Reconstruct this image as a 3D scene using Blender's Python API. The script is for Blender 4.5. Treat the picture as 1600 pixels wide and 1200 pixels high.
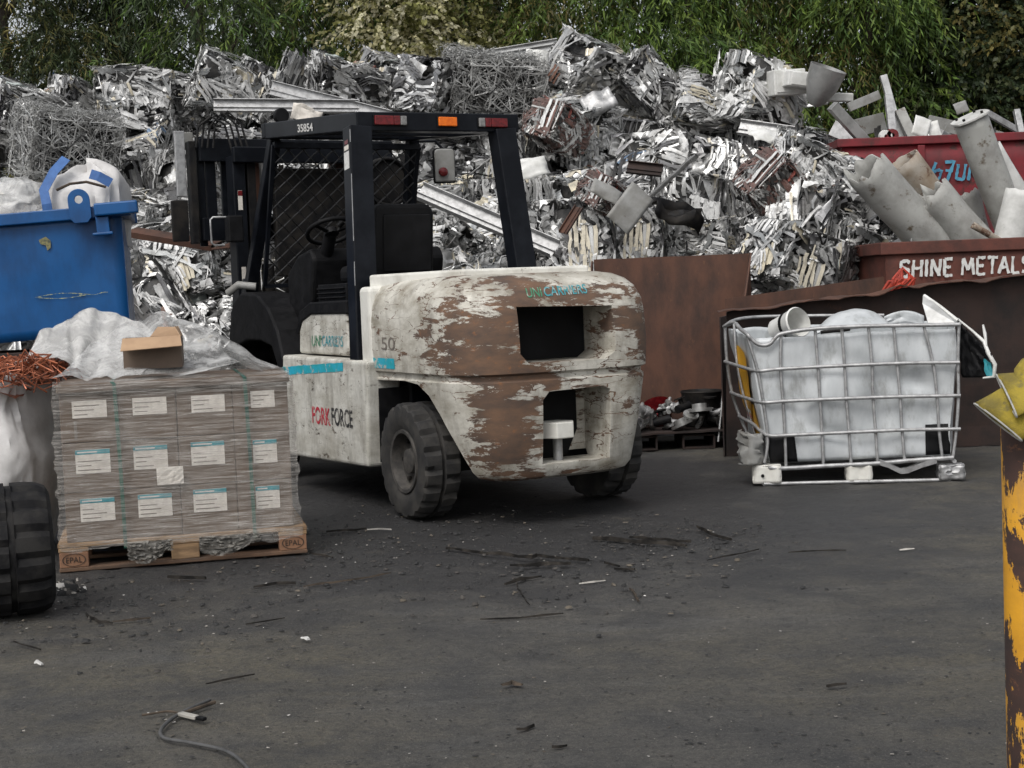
import bpy, bmesh, math, random
import numpy as np
from mathutils import Vector, Matrix, Euler
from mathutils.bvhtree import BVHTree

for _o in list(bpy.data.objects): bpy.data.objects.remove(_o)
scene = bpy.context.scene
COL = scene.collection

# ------------------------------------------------------------------ camera
FOC, CAM_H, ROLL, HORIZON = 2250.0, 1.28, 0.040, 461.0       # in pixels of a 1600 x 1200 frame
pitch = math.atan((600 - HORIZON) / FOC)
_f = np.array([0, math.cos(pitch), -math.sin(pitch)]); _r = np.array([1.0, 0, 0]); _u = np.cross(_r, _f)
cam_R = math.cos(ROLL) * _r - math.sin(ROLL) * _u
cam_U = math.cos(ROLL) * _u + math.sin(ROLL) * _r
cam_C = np.array([0, 0, CAM_H])
cd = bpy.data.cameras.new('camera'); cam = bpy.data.objects.new('camera', cd); COL.objects.link(cam)
cd.sensor_width = 36; cd.lens = FOC / 1600 * 36; cd.clip_end = 500; cd.clip_start = 0.05
cam.matrix_world = Matrix(((cam_R[0], cam_U[0], -_f[0], 0), (cam_R[1], cam_U[1], -_f[1], 0), (cam_R[2], cam_U[2], -_f[2], CAM_H), (0, 0, 0, 1)))
scene.camera = cam

# ------------------------------------------------------------------ overcast sky and soft sun
SUN_EL, SUN_AZ = math.radians(52), math.radians(205)          # azimuth from +Y, clockwise
w = bpy.data.worlds.new('World'); scene.world = w; w.use_nodes = True
nt = w.node_tree; nt.nodes.clear()
sky = nt.nodes.new('ShaderNodeTexSky'); sky.sky_type = 'NISHITA'; sky.sun_disc = False
sky.sun_elevation = SUN_EL; sky.sun_rotation = SUN_AZ; sky.air_density = 1.0; sky.dust_density = 4.0; sky.ozone_density = 1.0
hs = nt.nodes.new('ShaderNodeHueSaturation'); hs.inputs['Saturation'].default_value = 0.22
bg = nt.nodes.new('ShaderNodeBackground'); bg.inputs['Strength'].default_value = 0.15
wo = nt.nodes.new('ShaderNodeOutputWorld')
nt.links.new(sky.outputs[0], hs.inputs['Color']); nt.links.new(hs.outputs[0], bg.inputs['Color']); nt.links.new(bg.outputs[0], wo.inputs['Surface'])
sl = bpy.data.lights.new('sun', 'SUN'); sl.energy = 1.1; sl.angle = math.radians(24); sl.color = (1.0, 0.97, 0.93)
so = bpy.data.objects.new('sun', sl); COL.objects.link(so)
_sd = Vector((math.sin(SUN_AZ) * math.cos(SUN_EL), math.cos(SUN_AZ) * math.cos(SUN_EL), math.sin(SUN_EL)))
so.rotation_euler = _sd.to_track_quat('Z', 'Y').to_euler(); so.location = (-6, -8, 14)
vs = scene.view_settings; vs.view_transform = 'Standard'; vs.look = 'None'; vs.exposure = 0.22; vs.gamma = 1.0; vs.use_curve_mapping = False
scene.cycles.transparent_max_bounces = 16
scene.cycles.max_bounces = 8

# ------------------------------------------------------------------ helpers
def ray(x, y): return _f + cam_R * (x - 800) / FOC + cam_U * (600 - y) / FOC
def at_z(x, y, z=0.0):
    d = ray(x, y); return Vector(cam_C + d * (z - CAM_H) / d[2])
def at_y(x, y, Y):
    d = ray(x, y); return Vector(cam_C + d * Y / d[1])
def proj(p):
    d = np.asarray(p, float) - cam_C; z = d @ _f
    return 800 + FOC * (d @ cam_R) / z, 600 - FOC * (d @ cam_U) / z
def frame(loc, rz): return Matrix.Translation(loc) @ Matrix.Rotation(math.radians(rz), 4, 'Z')

class MB:
    """collects shapes; build() links them as one mesh object"""
    def __init__(s): s.v = []; s.f = []; s.m = []; s.mi = 0; s.c = None
    def add(s, vs, fs):
        b = len(s.v); s.v.extend([tuple(p) for p in vs])
        for f in fs: s.f.append(tuple(i + b for i in f)); s.m.append(s.mi)
        return s
    def box(s, c, d, rot=None, taper=1.0):
        hx, hy, hz = d[0] / 2, d[1] / 2, d[2] / 2
        P = [Vector((x * hx * (taper if z > 0 else 1), y * hy * (taper if z > 0 else 1), z * hz)) for z in (-1, 1) for x, y in ((-1, -1), (1, -1), (1, 1), (-1, 1))]
        if rot is not None:
            m = rot if isinstance(rot, Matrix) else Euler(rot).to_matrix()
            P = [m @ p for p in P]
        c = Vector(c)
        return s.add([p + c for p in P], [(3, 2, 1, 0), (4, 5, 6, 7), (0, 1, 5, 4), (1, 2, 6, 5), (2, 3, 7, 6), (3, 0, 4, 7)])
    def lim(s, x0, x1, y0, y1, z0, z1): return s.box(((x0 + x1) / 2, (y0 + y1) / 2, (z0 + z1) / 2), (x1 - x0, y1 - y0, z1 - z0))
    def beam(s, a, b, wx, wy, up=(0, 0, 1)):
        """rectangular bar from a to b"""
        a = Vector(a); b = Vector(b); d = (b - a).normalized(); u = Vector(up)
        if abs(d.dot(u)) > 0.98: u = Vector((0, 1, 0))
        sx = d.cross(u).normalized() * wx / 2; sy = sx.cross(d).normalized() * wy / 2
        P = [a - sx - sy, a + sx - sy, a + sx + sy, a - sx + sy, b - sx - sy, b + sx - sy, b + sx + sy, b - sx + sy]
        return s.add(P, [(3, 2, 1, 0), (4, 5, 6, 7), (0, 1, 5, 4), (1, 2, 6, 5), (2, 3, 7, 6), (3, 0, 4, 7)])
    def cyl(s, a, b, r, n=16, r2=None, caps=True):
        return s.tube([a, b], [r, r if r2 is None else r2], n, caps)
    def tube(s, pts, r, n=8, caps=True):
        pts = [Vector(p) for p in pts]; N = len(pts)
        rr = r if isinstance(r, (list, tuple)) else [r] * N
        V = []; up = None
        for i, p in enumerate(pts):
            t = (pts[min(i + 1, N - 1)] - pts[max(i - 1, 0)]).normalized()
            if up is None:
                up = t.orthogonal().normalized()
            else:
                up = (up - t * up.dot(t)); up = up.normalized() if up.length > 1e-6 else t.orthogonal().normalized()
            q = t.cross(up)
            for k in range(n):
                a = 2 * math.pi * k / n; V.append(p + (up * math.cos(a) + q * math.sin(a)) * rr[i])
        F = [(i * n + k, i * n + (k + 1) % n, (i + 1) * n + (k + 1) % n, (i + 1) * n + k) for i in range(N - 1) for k in range(n)]
        if caps: F += [tuple(range(n - 1, -1, -1)), tuple(range((N - 1) * n, N * n))]
        return s.add(V, F)
    def pipe(s, a, b, r, th=0.008, n=24):
        """open hollow pipe with wall thickness"""
        a = Vector(a); b = Vector(b); d = (b - a).normalized(); u = d.orthogonal().normalized(); q = d.cross(u); V = []
        for c, R in ((a, r), (b, r), (b, r - th), (a, r - th)):
            for k in range(n):
                t = 2 * math.pi * k / n; V.append(c + (u * math.cos(t) + q * math.sin(t)) * R)
        return s.add(V, [(j * n + k, j * n + (k + 1) % n, ((j + 1) % 4) * n + (k + 1) % n, ((j + 1) % 4) * n + k) for j in range(4) for k in range(n)])
    def prism(s, poly, axis, a0, a1):
        """polygon in the plane across axis ('x': (y,z), 'y': (x,z), 'z': (x,y)) extruded from a0 to a1"""
        def P(p, a): return {'x': (a, p[0], p[1]), 'y': (p[0], a, p[1]), 'z': (p[0], p[1], a)}[axis]
        n = len(poly)
        return s.add([P(p, a0) for p in poly] + [P(p, a1) for p in poly],
                     [tuple(range(n - 1, -1, -1)), tuple(range(n, 2 * n))] + [(i, (i + 1) % n, n + (i + 1) % n, n + i) for i in range(n)])
    def lathe(s, prof, axis='x', c=(0, 0, 0), n=48, closed=False, mod=None):
        """profile of (along axis, radius)"""
        c = Vector(c); V = []
        for i in range(n):
            t = 2 * math.pi * i / n
            for j, (h, r) in enumerate(prof):
                if mod: h, r = mod(i, j, h, r)
                a, b = r * math.cos(t), r * math.sin(t)
                V.append(c + Vector({'x': (h, a, b), 'y': (a, h, b), 'z': (a, b, h)}[axis]))
        k = len(prof)
        F = [(i * k + j, i * k + (j + 1) % k, ((i + 1) % n) * k + (j + 1) % k, ((i + 1) % n) * k + j) for i in range(n) for j in range(k if closed else k - 1)]
        return s.add(V, F)
    def grid(s, fn, nu, nv, u=(0, 1), v=(0, 1), closed=False):
        V = [fn(u[0] + (u[1] - u[0]) * i / nu, v[0] + (v[1] - v[0]) * j / nv) for i in range(nu + (0 if closed else 1)) for j in range(nv + 1)]
        nn = nu if closed else nu + 1
        return s.add(V, [(i * (nv + 1) + j, ((i + 1) % nn) * (nv + 1) + j, ((i + 1) % nn) * (nv + 1) + j + 1, i * (nv + 1) + j + 1) for i in range(nu) for j in range(nv)])
    def mesh(s, name, mats=(), smooth=None):
        me = bpy.data.meshes.new(name); me.from_pydata(s.v, [], s.f)
        bm = bmesh.new(); bm.from_mesh(me); bmesh.ops.recalc_face_normals(bm, faces=bm.faces); bm.to_mesh(me); bm.free()
        for m in (mats if isinstance(mats, (list, tuple)) else [mats]): me.materials.append(m)
        me.polygons.foreach_set('material_index', s.m)
        if smooth is not None:
            me.shade_smooth(); me.set_sharp_from_angle(angle=math.radians(smooth))
        return me
    def build(s, name, mats, parent=None, smooth=None, bevel=0, seg=2, loc=None, rot=None, mw=None, thick=0):
        return link(name, s.mesh(name, mats, smooth), parent, bevel, seg, loc, rot, mw, thick)

def link(name, me, parent=None, bevel=0, seg=2, loc=None, rot=None, mw=None, thick=0):
    o = bpy.data.objects.new(name, me); COL.objects.link(o)
    if parent is not None: o.parent = parent
    if loc is not None: o.location = loc
    if rot is not None: o.rotation_euler = rot
    if mw is not None: o.matrix_world = mw
    if thick:
        md = o.modifiers.new('s', 'SOLIDIFY'); md.thickness = thick; md.offset = 0
    if bevel:
        md = o.modifiers.new('b', 'BEVEL'); md.width = bevel; md.segments = seg; md.limit_method = 'ANGLE'; md.angle_limit = math.radians(35); md.harden_normals = False
    return o
def tag(o, label=None, cat=None, group=None, kind=None):
    for k, v in (('label', label), ('category', cat), ('group', group), ('kind', kind)):
        if v: o[k] = v
    return o
def thing(name, label, cat, loc=(0, 0, 0), rz=0, group=None, rot=None):
    o = bpy.data.objects.new(name, None); COL.objects.link(o); o.location = loc
    o.rotation_euler = rot if rot is not None else (0, 0, math.radians(rz)); o.empty_display_size = 0.1
    return tag(o, label, cat, group)
def copy_tree(o, parent=None):
    c = o.copy(); COL.objects.link(c); c.parent = parent
    for ch in o.children: copy_tree(ch, c)
    return c
def nz(x, y=0.0, z=0.0):
    from mathutils import noise
    return noise.noise(Vector((x, y, z)))
def fbm(x, y=0.0, z=0.0, o=4):
    from mathutils import noise
    return noise.fractal(Vector((x, y, z)), 0.9, 2.1, o)

# ------------------------------------------------------------------ materials
def rgb(c): return (c[0], c[1], c[2], 1.0)
class NG:
    def __init__(s, name):
        s.m = bpy.data.materials.new(name); s.m.use_nodes = True; s.t = s.m.node_tree; s.t.nodes.clear()
        s.out = s.n('ShaderNodeOutputMaterial'); s.b = s.n('ShaderNodeBsdfPrincipled'); s.l(s.b.outputs[0], s.out.inputs[0])
        s.tc = s.n('ShaderNodeTexCoord').outputs['Object']
    def n(s, t, **k):
        o = s.t.nodes.new(t)
        for a, v in k.items(): setattr(o, a, v)
        return o
    def l(s, a, b): s.t.links.new(a, b)
    def set(s, sock, v):
        if hasattr(v, 'links'): s.l(v, sock)
        else: sock.default_value = rgb(v) if isinstance(v, (tuple, list)) and len(v) == 3 and sock.type == 'RGBA' else v
    def map(s, sc=(1, 1, 1), loc=(0, 0, 0), rot=(0, 0, 0), src=None):
        m = s.n('ShaderNodeMapping'); m.inputs['Scale'].default_value = sc; m.inputs['Location'].default_value = loc; m.inputs['Rotation'].default_value = rot
        s.l(src or s.tc, m.inputs['Vector']); return m.outputs[0]
    def noise(s, sc=5, det=8, rough=0.6, vec=None, dist=0.0):
        n = s.n('ShaderNodeTexNoise'); n.inputs['Scale'].default_value = sc; n.inputs['Detail'].default_value = det
        n.inputs['Roughness'].default_value = rough; n.inputs['Distortion'].default_value = dist; s.l(vec or s.tc, n.inputs['Vector']); return n.outputs['Fac']
    def voro(s, sc=5, feat='DISTANCE_TO_EDGE', vec=None):
        n = s.n('ShaderNodeTexVoronoi', feature=feat); n.inputs['Scale'].default_value = sc; s.l(vec or s.tc, n.inputs['Vector']); return n.outputs['Distance']
    def rng(s, v, a, b, c=0.0, d=1.0):
        n = s.n('ShaderNodeMapRange'); s.l(v, n.inputs['Value']); 
        for i, x in zip(('From Min', 'From Max', 'To Min', 'To Max'), (a, b, c, d)): s.set(n.inputs[i], x)
        return n.outputs[0]
    def math(s, op, a, b=0.0, clamp=False):
        n = s.n('ShaderNodeMath', operation=op, use_clamp=clamp); s.set(n.inputs[0], a); s.set(n.inputs[1], b); return n.outputs[0]
    def mix(s, fac, a, b, mode='MIX'):
        n = s.n('ShaderNodeMix', data_type='RGBA', blend_type=mode); s.set(n.inputs['Factor'], fac); s.set(n.inputs['A'], a); s.set(n.inputs['B'], b); return n.outputs['Result']
    def bump(s, h, st=0.3, dist=0.01):
        n = s.n('ShaderNodeBump'); n.inputs['Strength'].default_value = st; n.inputs['Distance'].default_value = dist; s.l(h, n.inputs['Height']); s.l(n.outputs[0], s.b.inputs['Normal']); return n
    def fin(s, col=None, rough=None, metal=None, **k):
        if col is not None: s.set(s.b.inputs['Base Color'], col)
        if rough is not None: s.set(s.b.inputs['Roughness'], rough)
        if metal is not None: s.set(s.b.inputs['Metallic'], metal)
        for a, v in k.items(): s.set(s.b.inputs[a], v)
        return s.m

def pm(name, c1, c2=None, sc=6, lo=0.42, hi=0.62, rough=0.6, r2=None, metal=0.0, bump=0.15, bs=60, c3=None, sc3=14, lo3=0.58, hi3=0.62, stretch=(1, 1, 1), dist=0.004, det=10):
    """base colour c1 blotched with c2 (soft) and c3 (sharp chips / stains)"""
    g = NG(name); v = g.map(stretch)
    col = c1
    if c2:
        col = g.mix(g.rng(g.noise(sc, det, 0.65, v), lo, hi), c1, c2)
    ro = rough
    if c3:
        f = g.rng(g.noise(sc3, 12, 0.7, g.map(stretch, (3.1, 7.7, 1.3))), lo3, hi3)
        col = g.mix(f, col, c3)
        if r2 is not None: ro = g.rng(f, 0, 1, rough, r2)
    elif r2 is not None:
        ro = g.rng(g.noise(sc * 2, 6, 0.6, v), 0.35, 0.65, rough, r2)
    if bump: g.bump(g.noise(bs, 8, 0.7), bump, dist)
    return g.fin(col, ro, metal)

MAT = {}
MAT['black_paint'] = pm('black_paint', (0.0040, 0.0048, 0.0070), (0.009, 0.0105, 0.014), 5, rough=0.36, r2=0.52, bump=0.08, c3=(0.22, 0.22, 0.22), sc3=30, lo3=0.74, hi3=0.76)
MAT['black_plastic'] = pm('black_plastic', (0.004, 0.004, 0.0045), (0.009, 0.009, 0.010), 9, rough=0.5, r2=0.7, bump=0.12, bs=160)
MAT['dark_steel'] = pm('dark_steel', (0.010, 0.010, 0.011), (0.028, 0.025, 0.022), 7, rough=0.5, r2=0.7, metal=0.2, bump=0.2)
MAT['rubber'] = pm('rubber', (0.009, 0.009, 0.010), (0.026, 0.025, 0.024), 10, rough=0.72, r2=0.9, bump=0.35, bs=45, dist=0.006)
MAT['rubber_dusty'] = pm('rubber_dusty', (0.03, 0.029, 0.028), (0.075, 0.07, 0.063), 9, rough=0.85, bump=0.3, bs=50)
MAT['grey_paint'] = pm('grey_paint', (0.26, 0.26, 0.25), (0.17, 0.165, 0.15), 5, rough=0.55, c3=(0.09, 0.055, 0.035), sc3=7, lo3=0.62, hi3=0.68)
MAT['rust'] = pm('rust', (0.092, 0.040, 0.024), (0.034, 0.018, 0.013), 3.0, lo=0.4, hi=0.68, rough=0.8, bump=0.35, bs=50, c3=(0.17, 0.075, 0.035), sc3=11, lo3=0.62, hi3=0.78, stretch=(1.6, 1.6, 0.7))
MAT['rust_dark'] = pm('rust_dark', (0.035, 0.02, 0.016), (0.016, 0.012, 0.011), 4.0, rough=0.85, bump=0.4, bs=40, c3=(0.1, 0.04, 0.02), sc3=9, lo3=0.64, hi3=0.74)
MAT['rust_skip'] = pm('rust_skip', (0.12, 0.036, 0.024), (0.06, 0.022, 0.016), 3.5, rough=0.75, bump=0.3, c3=(0.03, 0.015, 0.012), sc3=8, lo3=0.62, hi3=0.72)
MAT['red_paint'] = pm('red_paint', (0.17, 0.010, 0.016), (0.085, 0.010, 0.012), 3.0, rough=0.6, bump=0.12, c3=(0.04, 0.016, 0.012), sc3=5, lo3=0.54, hi3=0.64)
MAT['blue_paint'] = pm('blue_paint', (0.001, 0.076, 0.245), (0.001, 0.048, 0.16), 2.6, rough=0.42, r2=0.5, bump=0.1, bs=12, c3=(0.012, 0.03, 0.06), sc3=5, lo3=0.63, hi3=0.75, stretch=(1.4, 1.4, 0.6))
MAT['white_paint'] = pm('white_paint', (0.66, 0.65, 0.60), (0.40, 0.38, 0.33), 4, lo=0.45, hi=0.75, rough=0.5, bump=0.1, c3=(0.10, 0.075, 0.05), sc3=16, lo3=0.66, hi3=0.70, stretch=(1, 1, 1))
MAT['alu'] = pm('alu', (0.50, 0.50, 0.49), (0.32, 0.32, 0.31), 5, rough=0.42, metal=0.75, bump=0.1, stretch=(1, 1, 1))
MAT['galv'] = pm('galv', (0.42, 0.42, 0.42), (0.27, 0.27, 0.27), 18, rough=0.5, metal=0.55, bump=0.15, c3=(0.14, 0.11, 0.09), sc3=12, lo3=0.62, hi3=0.70)
MAT['wood'] = pm('wood', (0.30, 0.19, 0.10), (0.16, 0.10, 0.055), 5, rough=0.8, bump=0.4, bs=30, stretch=(1, 5, 5), c3=(0.06, 0.045, 0.03), sc3=4, lo3=0.58, hi3=0.7)
MAT['wood_dark'] = pm('wood_dark', (0.13, 0.075, 0.045), (0.06, 0.04, 0.028), 5, rough=0.85, bump=0.4, bs=30, stretch=(1, 5, 5))
MAT['cardboard'] = pm('cardboard', (0.125, 0.090, 0.066), (0.085, 0.064, 0.050), 3, rough=0.8, bump=0.06)
MAT['cardboard_light'] = pm('cardboard_light', (0.40, 0.265, 0.16), (0.31, 0.20, 0.12), 4, rough=0.8, bump=0.06)
MAT['paper'] = pm('paper', (0.66, 0.62, 0.56), (0.52, 0.48, 0.43), 20, rough=0.7, bump=0.05)
MAT['teal'] = pm('teal', (0.03, 0.26, 0.30), (0.02, 0.18, 0.22), 20, rough=0.6, bump=0.0)
MAT['stamp_ink'] = pm('stamp_ink', (0.025, 0.018, 0.014), rough=0.8, bump=0)
MAT['print_grey'] = pm('print_grey', (0.16, 0.14, 0.12), rough=0.8, bump=0)
MAT['strap_green'] = pm('strap_green', (0.02, 0.09, 0.06), (0.01, 0.05, 0.04), 10, rough=0.4, bump=0)
MAT['fabric_white'] = pm('fabric_white', (0.60, 0.59, 0.58), (0.44, 0.43, 0.42), 4, rough=0.75, bump=0.25, bs=90)
MAT['strap_blue'] = pm('strap_blue', (0.05, 0.14, 0.36), (0.03, 0.09, 0.25), 8, rough=0.7, bump=0.1)
MAT['copper'] = pm('copper', (0.42, 0.14, 0.07), (0.16, 0.06, 0.04), 9, rough=0.45, metal=0.6, bump=0.1)
MAT['hdpe'] = pm('hdpe', (0.50, 0.52, 0.53), (0.36, 0.38, 0.39), 3.2, lo=0.4, hi=0.70, rough=0.38, bump=0.0, c3=(0.19, 0.19, 0.175), sc3=6, lo3=0.52, hi3=0.78, stretch=(1.6, 1.6, 0.7))
MAT['yellow_label'] = pm('yellow_label', (0.66, 0.34, 0.008), (0.55, 0.27, 0.008), 6, rough=0.5, bump=0.05)
MAT['white_solid'] = pm('white_solid', (0.66, 0.66, 0.64), (0.5, 0.5, 0.47), 6, rough=0.5, bump=0.05)
MAT['lens_red'] = pm('lens_red', (0.15, 0.010, 0.012), (0.08, 0.006, 0.008), 40, rough=0.2, bump=0.2, bs=120)
MAT['lens_amber'] = pm('lens_amber', (0.75, 0.16, 0.006), (0.6, 0.11, 0.005), 40, rough=0.2, bump=0.2, bs=120)
MAT['lens_white'] = pm('lens_white', (0.24, 0.235, 0.23), (0.12, 0.12, 0.115), 40, rough=0.2, bump=0.2, bs=120)
MAT['text_white'] = pm('text_white', (0.62, 0.62, 0.60), (0.48, 0.47, 0.45), 30, rough=0.6, bump=0.0)
MAT['text_red'] = pm('text_red', (0.42, 0.03, 0.05), (0.5, 0.42, 0.38), 26, lo=0.52, hi=0.62, rough=0.6, bump=0)
MAT['text_black'] = pm('text_black', (0.03, 0.03, 0.03), (0.35, 0.33, 0.30), 26, lo=0.52, hi=0.62, rough=0.6, bump=0)
MAT['text_green'] = pm('text_green', (0.04, 0.20, 0.11), (0.36, 0.38, 0.32), 18, lo=0.51, hi=0.60, rough=0.6, bump=0)
MAT['text_teal'] = pm('text_teal', (0.04, 0.25, 0.29), (0.36, 0.39, 0.37), 18, lo=0.51, hi=0.60, rough=0.6, bump=0)
MAT['stripe_teal'] = pm('stripe_teal', (0.02, 0.36, 0.50), (0.02, 0.30, 0.32), 9, rough=0.5, bump=0, c3=(0.42, 0.40, 0.36), sc3=12, lo3=0.54, hi3=0.58)
MAT['leather_yellow'] = pm('leather_yellow', (0.29, 0.22, 0.022), (0.14, 0.11, 0.022), 12, rough=0.85, bump=0.6, bs=60, c3=(0.09, 0.08, 0.045), sc3=22, lo3=0.54, hi3=0.68)
MAT['cloth_grey'] = pm('cloth_grey', (0.40, 0.39, 0.36), (0.3, 0.3, 0.28), 20, rough=0.9, bump=0.3, bs=120)
MAT['debris_dark'] = pm('debris_dark', (0.008, 0.0075, 0.007), (0.040, 0.035, 0.030), 12, rough=0.85, bump=0.4, bs=60)
MAT['debris_wood'] = pm('debris_wood', (0.085, 0.066, 0.05), (0.035, 0.03, 0.026), 14, rough=0.9, bump=0.4, bs=60)
MAT['debris_pale'] = pm('debris_pale', (0.42, 0.40, 0.36), (0.25, 0.24, 0.22), 14, rough=0.8, bump=0.2)
MAT['orange_net'] = pm('orange_net', (0.42, 0.045, 0.02), (0.22, 0.03, 0.02), 12, rough=0.7, bump=0.2)

for _k in ('black_paint', 'black_plastic', 'dark_steel', 'rubber', 'rubber_dusty', 'debris_dark', 'debris_wood'):
    MAT[_k].node_tree.nodes['Principled BSDF'].inputs['Specular IOR Level'].default_value = 0.16

def painted_rust(name, paint, grime, rustc, rust2, th=0.55, sc=4.0, blobs=(), cracks=0.0, stretch=(1, 1, 1), soft=0.02, rough=0.5):
    """old paint flaked off to rust: the worn areas sit where blobs (x, y, z, radius, weight) say"""
    g = NG(name); v = g.map(stretch)
    acc = g.math('ADD', g.math('MULTIPLY', g.noise(sc, 14, 0.74, v, 0.3), 1.7), -0.35)
    pos = g.n('ShaderNodeNewGeometry')
    for (x, y, z, r, wgt) in blobs:
        d = g.n('ShaderNodeVectorMath', operation='DISTANCE'); g.l(g.tc, d.inputs[0]); d.inputs[1].default_value = (x, y, z)
        acc = g.math('ADD', acc, g.rng(d.outputs['Value'], 0.0, r, wgt, 0.0))
    f = g.rng(acc, th, th + soft)
    if cracks:
        vc = g.map((0.9, 0.9, 3.4), (0.3, 0.2, 0.9), (0.15, 0.2, 0.3))
        nv = g.n('ShaderNodeTexNoise'); nv.inputs['Scale'].default_value = 5; nv.inputs['Detail'].default_value = 6; g.l(vc, nv.inputs['Vector'])
        mv = g.n('ShaderNodeVectorMath', operation='MULTIPLY_ADD'); g.l(nv.outputs['Color'], mv.inputs[0]); mv.inputs[1].default_value = (0.35, 0.35, 0.35); g.l(vc, mv.inputs[2])
        e = g.voro(4.2, 'DISTANCE_TO_EDGE', mv.outputs[0])
        wob = g.rng(g.noise(4, 8, 0.65), 0.45, 0.70, 0.0, cracks)
        f = g.math('MAXIMUM', f, g.math('LESS_THAN', e, wob))
    pc = g.mix(g.rng(g.noise(3, 10, 0.72, g.map((1, 1, 2.2), (4, 1, 2))), 0.40, 0.66), paint, grime)
    pc = g.mix(g.rng(g.noise(4, 10, 0.72, g.map((1.6, 1.6, 0.5), (9, 2, 5))), 0.47, 0.70, 0, 0.75), pc, (0.13, 0.115, 0.09))
    rc = g.mix(g.rng(g.noise(5.5, 9, 0.65, g.map((1, 1, 2.5), (1, 5, 2))), 0.35, 0.65), rustc, rust2)
    rc = g.mix(g.rng(g.noise(12, 8, 0.7, g.map((1, 1, 1.6), (7, 5, 2))), 0.60, 0.72, 0, 0.8), rc, (0.27, 0.105, 0.035))
    col = g.mix(f, pc, rc)
    g.bump(g.math('SUBTRACT', g.math('MULTIPLY', g.noise(60, 6, 0.7), 0.4), f), 0.35, 0.004)
    return g.fin(col, g.rng(f, 0, 1, rough, 0.82))

def lettering(body, size, mat, parent, mw=None, shear=0.0, extrude=0.0, name='lettering', squash=1.0, bold=0.0):
    cu = bpy.data.curves.new('t', 'FONT'); cu.body = body; cu.size = size; cu.shear = shear; cu.align_x = 'LEFT'; cu.offset = bold
    t = bpy.data.objects.new('t', cu); COL.objects.link(t)
    bpy.context.view_layer.update()
    me = bpy.data.meshes.new_from_object(t.evaluated_get(bpy.context.evaluated_depsgraph_get()))
    bpy.data.objects.remove(t)
    me.materials.clear(); me.materials.append(mat)
    if squash != 1.0: me.transform(Matrix.Diagonal((squash, 1, 1, 1)))
    o = bpy.data.objects.new(name, me); COL.objects.link(o); o.parent = parent
    if mw is not None: o.matrix_local = mw
    return o
def plane_mat(org, ex, ez):
    """matrix that puts text (x right, y up) at org with x along ex and y along ez"""
    ex = Vector(ex).normalized(); ez = Vector(ez).normalized(); n = ex.cross(ez)
    return Matrix(((ex[0], ez[0], n[0], org[0]), (ex[1], ez[1], n[1], org[1]), (ex[2], ez[2], n[2], org[2]), (0, 0, 0, 1)))
# ================================================================== GROUND
def ground_mat():
    g = NG('ground_asphalt')
    big = g.noise(0.5, 8, 0.62, None, 0.4); mid = g.noise(3.2, 11, 0.74, g.map((1, 1, 1), (5, 3, 0))); fine = g.noise(48, 8, 0.75); grit = g.noise(150, 4, 0.7)
    streak = g.noise(1.6, 10, 0.70, g.map((0.55, 2.0, 1), (2, 9, 0), (0, 0, 0.25)))
    col = g.mix(g.rng(big, 0.36, 0.64), (0.062, 0.060, 0.057), (0.100, 0.092, 0.078))
    olive = g.rng(g.noise(0.42, 7, 0.6, g.map((1, 1, 1), (3.5, 8.2, 0))), 0.46, 0.62, 0, 0.8)
    col = g.mix(olive, col, (0.110, 0.096, 0.066))
    col = g.mix(g.rng(mid, 0.44, 0.62, 0, 0.8), col, (0.036, 0.036, 0.037))
    col = g.mix(g.rng(streak, 0.52, 0.70, 0, 0.55), col, (0.125, 0.122, 0.116))
    trk = g.noise(1.5, 7, 0.65, g.map((0.16, 2.6, 1), (1, 2, 0), (0, 0, -0.5)))                 # rubber tracks of turning trucks
    col = g.mix(g.rng(trk, 0.53, 0.66, 0, 0.6), col, (0.036, 0.036, 0.037))
    d = g.n('ShaderNodeVectorMath', operation='DISTANCE'); g.l(g.map((0.8, 1.0, 1)), d.inputs[0]); d.inputs[1].default_value = (-0.7, 8.6, 0)   # oily rubber dust worked in round the loading spot, plus painted shade beneath the forklift
    oil_shade = g.math('ADD', g.rng(d.outputs['Value'], 1.3, 3.7, 0.42, 0.0), g.noise(1.7, 11, 0.74, g.map((1, 1, 1), (8, 1, 4))))
    col = g.mix(g.rng(oil_shade, 0.56, 0.78, 0, 0.9), col, (0.021, 0.021, 0.023))
    sandy = g.rng(g.noise(1.1, 9, 0.72, g.map((1, 1, 1), (21, 13, 0))), 0.60, 0.72, 0, 0.5)
    col = g.mix(sandy, col, (0.150, 0.128, 0.092))
    col = g.mix(g.rng(fine, 0.44, 0.60, 0, 0.55), col, (0.026, 0.026, 0.026))
    col = g.mix(g.rng(grit, 0.55, 0.66, 0, 0.6), col, (0.17, 0.160, 0.142))
    cv = g.n('ShaderNodeVectorMath', operation='MULTIPLY_ADD'); nv2 = g.n('ShaderNodeTexNoise'); nv2.inputs['Scale'].default_value = 1.2; nv2.inputs['Detail'].default_value = 5; g.l(g.tc, nv2.inputs['Vector']); g.l(nv2.outputs['Color'], cv.inputs[0]); cv.inputs[1].default_value = (.5, .5, 0); g.l(g.map((1, 1, 0), (1.3, 2.2, 0)), cv.inputs[2])
    crk = g.math('LESS_THAN', g.voro(0.33, 'DISTANCE_TO_EDGE', cv.outputs[0]), g.rng(g.noise(1.5, 6, .6), .42, .62, 0, .0032))
    h = g.math('ADD', g.math('MULTIPLY', fine, 0.7), g.math('ADD', g.math('MULTIPLY', mid, 2.0), g.math('MULTIPLY', grit, 0.3)))
    g.bump(h, 0.95, 0.018)
    return g.fin(col, g.rng(oil_shade, 0.5, 0.85, 0.76, 0.50))
MAT['ground'] = ground_mat()
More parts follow.
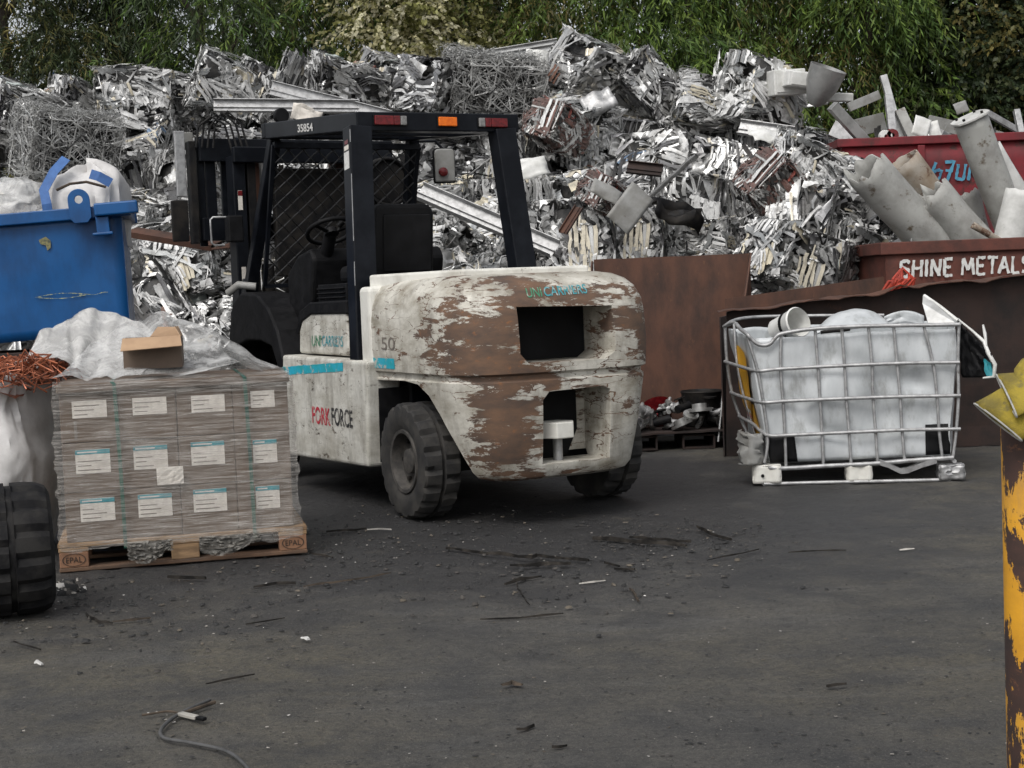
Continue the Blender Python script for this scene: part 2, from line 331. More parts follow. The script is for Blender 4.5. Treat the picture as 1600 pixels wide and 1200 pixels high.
def vnoise(X, Y, sc, seed):
    """smooth value noise on arrays"""
    rng = np.random.default_rng(seed); G = rng.random((256, 256)); x = X * sc; y = Y * sc; xi = np.floor(x).astype(int); yi = np.floor(y).astype(int); fx = x - xi; fy = y - yi
    fx = fx * fx * (3 - 2 * fx); fy = fy * fy * (3 - 2 * fy); g = lambda a, c: G[a % 256, c % 256]
    return (g(xi, yi) * (1 - fx) + g(xi + 1, yi) * fx) * (1 - fy) + (g(xi, yi + 1) * (1 - fx) + g(xi + 1, yi + 1) * fx) * fy - .5
gx = np.concatenate([[-150, -90, -50, -25, -12, -7], np.arange(-4.8, 4.81, .026), [7, 12, 25, 50, 90, 150]]); gy = np.concatenate([[-60, -20, -5, 1.0], np.arange(2.4, 11.6, .026), [13, 16, 20, 26, 40, 70, 120, 200]])
GX, GY = np.meshgrid(gx, gy, indexing='ij'); near_ = (np.abs(GX) < 4.81) & (GY > 2.39) & (GY < 11.6)
GZ = .006 * vnoise(GX, GY, 1.3, 1) + .006 * vnoise(GX, GY, 4.1, 2) + .005 * vnoise(GX, GY, 11, 3) + .005 * vnoise(GX, GY, 24, 4) * (.4 + 1.2 * np.abs(vnoise(GX, GY, 1.9, 6))) + .0035 * vnoise(GX, GY, 38, 5)
GZ = np.where(near_, np.minimum(GZ * 1.5 - .005, .0015), -.003)
nxg, nyg = len(gx), len(gy); ii, jj = np.meshgrid(np.arange(nxg - 1), np.arange(nyg - 1), indexing='ij'); i0 = (ii * nyg + jj).ravel()
Qg = np.stack([i0, i0 + nyg, i0 + nyg + 1, i0 + 1], 1)
Vg = np.stack([GX, GY, GZ], -1).reshape(-1, 3)
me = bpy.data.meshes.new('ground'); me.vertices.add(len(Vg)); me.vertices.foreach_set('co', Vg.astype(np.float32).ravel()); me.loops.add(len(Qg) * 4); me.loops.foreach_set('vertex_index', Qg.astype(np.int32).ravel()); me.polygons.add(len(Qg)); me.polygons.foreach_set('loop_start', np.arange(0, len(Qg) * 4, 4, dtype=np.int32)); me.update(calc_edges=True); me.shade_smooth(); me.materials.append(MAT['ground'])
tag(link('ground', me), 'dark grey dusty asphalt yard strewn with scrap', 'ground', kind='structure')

# ================================================================== TREES
def leaf_mat(name, trans=0.42):
    g = NG(name); a = g.n('ShaderNodeAttribute', attribute_name='Col')
    g.fin(a.outputs['Color'], 0.55); g.b.inputs['Specular IOR Level'].default_value = 0.35
    t = g.n('ShaderNodeBsdfTranslucent'); g.l(a.outputs['Color'], t.inputs['Color'])
    m = g.n('ShaderNodeMixShader'); m.inputs[0].default_value = trans
    g.l(g.b.outputs[0], m.inputs[1]); g.l(t.outputs[0], m.inputs[2]); g.l(m.outputs[0], g.out.inputs[0])
    return g.m
MAT['leaf'] = leaf_mat('leaf'); MAT['bark'] = pm('bark', (0.05, 0.038, 0.028), (0.025, 0.02, 0.016), 9, rough=0.9, bump=0.6, bs=30, stretch=(1, 1, 0.3))

def color_mesh(name, V, Q, C, mats, smooth=False):
    """mesh of quads from arrays with a colour per vertex"""
    me = bpy.data.meshes.new(name); nv, nf = len(V), len(Q)
    me.vertices.add(nv); me.vertices.foreach_set('co', V.astype(np.float32).ravel())
    me.loops.add(nf * 4); me.loops.foreach_set('vertex_index', Q.astype(np.int32).ravel())
    me.polygons.add(nf); me.polygons.foreach_set('loop_start', np.arange(0, nf * 4, 4, dtype=np.int32))
    me.update(calc_edges=True); me.validate()
    at = me.attributes.new('Col', 'FLOAT_COLOR', 'POINT'); at.data.foreach_set('color', C.astype(np.float32).ravel())
    me.materials.append(mats)
    if smooth: me.shade_smooth()
    return me

def make_crown(rng, lobes, n_sprays, leaf, droop, cols, front=0.7, nleaf=15, spray=0.6):
    """sprays of narrow leaves hung over the skin of many lobes (centre, radii)"""
    wts = np.array([r[0] * r[2] for c, r in lobes]); wts = wts / wts.sum()
    li = rng.choice(len(lobes), n_sprays, p=wts)
    Cn = np.array([c for c, r in lobes])[li]; Rr = np.array([r for c, r in lobes])[li]
    d = rng.normal(size=(n_sprays, 3)); flip = (rng.random(n_sprays) < front) & (d[:, 1] > 0); d[flip, 1] *= -1
    d /= np.linalg.norm(d, axis=1)[:, None]
    p0 = Cn + d * Rr * rng.uniform(0.55, 1.0, (n_sprays, 1))
    dirn = d * np.array([1, 1, 0.5]) + rng.normal(size=(n_sprays, 3)) * 0.45; dirn /= np.linalg.norm(dirn, axis=1)[:, None]
    L = rng.uniform(0.6, 1.3, n_sprays) * spray
    base = np.array(cols)[rng.choice(len(cols), n_sprays)] * rng.uniform(0.65, 1.35, (n_sprays, 1))
    t = np.linspace(0.08, 1, nleaf)[None, :, None]
    P = p0[:, None] + dirn[:, None] * t * L[:, None, None]; P[..., 2] -= (droop * L[:, None] * t[..., 0] ** 2)
    T = dirn[:, None] + np.array([0, 0, -2.0 * droop]) * t; T /= np.linalg.norm(T, axis=2)[..., None]
    side = rng.normal(size=P.shape); side -= (side * T).sum(2)[..., None] * T; side /= np.linalg.norm(side, axis=2)[..., None]
    a = T * 0.75 + side * rng.uniform(0.4, 0.9, P.shape[:2] + (1,)) + np.array([0, 0, -0.35]); a /= np.linalg.norm(a, axis=2)[..., None]
    bvec = np.cross(a, rng.normal(size=P.shape)); bvec /= np.linalg.norm(bvec, axis=2)[..., None] + 1e-9
    ll = leaf[0] * rng.uniform(0.6, 1.25, P.shape[:2])[..., None]; ww = leaf[1] * rng.uniform(0.7, 1.2, P.shape[:2])[..., None]
    v = np.stack([P, P + a * ll * 0.42 + bvec * ww * 0.5, P + a * ll, P + a * ll * 0.42 - bvec * ww * 0.5], axis=2).reshape(-1, 3)
    n = len(v) // 4; q = np.arange(n * 4).reshape(n, 4)
    c = (base[:, None] * rng.uniform(0.75, 1.25, P.shape[:2] + (1,))).reshape(-1, 3); c = np.repeat(np.concatenate([c, np.ones((n, 1))], 1), 4, axis=0)
    return v, q, c

GREEN = [(0.100, 0.165, 0.036), (0.070, 0.125, 0.032), (0.140, 0.190, 0.040), (0.040, 0.066, 0.022)]
DEEP = [(0.044, 0.066, 0.030), (0.060, 0.086, 0.036), (0.085, 0.100, 0.042), (0.028, 0.042, 0.02)]
OLIVE = [(0.175, 0.150, 0.048), (0.125, 0.120, 0.040), (0.085, 0.095, 0.034)]
BLOOM = [(0.60, 0.57, 0.40), (0.20, 0.20, 0.07), (0.45, 0.42, 0.24), (0.12, 0.12, 0.04)]
BRIGHT = [(0.155, 0.225, 0.044), (0.115, 0.180, 0.040), (0.075, 0.115, 0.03)]
TREES = [  # px, Y, palette, droop, leaf, label
    (20, 20.6, OLIVE + DEEP, 0.7, (0.125, 0.022), 'olive green tree rising over the bales behind the blue skip'),
    (190, 21.4, DEEP, 0.5, (0.14, 0.028), 'very dark green tree behind the bales stacked past the white bulk bag'),
    (330, 20.4, GREEN + DEEP, 0.9, (0.145, 0.023), 'dark tree with drooping mid green sprays over the tall pointed bale'),
    (480, 21.2, DEEP + GREEN, 0.8, (0.125, 0.022), 'shaded dark green tree behind the forklift mast'),
    (590, 20.8, OLIVE + GREEN, 0.9, (0.135, 0.024), 'yellowish green tree beside the pale flowering one'),
    (690, 20.2, BLOOM, 0.2, (0.075, 0.055), 'bushy tree covered in pale cream blossom above the forklift roof'),
    (840, 20.8, OLIVE + BRIGHT, 0.8, (0.125, 0.024), 'olive tree between the cream blossom and the peak of the scrap heap'),
    (985, 20.4, BRIGHT + GREEN, 0.9, (0.145, 0.026), 'bright green bamboo-leaved tree behind the peak of the scrap heap'),
    (1110, 20.2, GREEN + BRIGHT, 1.0, (0.15, 0.026), 'green tree with long hanging sprays reaching down to the bales'),
    (1240, 20.8, OLIVE, 1.3, (0.14, 0.022), 'brownish tree with long dry hanging twigs behind the white panels'),
    (1365, 20.3, BRIGHT + GREEN, 0.9, (0.145, 0.026), 'leafy green tree between the brownish tree and the dark one'),
    (1490, 21.0, DEEP, 0.25, (0.085, 0.055), 'dark round-leaved tree with sky glinting through, behind the red skip'),
    (1600, 20.4, DEEP + OLIVE, 0.3, (0.085, 0.055), 'dark small-leaved tree at the far end of the red skip')]
rngT = np.random.default_rng(11)
def tree(name, X, Y, pal, droop, leaf, label, group, sprays, rad=1.5, z0=1.6, z1=8.2, front=0.7, lobes_n=22):
    root = thing(name, label, 'tree', (X, Y, 0), 0, group)
    lob = []
    for k in range(lobes_n):
        z = z0 + (z1 - z0) * (k + rngT.random()) / lobes_n
        s = rad * (0.55 + 0.45 * math.sin(math.pi * min(1, max(0.12, (z - z0 + 1.0) / (z1 - z0 + 1.0)))))
        a = rngT.uniform(0, 2 * math.pi); rr = s * rngT.uniform(0.1, 0.75)
        lob.append((np.array([rr * math.cos(a), rr * math.sin(a) * 0.8, z]), np.array([s * 0.5, s * 0.5, 0.42]) * rngT.uniform(0.7, 1.3)))
    v, q, c = make_crown(rngT, lob, sprays, leaf, droop, pal, front)
    link('crown', color_mesh('crown', v, q, c, MAT['leaf']), root)
    tb = MB(); pts = [(0, 0, -0.1)]; x = y = 0
    for k in range(1, 7): x += rngT.normal() * 0.08; y += rngT.normal() * 0.08; pts.append((x, y, z1 * 0.85 * k / 6))
    tb.tube(pts, [0.17 * (1 - 0.13 * k) for k in range(7)], 10); tb.build('trunk', MAT['bark'], root, 60)
    for k in range(6):
        c0, _ = lob[(k * 3 + 2) % len(lob)]; zb = max(0.8, c0[2] - 0.9); st = Vector((0, 0, zb))
        i = zb / (z1 * 0.85) * 6; i0 = min(5, int(i)); st = Vector(pts[i0]).lerp(Vector(pts[i0 + 1]), min(1, i - i0))
        md = st.lerp(Vector(c0), 0.55) + Vector((0, 0, 0.12))
        lb = MB(); lb.tube([st, md, Vector(c0) + (Vector(c0) - st) * 0.35], [0.055, 0.035, 0.012], 7); lb.build('limb', MAT['bark'], root, 60)
    return root
for (px, Y, pal, dr, lf, lab) in TREES:
    p = at_y(px, 300, Y)
    small = lf[0] < 0.1
    tree('tree', p.x, Y, pal, dr, lf, lab, 'trees behind the scrap heap', 1900 if not small else 2600, rad=1.55, z1=7.4)
BEHIND = ['olive tree by the blue skip', 'very dark tree', 'tree with drooping sprays', 'shaded tree past the mast', 'cream blossom tree', 'olive tree near the peak', 'tree with long hanging sprays', 'brownish tree with hanging twigs', 'dark round-leaved tree']
for k, px in enumerate(range(-80, 1700, 215)):
    p = at_y(px + 40 * (k % 2), 300, 24.5)
    tree('tree', p.x, 24.5 + 0.8 * (k % 3), DEEP, 0.5, (0.22, 0.075), 'shadowy dark tree glimpsed behind the %s' % BEHIND[k], 'second row of trees', 520, rad=2.0, z0=2.0, z1=8.6, lobes_n=20)

# ================================================================== SCRAP METAL
def scrap_mat():
    g = NG('scrap_aluminium'); a = g.n('ShaderNodeAttribute', attribute_name='Col')
    info = g.n('ShaderNodeObjectInfo')
    d = g.rng(g.noise(7, 9, 0.72), 0.46, 0.72, 0.0, 0.78)
    c = g.mix(d, a.outputs['Color'], (0.085, 0.078, 0.07), 'MIX')
    v = g.rng(info.outputs['Random'], 0, 1, 0.80, 1.18)
    h = g.n('ShaderNodeHueSaturation'); g.l(c, h.inputs['Color']); g.l(v, h.inputs['Value'])
    g.bump(g.noise(55, 5, 0.65), 0.25, 0.006)
    return g.fin(h.outputs[0], g.rng(g.noise(14, 4, 0.6), 0.35, 0.7, 0.24, 0.55), a.outputs['Alpha'])
MAT['scrap'] = scrap_mat()
PAL = {  # tone, metallic, weight
    'silver': [((0.56, 0.56, 0.55), 0.6, 5), ((0.70, 0.70, 0.69), 0.15, 4), ((0.38, 0.38, 0.375), 0.6, 3.6), ((0.17, 0.17, 0.175), 0.4, 2.0), ((0.03, 0.03, 0.032), 0.2, 1.3), ((0.62, 0.57, 0.46), 0.1, 0.6), ((0.40, 0.44, 0.42), 0.1, 0.12), ((0.20, 0.10, 0.07), 0.1, 0.06), ((0.14, 0.22, 0.34), 0.1, 0.05)],
    'white': [((0.74, 0.74, 0.73), 0.08, 7), ((0.58, 0.58, 0.57), 0.6, 3), ((0.36, 0.37, 0.37), 0.5, 2.6), ((0.06, 0.06, 0.06), 0.3, 1.5), ((0.68, 0.62, 0.48), 0.05, 0.9)],
    'dark': [((0.46, 0.46, 0.455), 0.6, 4), ((0.22, 0.22, 0.225), 0.6, 3.4), ((0.05, 0.05, 0.052), 0.3, 3), ((0.72, 0.72, 0.71), 0.4, 3)],
    'rusty': [((0.15, 0.085, 0.072), 0.1, 4), ((0.66, 0.66, 0.64), 0.4, 4), ((0.10, 0.06, 0.052), 0.1, 3), ((0.36, 0.36, 0.35), 0.5, 2.6), ((0.36, 0.09, 0.07), 0.1, 0.7), ((0.05, 0.05, 0.05), 0.2, 1)],
    'wire': [((0.70, 0.70, 0.68), 0.4, 6), ((0.46, 0.46, 0.45), 0.4, 4), ((0.12, 0.12, 0.12), 0.4, 2), ((0.74, 0.74, 0.72), 0.4, 3)]}
def pick(rng, pal):
    wt = np.array([p[2] for p in PAL[pal]]); k = rng.choice(len(wt), p=wt / wt.sum()); c, m, _ = PAL[pal][k]
    s = rng.uniform(0.75, 1.15); return (min(0.85, c[0] * s), min(0.85, c[1] * s), min(0.85, c[2] * s), m)

def strip_piece(rng, c, d, nrm, L, W, n, sharp, prof):
    """a bent length of section or strip as a row of quads; prof: offsets across (width, height)"""
    k = len(prof); pts = np.zeros((n + 1, k, 3)); p = np.array(c, float) - d * L * 0.5
    d = d.copy(); nrm = nrm.copy(); st = L / n
    for i in range(n + 1):
        wv = np.cross(d, nrm); pts[i] = p + np.outer(prof[:, 0] * W, wv) + np.outer(prof[:, 1] * W, nrm)
        a = rng.normal() * 0.14
        if rng.random() < sharp: a += rng.choice([-1, 1]) * rng.uniform(0.5, 2.2)
        d2 = d * math.cos(a) + nrm * math.sin(a); nrm = nrm * math.cos(a) - d * math.sin(a); d = d2
        tw = rng.normal() * 0.14; wv = np.cross(d, nrm); nrm = nrm * math.cos(tw) + wv * math.sin(tw); nrm /= np.linalg.norm(nrm)
        p = p + d * st * rng.uniform(0.6, 1.4)
    q = [(i * k + j, i * k + j + 1, (i + 1) * k + j + 1, (i + 1) * k + j) for i in range(n) for j in range(k - 1)]
    return pts.reshape(-1, 3), np.array(q)
PROF = [np.array([(-.5, 0), (0, .06), (.5, 0)]), np.array([(-.5, .35), (-.5, 0), (.5, 0), (.5, .35)]), np.array([(-.5, 0), (.5, 0), (.5, .6)]),
        np.array([(-.5, .2), (-.25, 0), (0, .2), (.25, 0), (.5, .2)]), np.array([(-.5, 0), (-.5, .5), (.5, .5), (.5, 0), (-.5, 0)])]

def bale_mesh(name, seed, half, pal, npc, mode='mixed'):
    rng = np.random.default_rng(seed); half = np.array(half, float); V = []; Q = []; Cc = []; nb = 0
    def put(v, q, col):
        nonlocal nb
        V.append(v); Q.append(q + nb); nb += len(v); Cc.append(np.tile(np.array(col), (len(v), 1)) * np.concatenate([rng.uniform(0.85, 1.12, (len(v), 1))] * 3 + [np.ones((len(v), 1))], 1))
    # dark inside
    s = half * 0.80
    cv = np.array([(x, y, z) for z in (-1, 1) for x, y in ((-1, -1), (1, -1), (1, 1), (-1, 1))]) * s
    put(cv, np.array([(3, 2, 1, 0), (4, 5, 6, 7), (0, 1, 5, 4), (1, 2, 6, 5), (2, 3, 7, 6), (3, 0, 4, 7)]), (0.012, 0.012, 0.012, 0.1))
    areas = np.array([half[1] * half[2], half[0] * half[2], half[0] * half[1]]); areas = areas / areas.sum()
    main = rng.choice([0, 2], p=[0.7, 0.3])
    # bundles of folded sections pressed side by side
    for i in range(0 if mode == 'wire' else 66):
        ax = rng.choice(3, p=areas); sg = rng.choice([-1, 1]); c = rng.uniform(-1, 1, 3) * half * 0.85; c[ax] = sg * half[ax] * rng.uniform(0.80, 1.0)
        nrm = np.zeros(3); nrm[ax] = sg; t1 = np.zeros(3); t1[(ax + 1) % 3] = 1; t2 = np.cross(nrm, t1)
        along = np.zeros(3); along[main] = 1
        d = along - nrm * along.dot(nrm)
        if np.linalg.norm(d) < 0.3 or rng.random() < (0.15 if mode == 'layer' else 0.45): a = rng.uniform(0, 6.28); d = t1 * math.cos(a) + t2 * math.sin(a)
        d = d + rng.normal(size=3) * 0.15; d -= nrm * d.dot(nrm); d /= np.linalg.norm(d)
        K = rng.integers(4, 11); W = rng.uniform(0.011, 0.042); L = rng.uniform(0.25, 0.85); n = 11; cen = strip_piece(rng, c, d, nrm, L, 1.0, n, 0.22, np.array([(0.0, 0.0), (1.0, 0.0), (0.0, 1.0)]))[0].reshape(n + 1, 3, 3)
        wv = cen[:, 1] - cen[:, 0]; nv_ = cen[:, 2] - cen[:, 0]; tone = pick(rng, pal)
        for k in range(K):
            o1 = (k - K / 2) * W + rng.normal() * 0.004; h1 = rng.normal() * 0.016; wob = np.cumsum(rng.normal(size=n + 1)) * 0.005; hw_ = np.cumsum(rng.normal(size=n + 1)) * 0.006
            i0_ = rng.integers(0, 3); i1_ = n + 1 - rng.integers(0, 3); base = cen[:, 0] + wv * (o1 + wob)[:, None] + nv_ * (h1 + hw_)[:, None]; ph = rng.uniform(-.7, .7)
            a1 = wv * math.cos(ph) + nv_ * math.sin(ph); pr = np.stack([base - a1 * W * .52, base + nv_ * W * rng.uniform(.1, .5), base + a1 * W * .52], 1)[i0_:i1_]; nn_ = len(pr); v = pr.reshape(-1, 3)
            q = np.array([(a_ * 3 + b_, a_ * 3 + b_ + 1, (a_ + 1) * 3 + b_ + 1, (a_ + 1) * 3 + b_) for a_ in range(nn_ - 1) for b_ in range(2)])
            lim = half * (1.03 + rng.uniform(-0.05, 0.03, 3)); over = np.abs(v) - lim; v = np.where(over > 0, np.sign(v) * (lim + 0.10 * np.minimum(over, 0.4)), v)
            put(v, q, tone if rng.random() < 0.62 else pick(rng, pal))
    npc_ = npc if mode == 'wire' else npc // 2
    for i in range(npc_):
        ax = rng.choice(3, p=areas); sg = rng.choice([-1, 1]); 
        c = rng.uniform(-1, 1, 3) * half; c[ax] = sg * half[ax] * rng.uniform(0.72, 1.0)
        nrm = np.zeros(3); nrm[ax] = sg
        t1 = np.zeros(3); t1[(ax + 1) % 3] = 1; t2 = np.cross(nrm, t1)
        if mode == 'wire':
            a = rng.uniform(0, 6.28); d = t1 * math.cos(a) + t2 * math.sin(a)
            v, q = strip_piece(rng, c, d, nrm, rng.uniform(0.35, 1.1), rng.uniform(0.003, 0.009), 14, 0.16, PROF[2])
            v = v + rng.normal(size=v.shape) * 0.002
        elif mode != 'layer' and rng.random() < 0.52:      # crumpled sheet
            a = rng.uniform(0, 6.28); d = t1 * math.cos(a) + t2 * math.sin(a); w = np.cross(nrm, d); m = 9
            S1, S2 = rng.uniform(0.12, 0.44), rng.uniform(0.08, 0.26)
            uu, vv = np.meshgrid(np.linspace(-.5, .5, m), np.linspace(-.5, .5, m), indexing='ij')
            ph = rng.uniform(0, 6.28, 3); hh = 0.022 * (np.abs(((uu * rng.uniform(3, 6) + vv * rng.uniform(-1, 1) + ph[0]) % 1) - .5) * 4 - 1) + 0.028 * np.sin(vv * rng.uniform(4, 9) + uu * 3 + ph[1]) + rng.normal(size=uu.shape) * 0.005
            v = c + uu[..., None] * S1 * d + vv[..., None] * S2 * w + hh[..., None] * nrm * 1.3; v = v.reshape(-1, 3)
            q = np.array([(a_ * m + b_, a_ * m + b_ + 1, (a_ + 1) * m + b_ + 1, (a_ + 1) * m + b_) for a_ in range(m - 1) for b_ in range(m - 1)])
        else:
            along = np.zeros(3); along[main] = 1
            if mode == 'layer' or rng.random() < 0.55:
                d = along - nrm * along.dot(nrm)
                if np.linalg.norm(d) < 0.3: d = t1
            else:
                a = rng.uniform(0, 6.28); d = t1 * math.cos(a) + t2 * math.sin(a)
            d = d + rng.normal(size=3) * 0.16; d -= nrm * d.dot(nrm) * 0.7; d /= np.linalg.norm(d); n2 = nrm - d * nrm.dot(d); 
            tilt = rng.uniform(-1.2, 1.2); wv = np.cross(d, n2); n2 = n2 * math.cos(tilt) + wv * math.sin(tilt); n2 -= d * n2.dot(d); n2 /= np.linalg.norm(n2)
            v, q = strip_piece(rng, c, d, n2, rng.uniform(0.22, 1.0 if mode == 'layer' else 0.75), rng.choice([0.014, 0.025, 0.045, 0.08, 0.12], p=[.18, .28, .28, .18, .08]), 9, 0.10 if mode == 'layer' else 0.24, PROF[rng.choice(5, p=[.34, .2, .22, .16, .08])])
            v = v + rng.normal(size=v.shape) * 0.0035
        lim = half * (1 + rng.uniform(-0.10, 0.045, 3)); over = np.abs(v) - lim
        v = np.where(over > 0, np.sign(v) * (lim + 0.10 * np.minimum(over, 0.4) + 0.004 * np.sin(40 * v[:, [1, 2, 0]])), v)
        put(v, q, pick(rng, pal))
    V = np.concatenate(V)
    # press the block out of square
    V = V * (1 + 0.06 * np.sin(V[:, [1, 2, 0]] * 5 + rng.uniform(0, 6, 3))); V[:, 0] += V[:, 2] * rng.normal() * 0.12; V[:, 2] += V[:, 0] * rng.normal() * 0.08
    me = color_mesh(name, V, np.concatenate(Q), np.concatenate(Cc), MAT['scrap'], True); me.set_sharp_from_angle(angle=math.radians(38)); return me

BT = []   # (mesh, tone words)
for k, (half, pal, npc, mode, tone) in enumerate([
    ((.40, .30, .29), 'silver', 330, 'mixed', 'bright silver crumpled'), ((.36, .31, .30), 'silver', 330, 'mixed', 'mixed grey crumpled'), ((.42, .30, .28), 'silver', 340, 'layer', 'silver layered-section'),
    ((.38, .30, .30), 'white', 320, 'mixed', 'white-painted crumpled'), ((.42, .32, .27), 'white', 340, 'layer', 'white layered-section'), ((.38, .32, .30), 'dark', 340, 'mixed', 'dark grey crumpled'),
    ((.40, .30, .30), 'dark', 340, 'layer', 'dark layered-section'), ((.36, .30, .28), 'rusty', 300, 'mixed', 'reddish brown crumpled'), ((.40, .33, .30), 'wire', 1700, 'wire', 'grey tangled-strip'),
    ((.45, .28, .28), 'silver', 360, 'mixed', 'pale grey crumpled'), ((.34, .34, .32), 'white', 300, 'mixed', 'whitish crumpled')]):
    BT.append((bale_mesh('bale_%d' % k, 100 + k, half, pal, npc, mode), tone))
BW = np.array([5, 5, 4, 5, 4, 2, 2, 0.35, 0.5, 4, 4.0]); BW = BW / BW.sum()

SKY = [(-140, 175), (0, 178), (60, 160), (105, 190), (165, 165), (175, 135), (260, 130), (310, 112), (340, 98), (385, 100), (405, 140), (500, 115), (580, 112), (620, 125), (700, 112), (800, 100), (880, 78), (950, 78),
       (1000, 108), (1050, 120), (1085, 140), (1140, 140), (1160, 122), (1220, 120), (1250, 150), (1310, 195), (1345, 250), (1400, 300), (1450, 360), (1500, 430)]
def skyline(px): return float(np.interp(px, [a for a, _ in SKY], [b for _, b in SKY]))
Y_TOE, Y_CREST = 12.7, 16.6
def pile_z(X, Y):
    px, _ = proj((X, Y_CREST, 2.5)); zc = at_y(px, skyline(px), Y_CREST).z
    t = min(1.0, max(0.0, (Y - Y_TOE) / (Y_CREST - Y_TOE)))
    return (zc - 0.62) * (0.16 + 0.84 * t ** 0.85) + 0.0
# loose scrap between the bales: one mass
def mound():
    rng = np.random.default_rng(5); V = []; Q = []; C = []; nb = 0
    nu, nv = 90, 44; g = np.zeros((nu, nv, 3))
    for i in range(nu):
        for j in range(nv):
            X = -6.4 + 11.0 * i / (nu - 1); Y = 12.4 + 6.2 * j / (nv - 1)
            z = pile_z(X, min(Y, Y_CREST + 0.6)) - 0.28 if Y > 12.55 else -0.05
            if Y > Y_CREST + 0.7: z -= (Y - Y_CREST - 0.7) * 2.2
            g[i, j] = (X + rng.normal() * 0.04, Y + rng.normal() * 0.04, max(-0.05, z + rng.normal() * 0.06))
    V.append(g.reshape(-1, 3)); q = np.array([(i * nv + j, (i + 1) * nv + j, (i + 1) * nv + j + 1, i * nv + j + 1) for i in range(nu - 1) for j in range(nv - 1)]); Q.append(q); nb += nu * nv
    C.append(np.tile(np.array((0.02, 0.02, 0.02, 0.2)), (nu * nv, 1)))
    for k in range(2600):
        X = rng.uniform(-6.0, 4.2); Y = rng.uniform(12.6, 17.0); z = pile_z(X, Y) - 0.18 + rng.uniform(-0.05, 0.22)
        d = rng.normal(size=3) * np.array([1, 0.7, 0.5]); d /= np.linalg.norm(d); n = np.cross(d, rng.normal(size=3)); n /= np.linalg.norm(n)
        v, q = strip_piece(rng, (X, Y, z), d, n, rng.uniform(0.25, 0.9), rng.choice([0.012, 0.03, 0.05, 0.09]), 7, 0.2, PROF[rng.choice(5)])
        V.append(v); Q.append(q + nb); nb += len(v); C.append(np.tile(np.array(pick(rng, 'silver' if rng.random() < 0.7 else 'dark')), (len(v), 1)))
    return color_mesh('loose_scrap', np.concatenate(V), np.concatenate(Q), np.concatenate(C), MAT['scrap'])
tag(link('loose_scrap', mound()), 'loose twisted aluminium offcuts filling the gaps between the stacked bales', 'scrap', kind='stuff')

ORD = ['first', 'second', 'third', 'fourth', 'fifth', 'sixth', 'seventh', 'eighth', 'ninth', 'tenth', 'eleventh', 'twelfth', 'thirteenth', 'fourteenth', 'fifteenth', 'sixteenth', 'seventeenth', 'eighteenth', 'nineteenth', 'twentieth']
rngB = np.random.default_rng(77)
ROWN = ['crest row', 'second row down', 'third row down', 'fourth row down', 'fifth row down', 'sixth row down', 'seventh row down', 'bottom row']
NR = 8
for j in range(NR):
    Y = Y_CREST - j * (Y_CREST - Y_TOE) / (NR - 1); X = -5.6 + 0.3 * (j % 2); k = 0
    while X < 4.6:
        x = X + rngB.normal() * 0.06; y = Y + rngB.normal() * 0.14; z = pile_z(x, y) + rngB.normal() * 0.10 + 0.02
        X += rngB.uniform(0.66, 0.88)
        px, py = proj((x, y, z + 0.3))
        if px < -60 or px > 1475 or z < 0.1: continue
        if px < 160 and py > 345: continue                              # behind the blue skip
        if 620 < px < 960 and py > 480: continue                        # behind the counterweight
        if 960 <= px < 1130 and py > 450: continue                      # behind the hopper
        if px >= 1130 and py > 500: continue
        if px > 1330 and (j < 3 or py < 300): continue                  # the red skip stands there
        i = rngB.choice(len(BT), p=BW); me, tone = BT[i]
        o = link('scrap_bale', me); o.location = (x, y, z)
        R = Euler((rngB.normal() * 0.22, rngB.normal() * 0.22, rngB.normal() * 0.45 + rngB.choice([0, 1.5708, 3.1416]))).to_matrix()
        if rngB.random() < 0.35: R = R @ Euler((rngB.choice([1.5708, -1.5708]), 0, 0)).to_matrix()
        o.rotation_euler = R.to_euler(); s = rngB.uniform(0.82, 1.12); o.scale = (s, s * rngB.uniform(0.9, 1.1), s * rngB.uniform(0.9, 1.1))
        tag(o, '%s bale, %s of heap, %s along from blue skip' % (tone, ROWN[j], ORD[k]), 'scrap bale', 'bales stacked in the scrap heap'); k += 1
# bales of their own look
def special(px, py, Y, i, label, rot=(0.1, 0.1, 0.3), s=1.0):
    p = at_y(px, py, Y); o = link('scrap_bale', BT[i][0]); o.location = p; o.rotation_euler = rot; o.scale = (s, s, s)
    return tag(o, label, 'scrap bale', 'bales stacked in the scrap heap')
special(350, 140, 16.0, 10, 'tall pointed whitish bale sticking up above the forklift mast', (0.35, 0.5, 0.4), 0.95)
special(215, 155, 16.0, 3, 'square white bale with a clean upright edge on the crest', (0.05, 0.05, 0.15), 1.05)
special(60, 180, 16.0, 9, 'rounded grey bale on the crest behind the blue skip', (0.3, 0.2, 0.5), 0.95)
special(105, 225, 14.9, 8, 'loose tangle of thin grey strips behind the white bulk bag', (0.2, 0.1, 0.6), 1.15)
special(770, 140, 15.6, 8, 'wide dome of fine tangled strips above the forklift roof', (0.25, 0.1, 0.2), 1.25)
special(690, 140, 15.6, 5, 'dark crushed bale beside the dome of fine tangled strips', (0.25, 0.2, 0.9), 1.0)
special(930, 115, 16.2, 0, 'angular silver bale forming the peak of the heap', (0.5, 0.3, 0.7), 1.05)
special(1015, 140, 16.0, 9, 'rounded grey bale with looped strips beside the peak', (0.1, 0.8, 0.3), 0.85)
special(870, 200, 14.9, 7, 'reddish brown crushed bale beside the dome of tangled strips', (0.3, 0.4, 0.9), 0.72)
special(1100, 165, 15.9, 4, 'upright grooved silver bale on the crest below the bright green tree', (1.45, 0.2, 0.2), 0.85)
special(1185, 150, 15.6, 10, 'bulky white bale on the crest beside the white panels', (0.2, 0.4, 0.5), 1.05)
